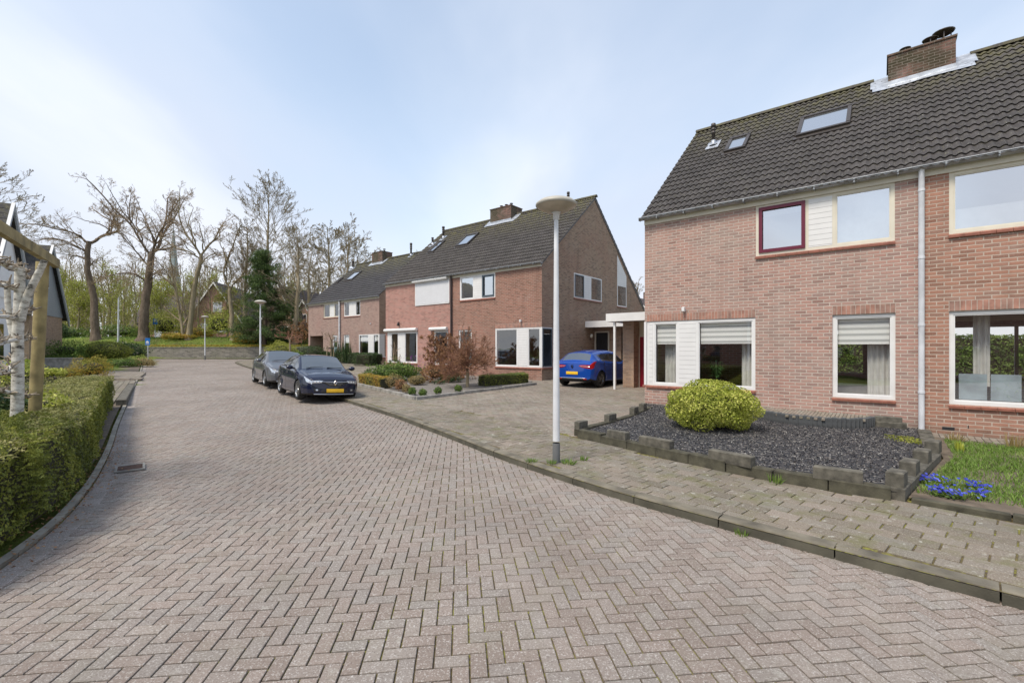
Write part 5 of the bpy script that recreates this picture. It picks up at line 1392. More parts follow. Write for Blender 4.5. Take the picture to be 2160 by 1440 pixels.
# drain grate in the left gutter
dg = thing('drain_grate', 'rusty drain grate let into the left gutter beside the hedge', 'drain grate', (-6.0, 6.98, -.088), math.atan2(2.07, -1.65))
mb = MB(); mb.box(-.22, .22, -.36, -.33, 0, .02); mb.box(-.22, .22, -.03, 0, 0, .02); mb.box(-.22, -.19, -.33, -.03, 0, .02); mb.box(.19, .22, -.33, -.03, 0, .02); mb.build('frame', M['concrete'], dg)
mb = MB()
for k in range(9): mb.box(-.18 + k * .042, -.16 + k * .042, -.33, -.03, -.01, .014)
mb.build('bars', flat('rusty iron', (.11, .065, .05), .8, .4, 20), dg)
mb = MB(); mb.box(-.19, .19, -.33, -.03, -.06, -.012); mb.build('pit', M['black'], dg)

# ------------------------------------------------------------------ near garden: gravel bed, stepped block edging, clipped bush, primroses
UX, VX = np.array([.781, -.6245]), np.array([.6245, .781])
def hs(t, s): return np.array([3.728, 12.98]) + UX * t + VX * s     # along the near facade / away from the street
M['gravel'] = Mat('dark slate gravel')
gm = M['gravel']; a = gm.N('ShaderNodeTexVoronoi'); a.inputs['Scale'].default_value = 38; gm.l.new(gm.coord(), a.inputs['Vector'])
sc_ = gm.N('ShaderNodeSeparateXYZ'); gm.l.new(a.outputs['Color'], sc_.inputs[0])
gm.col(gm.ramp(sc_.outputs[0], (0.0, (0.015, 0.016, 0.02)), (0.55, (0.04, 0.042, 0.05)), (0.85, (0.09, 0.08, 0.075)), (1.0, (0.36, 0.34, 0.31)))).rough(.8).bump(a.outputs[0], 1.0, .02)
M['gravel'] = gm.m
M['slate'] = leaf_mat('slate chips', (0.0, (0.012, 0.013, 0.017)), (0.6, (0.045, 0.048, 0.056)), (0.86, (0.09, 0.075, 0.07)), (1.0, (0.38, 0.37, 0.35)), trans=0.0, rough=.7)
BL = np.array([(1.33, 9.02), (1.70, 8.52), (2.44, 7.52), (3.12, 6.50), (3.62, 5.98), (4.48, 5.30)])
gpoly = [(1.30, 9.1), *[tuple(p) for p in BL[1:]], tuple(hs(5.86, -2.6)), tuple(hs(5.86, -.003)), tuple(hs(0.02, -.003)), (3.33, 11.72), (2.92, 10.94)]
fill('gravel_bed', gpoly, 0.095, M['gravel'], step=.5)
def chips(name, poly, n, size, z, mat, kind='stuff', zf=g):
    P = np.array(poly); lo, hi = P.min(0), P.max(0); C = RNG.uniform(lo, hi, (n, 2)); C = C[inside(C, poly)]
    C3 = np.column_stack([C, zf(C[:, 1]) + z + RNG.uniform(0, .015, len(C))])
    V, F, r = leaf_quads(C3, size, np.tile([0, 0, 1.], (len(C3), 1)), .9, .7)
    return struct(link(name, np_mesh(name, V, F, [mat], rnd=r)), kind)
chips('slate_chips', gpoly, 42000, .013, .097, M['slate'])

def blocks(name, label, pts, zs, w=0.19, group='concrete edging blocks of the gravel bed', x=.12):
    """a run of upright concrete blocks between successive points, each with its own top height"""
    out = []
    for i, ((x0, y0), (x1, y1)) in enumerate(zip(pts[:-1], pts[1:])):
        L = math.hypot(x1 - x0, y1 - y0); an = math.atan2(y1 - y0, x1 - x0)
        zt = zs[i % len(zs)]
        out.append((x0, y0, L, an, zt))
    return out
def arc(line, step):
    seg = np.diff(line, axis=0); cum = np.concatenate([[0], np.cumsum(np.hypot(seg[:, 0], seg[:, 1]))]); t = np.arange(0, cum[-1] + .01, cum[-1] / max(1, round(cum[-1] / step)) * .99999)
    return np.column_stack([np.interp(t, cum, line[:, 0]), np.interp(t, cum, line[:, 1])])
M['block'] = flat('lichened concrete', (0.105, 0.098, 0.08), 0.95, 0.5, 9, bump=0.8, bscale=80)
M['blocktop'] = flat('mossy dark concrete', (0.062, 0.058, 0.040), 0.95, 0.6, 6, bump=0.8, bscale=60)
def edging(name, label, line, step, z0, z1, w, tops=(), mat='blocktop', rot_tops=0, th=.16):
    t = thing(name, label, 'garden edging'); A = arc(np.array(line, float), step)
    for p, q in zip(A[:-1], A[1:]):
        L = math.hypot(*(q - p)); an = math.atan2(q[1] - p[1], q[0] - p[0]); mb = MB(); dz = random.uniform(-.012, .012)
        mb.bbox(.006, L - .006, -w / 2, w / 2, z0, z1 + dz, .012); o = mb.build('edging_block', M[mat], t, (p[0], p[1], float(g(p[1]))), an + random.uniform(-.02, .02))
    cum = 0
    for (d, ln, side, rot) in tops:
        seg = np.diff(np.array(line, float), axis=0); c = np.concatenate([[0], np.cumsum(np.hypot(seg[:, 0], seg[:, 1]))])
        x = np.interp(d, c, np.array(line)[:, 0]); y = np.interp(d, c, np.array(line)[:, 1]); x2 = np.interp(d + .05, c, np.array(line)[:, 0]); y2 = np.interp(d + .05, c, np.array(line)[:, 1])
        mb = MB(); mb.bbox(-ln / 2, ln / 2, -w * .42 + side, w * .42 + side, z1 - .02, z1 + th, .012); mb.build('top_block', M['block'], t, (float(x), float(y), float(g(y))), math.atan2(y2 - y, x2 - x) + rot)
    return t
front = [(1.33, 9.02), (1.70, 8.52), (2.44, 7.52), (3.12, 6.50), (3.62, 5.98), (4.40, 5.36)]
edging('block_edging', 'stepped low edging of dark mossy concrete blocks along the front of the gravel bed', front, .62, -.1, .15, .15, [(.95, .42, .0, 0), (1.75, .60, .0, 0), (3.05, .62, 0, 0), (4.3, .5, .0, 0)], th=.13)
edging('block_edging', 'short stepped block edging between the driveway and the gravel bed', [(1.28, 9.12), (1.95, 9.85), (2.7, 10.75), (3.3, 11.68), (3.62, 12.2)], .5, -.1, .14, .14, [(.15, .3, 0, 0), (1.3, .34, 0, 0), (2.6, .34, 0, 0), (3.3, .3, 0, 0)], th=.14)
edge_r = [tuple(np.array((4.42, 5.35))), tuple(hs(5.84, -2.6)), tuple(hs(5.84, -.35))]
edging('block_edging', 'row of pale stepped concrete blocks dividing the gravel bed from the lawn', edge_r, .4, -.1, .14, .2, [(.15, .24, 0, 0), (.95, .3, 0, 0), (1.9, .3, 0, 0), (2.9, .3, 0, 0)], mat='block', th=.17)
edging('block_edging', 'two grey blocks against the house wall behind the gravel', [tuple(hs(4.95, -.2)), tuple(hs(5.6, -.22))], .5, 0, .2, .14, [(.35, .45, 0, 0)], mat='block', th=.12)
edging('kerb_edging', 'low dark kerb stones in front of the lawn and primroses', [(4.54, 5.26), (5.15, 4.66), (7.0, 2.75), (8.2, 1.2)], .8, -.1, .07, .09, mat='blocktop')
# curved palisade retaining the strip of clay pavers against the wall
pal = thing('palisade_edging', 'curved row of small upright palisade posts holding raised clay pavers by the wall', 'garden edging')
ps = np.array([hs(2.75, -.35), hs(3.0, -.72), hs(3.6, -1.0), hs(4.3, -1.0), hs(4.85, -.72), hs(5.05, -.28)]); ps = smooth_poly(ps, 3)
A = arc(ps, .085)
for p in A:
    mb = MB(); mb.bbox(-.041, .041, -.05, .05, -.05, .29 + random.uniform(-.01, .01), .012); mb.build('palisade_post', M['palis'] if 'palis' in M else M.setdefault('palis', flat('dark palisade concrete', (.075, .08, .085), .9, .3, 12)), pal, (p[0], p[1], float(g(p[1])) + .01), math.atan2(-.6245, .781) + random.uniform(-.1, .1))
C_, A_ = running([tuple(p) for p in ps] + [tuple(hs(5.0, -.01)), tuple(hs(2.8, -.01))], R(51), np.array([0, 0]), .2, .065)
V_, F_, r_ = stones(C_, A_, .2, .065, .285, gap=.006, tilt=.02)
link('paver_strip', np_mesh('paver_strip', V_, F_, [M['drive']], rnd=r_), pal)
bush('clipped_shrub', 'big rounded yellow-green shrub in front of the corner window of the near house', 'shrub', (4.10, 9.5, .08), (.88, .78, .53), 'leaf_bright', 21000, .025, .38, .10, spread=1.1)

# lawn and flowers right of the blocks
lpoly = [(4.58, 5.34), (5.2, 4.74), (7.05, 2.85), (8.3, 1.2), tuple(hs(11, -6)), tuple(hs(11, -.6)), tuple(hs(5.95, -.5)), tuple(hs(5.95, -2.6))]
fill('lawn', lpoly, .03, M['soil'], step=.5)
def blades(name, poly, n, h, z, mat, kind='stuff', w=.006, zf=g, keepf=None, lean=.5):
    P = np.array(poly); C = RNG.uniform(P.min(0), P.max(0), (n, 2)); C = C[inside(C, poly)]
    if keepf is not None: C = C[keepf(C)]
    m = len(C); a = RNG.uniform(0, 6.28, m); H_ = h * RNG.uniform(.5, 1.3, m); ln = RNG.uniform(0, lean, m) * H_; b = RNG.uniform(0, 6.28, m)
    zb = zf(C[:, 1]) + z if zf is not None else z
    base = np.column_stack([C, zb * np.ones(m)])
    s = np.column_stack([np.cos(a), np.sin(a), 0 * a]) * w * RNG.uniform(.6, 1.3, m)[:, None]
    l1 = np.column_stack([np.cos(b) * ln * .4, np.sin(b) * ln * .4, H_ * .6]); l2 = np.column_stack([np.cos(b) * ln, np.sin(b) * ln, H_])
    V = np.stack([base - s, base + s, base + s * .8 + l1, base - s * .8 + l1, base + l2 + s * .1, base + l2 - s * .1], 1).reshape(-1, 3)
    k = np.arange(m)[:, None] * 6; F = np.concatenate([k + [0, 1, 2, 3], k + [3, 2, 4, 5]])
    o = link(name, np_mesh(name, V, F, [mat], rnd=np.repeat(RNG.random(m), 6))); 
    if kind: o['kind'] = kind
    return o
def patchy(f, thr, ph=0):
    return lambda C: (np.sin(C[:, 0] * f + ph) * np.sin(C[:, 1] * f * 1.3 + ph * 2) + .5 * np.sin(C[:, 0] * f * 2.7) * np.sin(C[:, 1] * f * 2.1) + RNG.normal(0, .35, len(C))) > thr
gl = [(4.8, 5.5), (5.6, 4.9), (7.05, 3.1), (8.3, 1.4), tuple(hs(11, -5.6)), tuple(hs(11, -.8)), tuple(hs(6.1, -.75)), tuple(hs(6.1, -2.4))]
blades('grass', gl, 95000, .06, .03, M['grassblade'], lean=1.3, w=.0045, keepf=patchy(2.2, -.85))
# clay strip along the neighbour's wall
C_, A_ = running([tuple(hs(5.95, -.5)), tuple(hs(5.95, -.01)), tuple(hs(11, -.01)), tuple(hs(11, -.5))], R(51), np.array([0, 0]), .1, .1)
V_, F_, r_ = stones(C_, A_, .1, .1, .045, gap=.008, tilt=.03); o = link('clay_strip', np_mesh('clay_strip', V_, F_, [M['drive']], rnd=r_)); struct(o)
M['petal'] = leaf_mat('blue petals', (0.0, (0.02, 0.025, 0.22)), (0.6, (0.04, 0.06, 0.45)), (1.0, (0.14, 0.17, 0.70)), trans=.15)
prim = [(5.30, 5.88, 'leftmost clump of blue primroses nearest the block row'), (4.97, 5.38, 'blue primroses in front, close to the kerb stones and the block row'), (5.43, 5.77, 'small single blue primrose just behind the row'), (5.05, 5.28, 'low blue primroses in the middle of the row'), (5.63, 5.63, 'large clump of blue primroses farther right in the grass'), (5.34, 5.28, 'rightmost blue primroses in front of the large clump')]
for k, (x, y, lab) in enumerate(prim):
    t = thing('primrose', lab, 'flower', (x, y, .035), 0, 'blue primroses at the lawn edge')
    n = 40; C = np.column_stack([RNG.normal(0, .05, n), RNG.normal(0, .05, n), RNG.uniform(.0, .04, n)]); V, F, r = leaf_quads(C, .035, np.tile([0, 0, 1.], (n, 1)), .9, .4)
    link('leaves', np_mesh('leaves', V, F, [M['leaf_green']], rnd=r), t)
    n = 42 if k != 2 else 18; C = np.column_stack([RNG.normal(0, .062, n), RNG.normal(0, .055, n), RNG.uniform(.04, .11, n)]); V, F, r = leaf_quads(C, .019, np.tile([0, -.5, 1.], (n, 1)), .5, .8)
    link('petals', np_mesh('petals', V, F, [M['petal']], rnd=r), t)
def tuft(name, label, cat, x, y, z, n, h, rad, mat, group=None, w=.006):
    t = thing(name, label, cat, (x, y, z), 0, group)
    a = RNG.uniform(0, 6.28, n); rr_ = rad * np.sqrt(RNG.random(n)); b = np.column_stack([np.cos(a) * rr_, np.sin(a) * rr_, 0 * a]); q = RNG.uniform(0, 6.28, n)
    s = np.column_stack([np.cos(q), np.sin(q), 0 * q]) * w; H_ = h * RNG.uniform(.5, 1.2, n); top = b * RNG.uniform(1, 2.2, n)[:, None] + np.column_stack([0 * a, 0 * a, H_])
    mid = (b + top) / 2 + [0, 0, 0] + np.column_stack([0 * a, 0 * a, H_ * .1])
    V = np.stack([b - s, b + s, mid + s * .8, mid - s * .8, top + s * .1, top - s * .1], 1).reshape(-1, 3); k = np.arange(n)[:, None] * 6
    link('leaves', np_mesh('leaves', V, np.concatenate([k + [0, 1, 2, 3], k + [3, 2, 4, 5]]), [M[mat]], rnd=np.repeat(RNG.random(n), 6)), t); return t
for tt, lab, m_, hh in ((6.25, 'dry stems sprouting at the wall nearest the downpipe', 'leaf_straw', .16), (7.0, 'tuft of pale green shoots under the wide window of the neighbour', 'leaf_straw', .24), (7.55, 'thin group of green shoots farthest right along the wall', 'grassblade', .2)):
    p = hs(tt, -.7 - .1 * (tt - 6)); tuft('perennial_shoots', lab, 'plant', p[0], p[1], .03, 60, hh, .12, m_, 'perennials sprouting along the wall', .007)
p = hs(5.55, -1.5); bush('ground_cover_plant', 'small bright green cushion plant in the gravel beside the dividing blocks', 'plant', (p[0], p[1], .03), (.28, .45, .06), 'leaf_spring', 1500, .02, .5, .1)
p = hs(6.2, -1.75); tuft('seedling', 'single yellow-green seedling at the corner of the lawn', 'plant', p[0], p[1], .03, 22, .16, .05, 'leaf_bright', None, .02)
for k, (x, y, lab) in enumerate([(.60, 7.02, 'grass tuft on the street side of the foreground lamp post'), (.86, 7.02, 'larger grass tuft right at the foot of the foreground lamp post'), (1.12, 7.25, 'small grass tuft in the tiles right of the lamp post'), (.30, 7.12, 'small grass tuft left of the lamp post by the kerb'), (3.42, 6.0, 'long grass tuft under the block edging of the gravel bed'), (2.28, 4.58, 'bright grass tuft in the road joint below the kerb')]):
    tuft('grass_tuft', lab, 'grass tuft', x, y, (-.1 if k == 5 else 0) + .0, 60 if k != 1 else 110, .07 if k != 4 else .12, .07 if k != 1 else .1, 'grassblade', 'grass tufts between the paving stones', .004)
# budding branch leaning in from the right
t = thing('bare_shrub', 'thin budding branches leaning in at the right edge before the house', 'shrub', (hs(8.0, -1.6)[0], hs(8.0, -1.6)[1], .03)); W_ = Wood(); tips = []
for k in range(7):
    W_.grow((0, 0, 0), (RNG.normal(0, .5) - .25, RNG.normal(0, .4), 1.4), 1.2, .009, 1, .12, .02, 4, .6, .5, 6, .003)
link('stems', W_.mesh('stems', M['twig']), t)
C = np.repeat(np.array(W_.tips), 5, 0) + RNG.normal(0, .03, (len(W_.tips) * 5, 3)); V, F, r = leaf_quads(C, .025); link('leaves', np_mesh('leaves', V, F, [M['leaf_bright']], rnd=r), t)

# ------------------------------------------------------------------ middle garden
mg = [(-6.31, 18.9), (-3.0, 14.46), (0.67, 18.75), (.9, 20.5), (-.4, 22.0), (-6.0, 26.6), (-8.0, 24.9)]
fill('planting_bed', mg, .03, M['gravel2'] if 'gravel2' in M else M.setdefault('gravel2', flat('grey garden gravel', (.17, .155, .14), .95, .6, 40, bump=1, bscale=60)), step=.6)
edging('kerb_edging', 'low kerb around the garden of the middle house, on the pavement side', [(-6.31, 18.87), (-3.0, 14.42)], 1.0, -.1, .10, .10, mat='concrete')
edging('kerb_edging', 'low kerb around the garden of the middle house, on the driveway side', [(-3.0, 14.42), (0.67, 18.71), (1.0, 19.1)], 1.0, -.1, .10, .10, mat='concrete')
def gz(y): return float(g(y)) + .03
def round_tree(label, x, y, hstem, r, mat, n=9, seed=1, name='twiggy_tree', zs=1.0, tw=.0055, cat='tree', leafy=None, lv=3):
    global RNG
    kp = RNG; RNG = np.random.default_rng(seed); t = thing(name, label, cat, (x, y, gz(y)))
    T = Wood(); T.limb([(0, 0, -.2), (.02, 0, hstem * .5), (0, .02, hstem)], [.075, .06, .06], 8); C_ = Wood()
    for k in range(n * 3):
        a = RNG.uniform(0, 6.28); e = math.asin(RNG.uniform(-.25, .98)); d = np.array([math.cos(a) * math.cos(e), math.sin(a) * math.cos(e), math.sin(e) * zs])
        C_.grow((0, 0, hstem * RNG.uniform(.75, 1.1)), d, r * RNG.uniform(.85, 1.1) * (1.25 if e > .8 else 1), .02, lv, .16, .03, 5, .55, .5, 5, tw)
    link('trunk', T.mesh('trunk', M['bark_light']), t); link('crown', C_.mesh('crown', M[mat]), t)
    if leafy:
        P = np.array(C_.tips); P = P[RNG.random(len(P)) < leafy[1]]; V, F, r_ = leaf_quads(P + RNG.normal(0, .03, P.shape), leafy[2]); link('leaves', np_mesh('leaves', V, F, [M[leafy[0]]], rnd=r_), t)
    RNG = kp; return t
round_tree('round crowned tree of dense reddish bare twigs in the middle garden', -1.74, 17.95, .85, 1.15, 'twig_red', 24, 3, tw=.005, leafy=('leaf_brown', .5, .014), zs=1.0)
round_tree('reddish beech-like bush left of the round tree, against the brick wall', -3.15, 20.6, .4, 1.4, 'twig_red', 9, 5, name='twiggy_shrub', zs=1.4, cat='shrub', leafy=('leaf_brown', .95, .035), lv=3)
round_tree('small grey bare shrub in front of the shuttered window', -5.45, 22.0, .45, 1.0, 'twig', 2, 8, name='twiggy_shrub', cat='shrub', lv=2)
bush('evergreen_shrub', 'broad dark green evergreen shrub in the middle garden', 'shrub', (-5.25, 20.6, gz(20.6)), (1.15, .9, .42), 'leaf_green', 5000, .045, .45, .25)
bush('dome_shrub', 'small tan domed shrub on the gravel of the middle garden', 'shrub', (-3.85, 18.75, gz(18.7)), (.36, .34, .2), 'leaf_straw', 1800, .02, .2, .05)
bush('cushion_shrub', 'dark red-brown shrub with dead leaves beside the wall of the middle house', 'shrub', (-3.3, 19.9, gz(19.9)), (.6, .55, .42), 'leaf_brown', 2200, .03, .5, .2)
bush('cushion_shrub', 'dark green low juniper right of the red-brown shrub', 'shrub', (-2.6, 19.7, gz(19.7)), (.5, .3, .2), 'leaf_dark', 1400, .03, .5, .2)
bush('cushion_shrub', 'blue grey low cushion on the gravel under the twiggy trees', 'shrub', (-3.0, 19.0, gz(19)), (.3, .25, .1), 'leaf_dark', 500, .02, .5, .2)
tuft('heather', 'heather with purple flower spikes beside the brick wall', 'plant', -4.25, 20.6, gz(20.6), 60, .8, .3, 'leaf_green', None, .008)
C = np.column_stack([RNG.normal(-4.3, .35, 120), RNG.normal(20.6, .2, 120), gz(20.6) + RNG.uniform(.4, 1.15, 120)]); V, F, r = leaf_quads(C, .03)
M['purple'] = leaf_mat('purple petals', (0, (.25, .05, .30)), (1, (.45, .15, .5))); tag(link('purple_flowers', np_mesh('purple_flowers', V, F, [M['purple']], rnd=r)), 'scattered purple blossoms above the heather by the brick wall', 'flowers')
# low hedges
def hedge_run(name, label, pts, w, h, leaf, dens=900, size=.025, bump=.05, group=None, cat='hedge', topleaf=None, gz_=gz):
    t = thing(name, label, cat, (pts[0][0], pts[0][1], gz_(pts[0][1])), 0, group); P = np.array(pts, float); seg = np.diff(P, axis=0); cum = np.concatenate([[0], np.cumsum(np.hypot(seg[:, 0], seg[:, 1]))]); L = cum[-1]
    area = L * (w + 2 * h) + 2 * w * h; n = int(area * dens); u_ = RNG.uniform(-.02, L + .02, n); per = RNG.uniform(0, 2 * h + w, n)
    side = np.where(per < h, -w / 2, np.where(per < 2 * h, w / 2, per - 2 * h - w / 2)); z = np.where(per < 2 * h, per % h, h)
    nrm = np.where((per < h)[:, None], [0, -1, 0.], np.where((per < 2 * h)[:, None], [0, 1, 0.], [0, 0, 1.]))
    ends = RNG.random(n) < (2 * w * h / area); ev = RNG.random(n) < .5
    u_ = np.where(ends, np.where(ev, 0, L), u_); side = np.where(ends, RNG.uniform(-w / 2, w / 2, n), side); z = np.where(ends, RNG.uniform(0, h, n), z)
    x = np.interp(u_, cum, P[:, 0]); y = np.interp(u_, cum, P[:, 1]); x2 = np.interp(u_ + .05, cum, P[:, 0]); x1 = np.interp(u_ - .05, cum, P[:, 0]); y2 = np.interp(u_ + .05, cum, P[:, 1]); y1 = np.interp(u_ - .05, cum, P[:, 1])
    dx, dy = x2 - x1, y2 - y1; ln = np.hypot(dx, dy) + 1e-9; dx /= ln; dy /= ln
    wob = bump * (np.sin(u_ * 5 + z * 7) * np.sin(side * 9 + z * 5 + u_ * 2)) + bump * .5 * np.sin(u_ * 17) * np.sin(z * 15 + side * 13) - bump * 1.2 * RNG.random(n) ** 2
    rr_ = np.where(per < 2 * h, 0.0, 1.0); edge = np.clip((z / h - .85) / .15, 0, 1) * .05
    sd_ = side + np.sign(side) * np.where(nrm[:, 2] > .5, 0, wob - edge); zz_ = z + np.where(nrm[:, 2] > .5, wob - .05 * (np.abs(side) / (w / 2)) ** 6, 0)
    ends_w = np.where(ends, wob * .7, 0) * np.where(ev, -1, 1)
    C = np.column_stack([x - dy * sd_ + dx * ends_w, y + dx * sd_ + dy * ends_w, np.maximum(zz_, .01) + g(y) + .03]) - [pts[0][0], pts[0][1], gz_(pts[0][1])]
    Nn = np.column_stack([-dy * np.sign(side) * (1 - nrm[:, 2]), dx * np.sign(side) * (1 - nrm[:, 2]), nrm[:, 2] + .15])
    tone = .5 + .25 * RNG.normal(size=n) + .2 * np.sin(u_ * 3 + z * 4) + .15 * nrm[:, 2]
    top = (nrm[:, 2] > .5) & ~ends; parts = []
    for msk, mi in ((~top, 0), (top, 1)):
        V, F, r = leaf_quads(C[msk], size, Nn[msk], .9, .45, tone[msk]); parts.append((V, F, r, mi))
    # inner body
    Q = densify(list(P), .4); T = np.gradient(Q, axis=0); T /= np.hypot(T[:, 0], T[:, 1])[:, None]; Nq = np.column_stack([-T[:, 1], T[:, 0]]); iw = w / 2 - bump * 1.6; ih = h - bump * 1.6
    pr = [(-iw, 0), (-iw, ih), (iw, ih), (iw, 0)]; CV = np.array([[q[0] + nn[0] * a - pts[0][0], q[1] + nn[1] * a - pts[0][1], float(g(q[1])) + .03 + b - gz_(pts[0][1])] for q, nn in zip(Q, Nq) for a, b in pr])
    m_ = len(Q); i = np.arange(m_ * 4).reshape(m_, 4); CF = np.concatenate([np.stack([i[:-1, k], i[:-1, (k + 1) % 4], i[1:, (k + 1) % 4], i[1:, k]], -1) for k in range(4)] + [i[:1], i[-1:]])
    parts.append((CV, CF, np.zeros(len(CV)), 2))
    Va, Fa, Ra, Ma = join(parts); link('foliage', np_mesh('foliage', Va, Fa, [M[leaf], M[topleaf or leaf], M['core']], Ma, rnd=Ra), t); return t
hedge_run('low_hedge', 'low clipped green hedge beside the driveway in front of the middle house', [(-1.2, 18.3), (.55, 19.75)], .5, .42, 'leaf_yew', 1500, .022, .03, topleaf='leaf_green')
hedge_run('low_hedge', 'low orange-tinged hedge along the pavement beside the black car', [(-6.2, 19.3), (-4.75, 17.35)], .5, .42, 'leaf_orange', 1500, .022, .04)
for k, (x, y, r, lf, lab) in enumerate([(-4.35, 17.1, .30, 'leaf_straw', 'dry straw shrub at the end of the orange hedge'), (-4.0, 16.6, .22, 'leaf_brown', 'small brown dried shrub along the pavement kerb'), (-3.65, 16.0, .16, 'leaf_straw', 'pale dried flower clump at the kerb near the garden corner'), (-3.3, 15.3, .14, 'leaf_green', 'little green box plant close to the garden corner'), (-2.9, 15.0, .13, 'leaf_green', 'little green box plant exactly at the garden corner'), (-2.5, 15.6, .13, 'leaf_green', 'little green plant right of the garden corner'), (-1.9, 16.3, .13, 'leaf_green', 'fourth little green plant along the driveway kerb')]):
    bush('border_plant', lab, 'plant', (x, y, gz(y)), (r, r, r), lf, int(600 + 2500 * r), .02, .4, .15, group='small border plants of the middle garden')

# ------------------------------------------------------------------ far end of the right side
hedge_run('low_hedge', 'dark low hedge in front of the farthest brick house', [(-9.6, 33.2), (-17.0, 39.1)], .7, .75, 'leaf_dark', 500, .05, .05)
bush('clipped_shrub', 'dark green box-shaped shrub at the corner of the farthest house', 'shrub', (-10.3, 32.4, gz(32.4)), (.7, .6, .45), 'leaf_dark', 2500, .035, .25, .05, box=.4)
bush('round_shrub', 'large bright green rounded bush behind the second street lamp', 'shrub', (-17.4, 34.9, gz(35)), (1.15, 1.1, .85), 'leaf_spring', 5500, .045, .3, .1)
bush('round_shrub', 'smaller glossy green bush in front of the large bright one', 'shrub', (-15.3, 32.8, gz(33)), (.85, .7, .5), 'leaf_green', 2500, .045, .3, .1)
bush('round_shrub', 'dark green bush right of the large bright green one', 'shrub', (-15.8, 36.2, gz(36)), (1.2, .9, .7), 'leaf_dark', 3000, .05, .3, .12)
round_tree('small pollarded tree with a reddish mop crown behind the parked cars', -15.1, 31.4, 1.9, 1.0, 'twig_red', 3, 11, name='mop_tree', lv=2, tw=.01)
round_tree('young bare tree tied to stakes before the farthest house', -13.4, 34.2, 1.8, .75, 'twig', 3, 12, name='mop_tree', lv=2, tw=.01)
t = thing('tree_stake', 'pair of wooden stakes holding the young tree before the farthest house', 'tree stake', (-13.4, 34.1, gz(34))); 
for k in (-.25, .25):
    mb = MB(); mb.tube([(k, 0, 0), (k, 0, 1.3)], .04, 8); mb.build('post', M['bark_light'], t)
mb = MB(); mb.box(-.28, .28, -.05, -.03, 1.1, 1.18); mb.build('strap', M['black'], t)
for (x, y) in ((-14.0, 36.6), (-13.2, 36.0), (-12.6, 35.4)): 
    tuft('bamboo', 'dark upright bamboo-like clump before the farthest house, ' + {-14.0: 'leftmost of three', -13.2: 'the middle one', -12.6: 'rightmost of three'}[x], 'plant', x, y, gz(y), 90, 1.5, .25, 'leaf_dark', 'bamboo before the glazed porch', .02)

hedge_run('back_garden_hedge', 'tall green back garden hedge seen only through the windows of the near house', [tuple(hs(-1, 18)), tuple(hs(13, 18))], .8, 2.0, 'leaf_green', 260, .07, .08)

# ------------------------------------------------------------------ retaining wall and bank beyond the street
M['wallbrick'] = brick_mat('old grey stone wall', (0.17, 0.16, 0.14), (0.26, 0.24, 0.21), (0.12, 0.115, 0.10), (0.38, 0.36, 0.32), (0.13, 0.14, 0.07), 0.4, row=0.12, bw=0.34, seed=9)
t = thing('retaining_wall', 'long low grey brick retaining wall closing the far end of the street', 'wall', (0, 44.9, 0))
mb = MB(); mb.box(-35.6, -17.0, 0, .35, .5, 1.86); mb.build('wall', M['wallbrick'], t)
mb = MB(); x = -35.6
while x < -17.05: mb.bbox(x + .01, min(x + .6, -17) - .01, -.04, .4, 1.862, 1.92, .01); x += .6
mb.build('coping', M['concrete'], t)
mb = MB(); mb.box(-35.6, -17, -.5, -.001, .78, .84); mb.build('kerb', M['kerb'], t)
def gt(x, y): return float(terr(x, y))
# grass and ivy spilling over the wall top
blades('bank_grass', [(-62, 45.6), (-17, 45.4), (-17, 56), (-62, 56)], 42000, .16, 0, M['grassblade'], w=.02, zf=None, lean=.8) if False else None
P = RNG.uniform([-64, 30], [-17, 58], (90000, 2)); P = P[(P[:, 1] > 45.5) | (P[:, 0] < left_x(np.clip(P[:, 1], 24, 44.8)) - 1.5)]
P = P[RNG.random(len(P)) < np.clip(.75 + .5 * np.sin(P[:, 0] * .6) * np.sin(P[:, 1] * .8), .15, 1)]
m = len(P); a = RNG.uniform(0, 6.28, m); s = np.column_stack([np.cos(a), np.sin(a), 0 * a]) * .025; b = np.column_stack([P, terr(P[:, 0], P[:, 1]) - .01]); hh = RNG.uniform(.05, .16, m)
tp = b + np.column_stack([RNG.normal(0, .04, m), RNG.normal(0, .04, m), hh]); V = np.stack([b - s, b + s, tp + s * .2, tp - s * .2], 1).reshape(-1, 3)
struct(link('bank_grass', np_mesh('bank_grass', V, np.arange(m * 4).reshape(m, 4), [M['grassblade']], rnd=np.repeat(RNG.random(m), 4))), 'stuff')
P = np.column_stack([RNG.uniform(-35.5, -17, 5000), RNG.normal(45.4, .35, 5000)]); C = np.column_stack([P, 1.95 + RNG.uniform(0, .22, 5000)]); V, F, r = leaf_quads(C, .05)
struct(link('ivy', np_mesh('ivy', V, F, [M['leaf_orange']], rnd=r)), 'stuff')

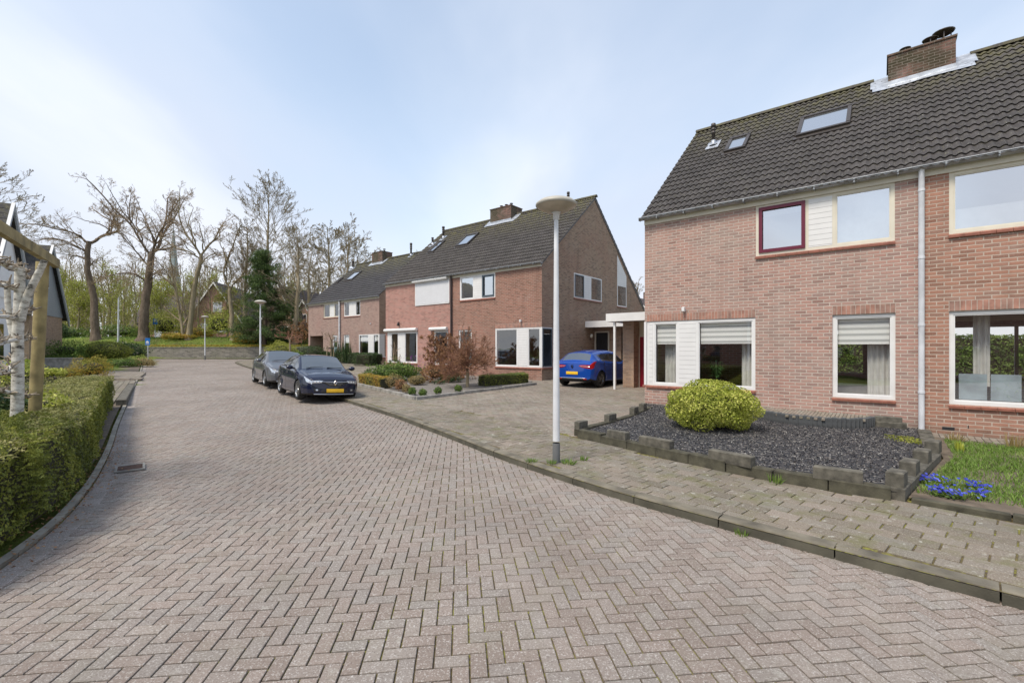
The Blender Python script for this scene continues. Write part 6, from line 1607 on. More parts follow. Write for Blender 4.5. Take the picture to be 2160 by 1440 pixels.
# the big bare trees, traced limb by limb (units of 5 cm)
def rel(base, pts): return [(x - base[0], base[1] - y) for x, y in pts]
YB = 48.75
def ob(label, base, trunk, limbs, r0, seed, **k):
    x, y = base; X = (x - 1080) * .05; z = gt(X, YB) - .05
    return oak(label, (X, YB, z), rel(base, trunk), [(r, rel(base, p)) for r, p in limbs], r0, seed=seed, **k)
ob('left big bare oak with wide crooked limbs on the grass bank', (205, 716), [(204, 716), (199, 660), (195, 619), (187, 585), (184, 550), (188, 508)],
   [(.24, [(188, 512), (199, 498), (214, 488), (228, 482), (225, 468), (202, 454), (172, 440), (146, 424)]),
    (.17, [(188, 514), (175, 500), (161, 491), (124, 484), (94, 476), (75, 478)]),
    (.12, [(184, 530), (165, 518), (140, 506), (112, 505), (84, 512)]),
    (.11, [(184, 552), (170, 542), (157, 537), (131, 532), (108, 540)]),
    (.13, [(216, 488), (214, 466), (209, 442), (187, 424)]),
    (.10, [(226, 476), (224, 455), (214, 436), (200, 420)]),
    (.06, [(190, 560), (202, 550), (212, 545)]), (.06, [(195, 600), (210, 590), (222, 575)])], .36, 1, nch=5)
ob('central big bare oak with a tall spreading crown on the grass bank', (303, 714), [(300, 716), (302, 652), (307, 604), (312, 570), (317, 529)],
   [(.26, [(317, 530), (321, 502), (319, 465), (315, 435), (307, 392)]),
    (.19, [(316, 535), (300, 502), (289, 472), (262, 446), (240, 412), (225, 392)]),
    (.17, [(318, 530), (337, 497), (360, 476), (384, 468)]),
    (.13, [(314, 562), (296, 538), (272, 510), (255, 490)]),
    (.12, [(308, 594), (292, 574), (262, 573), (230, 584)]),
    (.14, [(319, 486), (337, 454), (349, 420), (356, 396)]),
    (.13, [(318, 524), (350, 517), (380, 508)]),
    (.10, [(309, 590), (330, 570), (350, 566)]), (.10, [(289, 472), (282, 440), (284, 410)]), (.1, [(316, 440), (330, 410), (330, 390)])], .46, 2, nch=5)
ob('pair of leaning bare trunks crossing before the church spire', (402, 718), [(398, 716), (407, 640), (416, 592), (427, 562), (428, 537)],
   [(.17, [(427, 540), (419, 519), (401, 491), (397, 461), (407, 424)]),
    (.16, [(428, 540), (444, 522), (462, 504), (471, 488), (484, 474)]),
    (.12, [(426, 548), (410, 534), (389, 531), (367, 510), (342, 500)]),
    (.24, [(391, 716), (386, 690), (381, 653), (372, 604), (367, 570), (366, 545)]),
    (.12, [(373, 606), (358, 590), (346, 578), (324, 556), (304, 546)]), (.09, [(430, 560), (450, 545), (470, 540)])], .26, 3, mat='bark_light', nch=5)
ob('bare tree forked like a Y with crooked stems beside the pine', (491, 728), [(492, 728), (488, 681), (484, 640), (482, 617)],
   [(.16, [(483, 620), (474, 602), (470, 582), (476, 566), (484, 548), (496, 525), (502, 507), (514, 492)]),
    (.14, [(483, 622), (496, 606), (514, 592), (526, 574), (521, 552), (515, 530)]),
    (.09, [(471, 586), (453, 580), (434, 572)]), (.08, [(480, 556), (466, 552), (452, 540)])], .26, 4, mat='bark_light', nch=5)
def upright(label, X, Y, H_, spread, seed, mat='bark_light', r0=.28, n=48, lo=.22, e0=.9, lv=3, tw=.012):
    global RNG
    kp = RNG; RNG = np.random.default_rng(200 + seed); z = gt(X, Y) - .1; t = thing('bare_tree', label, 'tree', (X, Y, z)); T = Wood(); C_ = Wood()
    h = np.linspace(0, 1, 12); P = np.column_stack([np.cumsum(RNG.normal(0, .06, 12)), np.cumsum(RNG.normal(0, .06, 12)), h * H_ * .95]); rr_ = r0 * (1 - h * .92) + .3 * r0 * np.exp(-h * 20); T.limb(P, rr_, 10)
    for k in range(n):
        f = lo + (1 - lo) * (k + RNG.random()) / n; i = min(int(f * 11), 10); p = P[i] + (P[i + 1] - P[i]) * (f * 11 - i); a = RNG.uniform(0, 6.28); e = e0 + RNG.normal(0, .12)
        L = spread * (math.sin(min(1, (1.12 - f) * 1.35) * 1.57)) * RNG.uniform(.75, 1.15)
        C_.grow(p, (math.cos(a) * math.cos(e), math.sin(a) * math.cos(e), math.sin(e)), L / max(.35, math.cos(e)) * .8, .05 * (1.1 - f) + .012, lv, .14, .04, 5, .55, .52, 6, tw)
    link('trunk', T.mesh('trunk', M[mat]), t); link('crown', C_.mesh('crown', M[mat]), t); RNG = kp; return t
def at(px, Y): return (px - 1080) / 975 * Y
upright('tallest slender bare tree with fine upswept branches behind the pine', at(566, 50), 50, 17.5, 5.0, 1, n=64, e0=.75)
upright('slim bare tree just left of the tallest slender one', at(517, 51), 51, 13.5, 2.6, 2, n=24)
upright('bare tree with greenish stem right of the pine', at(624, 47), 47, 12.5, 4.2, 3, n=40, e0=.7)
upright('bare tree with spreading crown directly behind the roof end of the farthest house', at(690, 58), 58, 14.5, 5.6, 4, n=44, e0=.55, lo=.35, tw=.016)
upright('rounded bare tree rising over the roof of the farthest house', at(728, 62), 62, 15.5, 5.2, 5, n=44, e0=.6, lo=.4, tw=.016)
upright('bare tree between the greenish stem and the farthest house', at(655, 52), 52, 10.5, 3.0, 7, n=22, e0=.6)
upright('bare tree standing behind the white house on the left', at(-30, 40), 40, 16.0, 5.0, 6, n=26, e0=.5, lo=.4, tw=.012)
upright('bare twigs just visible between the middle and near houses', at(1352, 60), 60, 10.0, 2.6, 9, n=18)
# pine
def pine():
    X, Y = at(548, 42.5), 42.9; X = -25.0; t = thing('pine_tree', 'dark green pine with irregular clumps behind the second lamp', 'pine tree', (X, 46.6, gt(X, 46.6))); W_ = Wood()
    H_ = 9.6; h = np.linspace(0, 1, 8); P = np.column_stack([.15 * np.sin(h * 5) - .0, 0 * h, h * H_]); W_.limb(P, .2 * (1 - h) + .03, 8); Cs = []
    for k in range(120):
        f = .05 + .93 * (k / 120) ** 1.25; p = np.array([.15 * math.sin(f * 5), 0, f * H_]); a = RNG.uniform(0, 6.28); L = (3.1 * (1 - f) ** .8 + .4) * RNG.uniform(.65, 1.1); e = .15 + .5 * f
        q = p + np.array([math.cos(a) * L, math.sin(a) * L, math.sin(e) * L * .5]); W_.limb([p, (p + q) / 2 + [0, 0, -.05], q], [.04, .03, .01], 4)
        for c in range(6):
            c0 = p + (q - p) * RNG.uniform(.35, 1.05) + RNG.normal(0, .14, 3); Cs.append(c0 + RNG.normal(0, 1, (55, 3)) * (.24, .24, .12))
    link('trunk', W_.mesh('trunk', M['bark']), t); C = np.concatenate(Cs); V, F, r = leaf_quads(C, .11, None, 1, .22); link('crown', np_mesh('crown', V, F, [M['leaf_pine']], rnd=r), t)
pine()
# woodland behind: small trees with light spring foliage; two prototypes, copied
def wood_tree(seed, H_, spread, leaf, nleaf, lsz):
    global RNG
    kp = RNG; RNG = np.random.default_rng(seed); t = thing('woodland_tree', 'x', 'tree', (0, 0, 0)); T = Wood(); C_ = Wood(); h = np.linspace(0, 1, 8)
    P = np.column_stack([np.cumsum(RNG.normal(0, .12, 8)), np.cumsum(RNG.normal(0, .12, 8)), h * H_ * .9]); T.limb(P, .16 * (1 - h * .85), 7)
    for k in range(26):
        f = .15 + .83 * k / 26; i = min(int(f * 7), 6); p = P[i] + (P[i + 1] - P[i]) * (f * 7 - i); a = RNG.uniform(0, 6.28); e = RNG.uniform(.2, .9)
        C_.grow(p, (math.cos(a) * math.cos(e), math.sin(a) * math.cos(e), math.sin(e)), spread * RNG.uniform(.6, 1.1) * (1.1 - .6 * f), .035, 2, .16, .03, 4, .7, .55, 5, .012)
    link('trunk', T.mesh('trunk', M['bark_light']), t); link('branches', C_.mesh('branches', M['bark_light']), t)
    tp = np.array(C_.tips); C = tp[RNG.integers(0, len(tp), nleaf)] + RNG.normal(0, .28, (nleaf, 3)); V, F, r = leaf_quads(C, lsz); link('leaves', np_mesh('leaves', V, F, [M[leaf]], rnd=r), t); RNG = kp; return t
protos = [wood_tree(31, 8.5, 2.8, 'leaf_spring', 4200, .075), wood_tree(32, 9.5, 2.6, 'leaf_straw', 900, .06), wood_tree(33, 6.5, 2.6, 'leaf_spring', 5200, .08), wood_tree(34, 8.0, 2.4, 'leaf_spring', 2600, .07)]
spots = [(425, 54, 1, .7, 'thin sparse tree screening the left slope of the pinkish gabled house'), (478, 55, 2, .7, 'small spring-green tree screening the right slope of the pinkish gabled house'), (612, 55, 3, .75, 'light green tree screening the gabled house right of the pine'), (118, 62, 0, 1.0, 'leftmost light green woodland tree beside the left house'), (150, 70, 1, 1.1, 'sparse woodland tree just right of the left house'), (168, 60, 2, .9, 'low bushy spring-green tree left of the left oak trunk'), (232, 66, 0, 1.0, 'light green woodland tree between the two big oaks'), (262, 58, 3, .8, 'small green tree between the oaks, nearer the right one'), (282, 72, 1, 1.0, 'sparse tall woodland tree just left of the central oak'), (340, 64, 2, 1.0, 'bushy spring-green tree right of the central oak'), (352, 78, 1, 1.1, 'thin woodland tree right below the church spire'), (385, 58, 3, .75, 'small green tree behind the leaning trunks'), (440, 56, 1, .75, 'thin tree in front of the gabled house beyond the wall'), (455, 70, 0, .85, 'woodland tree behind the gabled house beyond the wall'), (505, 60, 1, .85, 'sparse tree left of the pine'), (600, 62, 1, .9, 'sparse tree right behind the pine'), (640, 70, 3, .8, 'green-stemmed woodland tree beside the farthest brick house'), (210, 80, 1, 1.2, 'far sparse woodland tree above the left oak trunk fork'), (308, 85, 0, 1.15, 'far woodland tree directly behind the central oak'), (130, 85, 1, 1.25, 'tall far woodland tree by the left house roof'), (180, 76, 3, 1.0, 'dark green far tree left of the left oak'), (405, 84, 0, 1.1, 'far light tree behind the leaning trunks')]
for i, (px, Y, k, s, lab) in enumerate(spots):
    first = all(q[2] != k for q in spots[:i]); o = protos[k] if first else copy_tree(protos[k]); X = at(px, Y); o.location = (X, Y, gt(X, Y) - .1); s *= 1.4; o.scale = (s * .85, s * .85, s * RNG.uniform(.9, 1.1)); o.rotation_euler = (0, 0, RNG.uniform(0, 6.28)); o['label'] = lab; o['group'] = 'small trees of the wood beyond the bank'
# understorey
for k, (px, Y, rx, rz, lf, lab) in enumerate([(345, 50.5, 2.4, 1.5, 'leaf_spring', 'wide yellow-green bush right of the central oak trunk'), (463, 50, 2.0, 1.6, 'leaf_bright', 'bright yellow flowering bush before the gabled house'), (150, 56, 2.0, .9, 'leaf_green', 'green bush at the foot of the left wood edge'), (250, 56, 3.0, .9, 'leaf_green', 'low green bush line between the oaks'), (120, 52, 1.4, 1.0, 'leaf_dark', 'dark evergreen bush beside the left house'), (420, 54, 2.2, .7, 'leaf_orange', 'low brownish bush behind the leaning trunks'), (520, 47.6, 1.6, .6, 'leaf_orange', 'low brown-green bush on the wall beside the Y tree'), (598, 47, 1.5, .8, 'leaf_dark', 'dark bush on the wall right of the pine'), (285, 60, 2.0, 1.2, 'leaf_spring', 'spring-green bush just left of the central oak trunk'), (640, 47, 1.6, 1.3, 'leaf_brown', 'reddish brown bush beside the farthest brick house'), (380, 49, 1.8, .35, 'leaf_orange', 'low dark cover under the leaning trunks')]):
    X = at(px, Y); bush('bank_shrub', lab, 'shrub', (X, Y, gt(X, Y) - .05), (rx, rx * .7, rz), lf, 2600, .085, .55, .22, group='shrubs on the bank beyond the wall')
M['hazewood'] = leaf_mat('distant thicket', (0.0, (0.10, 0.09, 0.05)), (0.5, (0.17, 0.16, 0.06)), (1.0, (0.28, 0.28, 0.09)))
n = 52000; C = np.column_stack([RNG.uniform(-115, -10, n), RNG.uniform(88, 104, n), 3 + RNG.random(n) ** 1.3 * (11 + 2 * np.sin(RNG.random(n) * 0 + np.linspace(0, 1, n)))]); C[:, 2] *= 1 + .25 * np.sin(C[:, 0] * .35)
V, F, r = leaf_quads(C, .20, None, 1, .35); struct(link('distant_wood', np_mesh('distant_wood', V, F, [M['hazewood']], rnd=r)), 'stuff')
W_ = Wood()
for k in range(260):
    x, y = RNG.uniform(-105, -14), RNG.uniform(84, 100); h = RNG.uniform(10, 17); W_.grow((x, y, 2.5), (RNG.normal(0, .08), 0, 1), h, .15, 2, .06, .03, 7, .5, .35, 6, .02)
struct(link('distant_trunks', W_.mesh('distant_trunks', M['bark_light'])), 'stuff')

# ------------------------------------------------------------------ houses and church beyond the wall
M['farroof'] = flat('far roof tile', (.075, .06, .06), .85, .25, 3); M['farbrick'] = flat('far brick', (.34, .20, .165), .9, .2, 6); M['farwhite'] = flat('white verge board', (.75, .74, .72), .6, .05)
M['slate_roof'] = flat('spire slate', (.27, .30, .31), .7, .1, 1)
def gable_house(label, X, Y, rz, w, d, he, hr, windows, roofw=0.0, chim=None, brick='farbrick'):
    z = gt(X, Y) - .3; t = thing('gabled_house', label, 'house', (X, Y, z), rz)
    mb = MB(); mb.prism([(-w / 2, 0), (w / 2, 0), (w / 2, he), (0, hr), (-w / 2, he)], 1, 0, d); mb.build('wall', M[brick], t)
    for sg in (-1, 1):
        r_ = MB(); x0, z0 = sg * (w / 2 + .35), he - .35 * (hr - he) / (w / 2); r_.prism([(0.0, hr + .05), (x0, z0 + .05), (x0, z0 + .2), (0.0, hr + .22)], 1, -.25, d + .25); r_.build('roof', M['farroof'], t)
        v = MB(); v.prism([(0.0, hr + .23), (x0, z0 + .21), (x0, z0 - .08), (0.0, hr - .06)], 1, -.31, -.255); v.build('verge_board', M['farwhite'], t)
    for x, zz_, ww, hh in windows:
        f = MB(); f.box(x - ww / 2, x + ww / 2, -.05, .0, zz_, zz_ + hh); q = f.build('window', M['farwhite'], t); f = MB(); f.box(x - ww / 2 + .08, x - .04, -.07, -.051, zz_ + .08, zz_ + hh - .08); f.box(x + .04, x + ww / 2 - .08, -.07, -.051, zz_ + .08, zz_ + hh - .08); f.build('pane', M['glass_d'], q)
    if chim: c = MB(); c.box(chim[0] - .35, chim[0] + .35, chim[1] - .35, chim[1] + .35, hr - 1, hr + 1.0); c.build('chimney', M['chimney'], t)
    return t
gable_house('pinkish gabled house with white verge boards behind the yellow bush', at(452, 60), 60, R(8), 6.4, 9, 2.6, 7.4, [(-1, 1.0, 1.2, 1.2), (1, 1.0, 1.2, 1.2), (.4, 3.7, 1.1, 1.3)])
gable_house('gabled house with white verge boards right of the pine', at(588, 60), 60, R(-8), 5.2, 9, 2.0, 7.0, [(0, 3.2, 1.2, 1.3), (-1, .6, 1.1, 1.2), (1, .6, 1.1, 1.2)])
gable_house('narrow gabled house partly hidden beside the farthest brick house', at(640, 62), 62, R(-8), 4.0, 9, 1.8, 5.2, [(0, 2.3, 1.0, 1.2)], brick='farbrick')
def row_house(label, X, Y, rz, L, he, hr, d, ch):
    z = gt(X, Y) - .3; t = thing('row_house', label, 'house', (X, Y, z), rz)
    mb = MB(); mb.prism([(0, 0), (d, 0), (d, he), (d / 2, hr), (0, he)], 0, -L / 2, L / 2); mb.build('wall', M['farbrick'], t)
    r_ = MB(); r_.prism([(-.4, he - .3), (-.4, he - .1), (d / 2, hr + .25), (d / 2, hr + .04)], 0, -L / 2 - .2, L / 2 + .2); r_.prism([(d + .4, he - .3), (d + .4, he - .1), (d / 2, hr + .25), (d / 2, hr + .04)], 0, -L / 2 - .2, L / 2 + .2); r_.build('roof', M['farroof'], t)
    for x in ch: c = MB(); c.box(x - .4, x + .4, d / 2 - .4, d / 2 + .4, hr - .5, hr + 1.0); c.build('chimney', M['chimney'], t)
    x = -L / 2 + 1.5
    while x < L / 2 - 1: f = MB(); f.box(x - .7, x + .7, -.05, 0, .9, 2.1); f.build('window', M['glass_d'], t); x += 3
    return t
row_house('long dark-roofed house row behind the leaning trunks', at(370, 70), 72, 0, 17, 2.9, 7.6, 8, (-2, 5))
row_house('dark-roofed house row between the gabled houses', at(535, 66), 67, 0, 11, 2.6, 6.4, 7, (2,))
row_house('dark roofs just left of the farthest brick house', at(640, 74), 76, 0, 12, 2.6, 6.4, 7, (-2,))
t = thing('church', 'distant church tower with a slender pale slate spire above the trees', 'church', (at(366, 250), 250, 0))
mb = MB(); mb.box(-2.8, 2.8, -2.8, 2.8, 0, 33); tw_ = mb.build('tower', M['farbrick'], t)
mb = MB(); mb.lathe([(3.6, 33), (2.4, 43), (1.6, 52), (.12, 68)], 8, smooth=False); mb.build('spire', M['slate_roof'], t)
mb = MB(); mb.lathe([(.1, 68), (.3, 68.6), (.08, 69), (.05, 71)], 6); mb.build('finial', M['black'], t)
# the roof seen in the gap at the right
gable_house('dark roof with a small chimney visible in the gap beside the near house', at(1354, 45), 47, R(-38), 7, 9, 2.6, 6.2, [], chim=(0, 3), brick='brick_gable')

# ------------------------------------------------------------------ left side houses
def left_house(label, X, Y, gd, base, hr, run, drop, len_, cladz, mats, win, chim=None):
    """gable facing the street; gd = unit direction along the gable away from the camera"""
    rz = math.atan2(gd[1], gd[0]); t = thing('gabled_house', label, 'house', (X, Y, 0), rz)      # local x along the gable, +y into the house
    zE = hr - drop
    mb = MB(); mb.prism([(-run + .3, base), (run - .3, base), (run - .3, cladz), (-run + .3, cladz)], 1, 0, len_); mb.build('lower_wall', M[mats[0]], t)
    sl = drop / run; mb = MB(); mb.prism([(-run + .25, cladz + .002), (run - .25, cladz + .002), (run - .25, hr - (run - .25) * sl - .1), (0, hr - .1), (-run + .25, hr - (run - .25) * sl - .1)], 1, -.04, len_ - .05); mb.build('upper_wall', M[mats[1]], t)
    for sg in (-1, 1):
        n = 16; r_ = MB()
        for k in range(n):
            a, b = run * k / n, run * (k + 1) / n
            r_.prism([(sg * a, hr - a * sl + .02), (sg * (b + .03), hr - (b + .03) * sl + .05), (sg * (b + .03), hr - (b + .03) * sl - .02), (sg * a, hr - a * sl - .08)], 1, -.28, len_ + .3)
        r_.build('roof', M['roof_flat'], t)
        v = MB(); v.prism([(0, hr + .04), (sg * (run + .1), zE - .1 * sl + .05), (sg * (run + .1), zE - .38 - .1 * sl), (0, hr - .3)], 1, -.36, -.282); v.build('verge_board', M['siding_grey'], t)
        v = MB(); v.prism([(0, hr + .09), (sg * (run + .1), zE - .1 * sl + .1), (sg * (run + .1), zE - .1 * sl + .052), (0, hr + .042)], 1, -.38, -.24); v.build('verge_cap', M['white'], t)
    for x, z, w, h in win:
        f = MB(); f.box(x - w / 2, x + w / 2, -.07, -.042, z, z + h); q = f.build('window', M['white'], t)
        f = MB(); f.box(x - w / 2 + .08, x - .03, -.085, -.071, z + .08, z + h - .08); f.box(x + .03, x + w / 2 - .08, -.085, -.071, z + .08, z + h - .08); f.build('pane', M['glass_d'], q)
    if chim: c = MB(); c.box(chim[0] - .5, chim[0] + .5, chim[1] - .45, chim[1] + .45, hr - 1.6, hr + .45); cc = c.build('chimney', M['lead'], t); c = MB(); c.lathe([(.22, hr + .45), (.2, hr + .9), (.3, hr + .92), (.3, hr + 1.0), (.2, hr + 1.02), (.2, hr + 1.1), (.32, hr + 1.15), (.001, hr + 1.2)], 12, c=(chim[0], chim[1], 0)); c.build('chimney_pot', M['zinc'], cc)
    return t
M['render_white'] = flat('white render', (.78, .79, .80), .7, .04, 2)
left_house('white rendered gabled house at the left edge of the picture', -26.65, 24.3, (-.57, .82), .2, 9.4, 3.3, 4.9, 8, 4.4, ('render_white', 'render_white'), [(1.6, 1.1, 1.6, 2.1), (-1.2, 1.1, 1.4, 2.0)])
left_house('gabled house with grey cladding and brick base left of the woodland', -34.2, 34.0, (-.51, .86), .4, 9.35, 3.7, 5.3, 9, 4.2, ('brick_yellow', 'siding_grey'), [(-1.3, 1.5, 1.1, 1.9), (-.3, 6.2, .9, 1.1)], chim=(-.9, 1.6))

# ------------------------------------------------------------------ left gardens
LL2 = [tuple(p) for p in offset_line(smooth_line(LEFT, 1.0, 2), .09)]
gpl = [p for p in LL2 if 0 < p[1] < 44]
fill('garden_soil', gpl + [(-60, 44), (-60, 26), (-34, 12), (-16, 0)], -.045, M['soil'], step=2)
# yew hedge, far part clipped, near part loose
hp = [(-4.68, 3.0), (-4.93, 3.8), (-5.36, 4.75), (-6.16, 5.95), (-7.27, 7.3), (-8.8, 9.1), (-10.3, 10.9), (-11.75, 12.85)]
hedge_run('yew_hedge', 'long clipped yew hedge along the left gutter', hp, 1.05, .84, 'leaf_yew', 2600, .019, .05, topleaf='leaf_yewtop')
def loose():
    t = thing('yew_shrub', 'loose feathery yew growth bulging at the near end of the left hedge', 'shrub', (-5.35, 4.5, 0)); Cs = []; Ns = []
    for k in range(560):
        u_ = RNG.uniform(-.3, 1.9); z = RNG.uniform(.08, .92); ph = RNG.uniform(-.9, 1.2); bx = -u_ * .62; by = u_ * .78
        out = .78 + .12 * math.sin(u_ * 5 + z * 4) + (.05 if z > .3 else -.05); p = np.array([bx + out * .78 * math.cos(ph * .5), by + out * .5 * 0 + .05, z]); d = np.array([.8, -.2 + RNG.normal(0, .4), RNG.normal(.15, .3)]); d /= np.linalg.norm(d)
        if RNG.random() < .35: p = np.array([bx + RNG.uniform(-.5, .45), by, .88 + RNG.uniform(-.04, .06)]); d = np.array([RNG.normal(0, .5), RNG.normal(0, .5), .6]); d /= np.linalg.norm(d)
        L = RNG.uniform(.10, .24); m = 44; s_ = RNG.random(m); side = np.cross(d, [0, 0, 1.]); side /= np.linalg.norm(side) + 1e-9; w = (RNG.random(m) - .5) * .11 * (1 - s_ * .6)
        Cs.append(p - d * .08 + d * (s_ * L)[:, None] + side * w[:, None] + [0, 0, 1] * (-.25 * (s_ * L) ** 2 * 3)[:, None]); Ns.append(np.full(m, RNG.normal(.55, .2)))
    C = np.concatenate(Cs); tn = np.concatenate(Ns) + RNG.normal(0, .12, len(C)); V, F, r = leaf_quads(C, .017, None, 1, .3, tn); link('foliage', np_mesh('foliage', V, F, [M['leaf_yew']], rnd=r), t)
loose()
pl = thing('palisade_edging', 'row of upright concrete palisades under the near end of the yew hedge', 'garden edging')
A = arc(np.array([(-4.62, 3.1), (-4.72, 3.9), (-4.98, 4.55), (-5.35, 5.1)]), .115)
for p in A: mb = MB(); mb.bbox(-.05, .05, -.045, .045, -.1, .13 + random.uniform(-.01, .012), .01); mb.build('palisade_post', M['concrete'], pl, (p[0], p[1], 0), 1.9 + random.uniform(-.08, .08))
# leaf litter and moss along the left kerb
n = 2600; tt = RNG.integers(0, 60, n); base = LL[(LL[:, 1] > 2.2) & (LL[:, 1] < 14)]; q = base[RNG.integers(0, len(base), n)] + RNG.normal(0, .14, (n, 2)); C = np.column_stack([q, np.full(n, -.07) + RNG.uniform(0, .02, n)]); V, F, r = leaf_quads(C, .016, np.tile([0, 0, 1.], (n, 1)), .5, .6)
struct(link('leaf_litter', np_mesh('leaf_litter', V, F, [M['leaf_brown']], rnd=r)), 'stuff')
blades('verge_grass', [(-4.2, 2.3), (-4.5, 2.2), (-4.75, 3.9), (-4.55, 4.0)], 2500, .06, -.05, M['grassblade'], w=.004)
# shrubs behind the hedge
bush('variegated_shrub', 'dark glossy shrub with pale cream edged leaves at the foot of the white-barked tree', 'shrub', (-7.25, 6.35, .3), (.55, .6, .42), 'leaf_dark', 2600, .045, .4, .2)
bush('spotted_shrub', 'yellow-green shrub between the white-barked tree and the wooden post', 'shrub', (-7.15, 7.05, .55), (.32, .35, .28), 'leaf_bright', 1500, .03, .5, .25)
bush('small_hedge', 'low clipped dark hedge block behind the long yew hedge', 'hedge', (-11.6, 11.3, .1), (.8, 1.0, .45), 'leaf_yewtop', 3500, .025, .2, .05, box=.5)
bush('yellow_conifer', 'bright yellow-green dwarf conifer in front of the white house', 'shrub', (-16.4, 15.3, .1), (.8, .7, .65), 'leaf_bright', 3200, .04, .4, .2)
bush('yellow_conifer', 'flat yellow-green conifer on top of the planter beside the wooden post', 'shrub', (-15.25, 15.2, .8), (.42, .4, .16), 'leaf_bright', 1800, .035, .4, .2)
bush('barberry_shrub', 'orange and green spreading shrub behind the yew hedge by the drive', 'shrub', (-20.6, 22.7, .22), (.84, .8, .6), 'leaf_orange', 4500, .03, .45, .22)
bush('barberry_shrub', 'smaller orange shrub left of the spreading orange and green one', 'shrub', (-20.9, 21.9, .2), (.5, .45, .34), 'leaf_orange', 2500, .03, .45, .22)
bush('round_yew', 'large rounded clipped yew ball beside the far driveway', 'shrub', (-31.6, 36.0, .85), (1.66, 1.5, .78), 'leaf_yew', 9000, .045, .25, .05)
bush('rhododendron', 'dark shrub dotted with pale blossom right of the clipped yew ball', 'shrub', (-32.9, 39.2, .95), (1.0, 1.0, .75), 'leaf_dark', 3200, .05, .45, .2)
C = np.array((-32.9, 39.2, .95)) + rand_dirs(90) * (1.0, 1.0, .75) + (0, 0, .7); V, F, r = leaf_quads(C, .05); M['blossom'] = leaf_mat('pale blossom', (0, (.7, .5, .5)), (1, (.85, .75, .72))); tag(link('blossom', np_mesh('blossom', V, F, [M['blossom']], rnd=r)), 'pale pink blossoms on the dark shrub by the yew ball', 'flowers')
bush('grey_shrub', 'loose grey-green shrub between the left house and the clipped yew ball', 'shrub', (-32.5, 33.6, .95), (1.4, 1.1, .75), 'leaf_green', 3200, .05, .55, .25)
bush('ground_cover_plant', 'spreading green ground cover at the end of the far garden by the kerb', 'plant', (-26.6, 31.5, .5), (1.2, .9, .28), 'leaf_green', 2600, .05, .45, .2)
bush('ground_cover_plant', 'pale tipped ground cover nearest the kerb of the far garden', 'plant', (-25.6, 32.2, .5), (.75, .7, .3), 'leaf_straw', 1500, .045, .45, .2)
bush('dark_shrub', 'very dark low shrub at the end of the retaining wall', 'shrub', (-34.0, 41.5, .9), (1.3, 1.0, .7), 'leaf_dark', 2200, .06, .4, .2)
# drives, kerb stones and walls on the left
C_, A_ = running([(-17.6, 21.9), (-21.0, 26.4), (-30, 29.5), (-26, 22)], R(-10), np.array([0, 0]), .21, .105)
paved('side_driveway', C_, A_, .21, .105, .0, M['drive'], gap=.01, tilt=.01)
C_, A_ = running([(-12.0, 13.8), (-17.3, 21.2), (-19.0, 20.2), (-14.2, 13.0)], R(127), np.array([0, 0]), .4, .2)
paved('side_path', C_, A_, .4, .2, -.005, M['tile'], gap=.01, tilt=.01)
ks = thing('kerb_beam', 'square concrete beam edging the grey path beside the left gutter', 'garden edging', (-11.5, 13.6, .05), math.atan2(8.0, -6.2)); mb = MB(); mb.bbox(0, 9.6, -.12, .12, -.1, .2, .015); mb.build('beam', M['block'], ks)
gw = thing('garden_wall', 'low light grey garden wall in front of the gabled house with grey cladding', 'wall', (-25.6, 25.0, .3), R(5)); mb = MB(); mb.box(0, 2.1, -.1, .1, 0, .9); mb.build('wall', M['concrete'], gw); mb = MB(); mb.bbox(-.03, 2.13, -.14, .14, .902, .97, .01); mb.build('coping', M['concrete'], gw)
fn = thing('wooden_fence', 'low weathered grey board fence behind the wooden post', 'fence', (-16.9, 15.6, .0), R(4))
M['oldwood'] = flat('weathered grey wood', (.20, .19, .18), .9, .35, 8, bump=.5)
for k in range(11): mb = MB(); mb.box(k * .24, k * .24 + .225, -.02, .02, .05, .78 + .01 * math.sin(k * 3)); mb.build('board', M['oldwood'], fn)
for x in (0, 1.3, 2.7): mb = MB(); mb.bbox(x - .08, x + .08, -.12, -.03, 0, .86, .01); mb.build('post', M['oldwood'], fn)
pt = thing('planter', 'dark square planter pot beside the grey fence', 'planter', (-15.25, 15.2, .08), R(10)); mb = MB(); mb.add([(-.3, -.3, 0), (.3, -.3, 0), (.3, .3, 0), (-.3, .3, 0), (-.38, -.38, .7), (.38, -.38, .7), (.38, .38, .7), (-.38, .38, .7)], [(0, 3, 2, 1), (0, 1, 5, 4), (1, 2, 6, 5), (2, 3, 7, 6), (3, 0, 4, 7), (4, 5, 6, 7)]); mb.build('pot', M['black'], pt); mb = MB(); mb.box(-.36, .36, -.36, .36, .701, .72); mb.build('compost', M['soil'], pt)

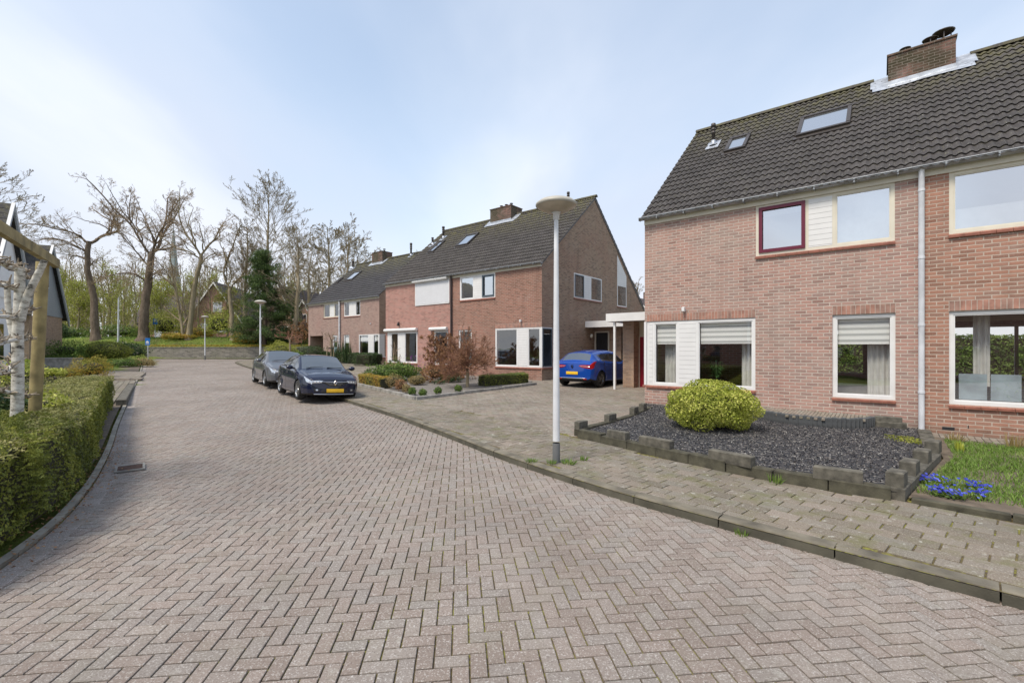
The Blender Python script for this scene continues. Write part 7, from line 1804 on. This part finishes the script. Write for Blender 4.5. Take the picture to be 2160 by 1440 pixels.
# pergola frame with the espaliered white-barked tree
pg = thing('pergola', 'greenish wooden post and beam frame at the left edge', 'pergola')
M['greenwood'] = flat('greenish timber', (.29, .235, .11), .85, .4, 5, bump=.6, bscale=30)
mb = MB(); mb.tube([(-6.76, 6.5, -.1), (-6.68, 6.5, 1.4), (-6.60, 6.5, 2.96)], .07, 16); mb.build('post', M['greenwood'], pg)
mb = MB(); a0, a1 = Vector((-6.52, 6.62, 2.96)), Vector((-4.4, 3.55, 2.96)); d = (a1 - a0).normalized(); s_ = Vector((-d.y, d.x, 0)) * .035
v = []
for p in (a0, a1):
    for sg, zz_ in ((-1, -.06), (1, -.06), (1, .06), (-1, .06)): v.append(p + s_ * sg + Vector((0, 0, zz_)))
mb.add(v, [(0, 1, 2, 3), (4, 7, 6, 5), (0, 4, 5, 1), (1, 5, 6, 2), (2, 6, 7, 3), (3, 7, 4, 0)]); mb.build('beam', M['greenwood'], pg)
def espalier():
    global RNG
    kp = RNG; RNG = np.random.default_rng(55)
    bx, by = -6.28, 5.85; t = thing('espalier_tree', 'white-barked espaliered tree with knobbly tiered side branches at the left', 'tree', (bx, by, .0)); T = Wood(); C_ = Wood()
    P = smooth_poly([(-.03, 0, -.1), (-.0, 0, .6), (.03, .0, 1.3), (.02, 0, 1.9), (.05, .0, 2.4), (.05, 0, 2.78)]); T.limb(P, np.linspace(.068, .048, len(P)), 12)
    T.limb(smooth_poly([(.06, .0, 2.1), (.13, .0, 2.4), (.30, .0, 2.72), (.36, .0, 2.86)]), np.linspace(.046, .034, len(smooth_poly([(0, 0, 0)] * 4))), 9)
    T.limb(smooth_poly([(.0, .0, 1.7), (-.10, .0, 2.2), (-.11, .0, 2.6)]), .032, 8)
    d = np.array([.568, -.823, 0])
    for z in (1.18, 1.52, 1.84, 2.16, 2.5, 2.76):
        for sg in (1, -1):
            L = (1.3 if sg > 0 else .42) * RNG.uniform(.8, 1.1); p = np.array([.02, 0, z]); pts = [p]; dd = d * sg
            for k in range(8): pts.append(pts[-1] + dd * L / 8 + RNG.normal(0, .018, 3))
            pts = np.array(pts); T.limb(pts, np.linspace(.028, .014, 9), 6)
            for k in range(1, 9):
                for q in range(4):
                    e = RNG.normal(0, 1, 3); e[2] = abs(e[2]) * .8; e /= np.linalg.norm(e); l = RNG.uniform(.05, .15); a = pts[k] + RNG.normal(0, .01, 3); C_.limb([a, a + e * l * .5 + RNG.normal(0, .01, 3), a + e * l], [.014, .010, .006], 5)
    link('trunk', T.mesh('trunk', M['bark_birch']), t); link('spurs', C_.mesh('spurs', M['knob']), t); RNG = kp
M['knob'] = flat('knobbly spur bark', (.29, .245, .19), .95, .45, 14)
espalier()

# the brick row across the street behind the viewer: it shows only as a reflection in the window panes
rh = row_house('brick house row across the street, seen only as a reflection in the near windows', -13.0, -9.0, R(141.3), 26, 5.2, 9.0, 9, (-6, 4))
rh.location.z = -.2
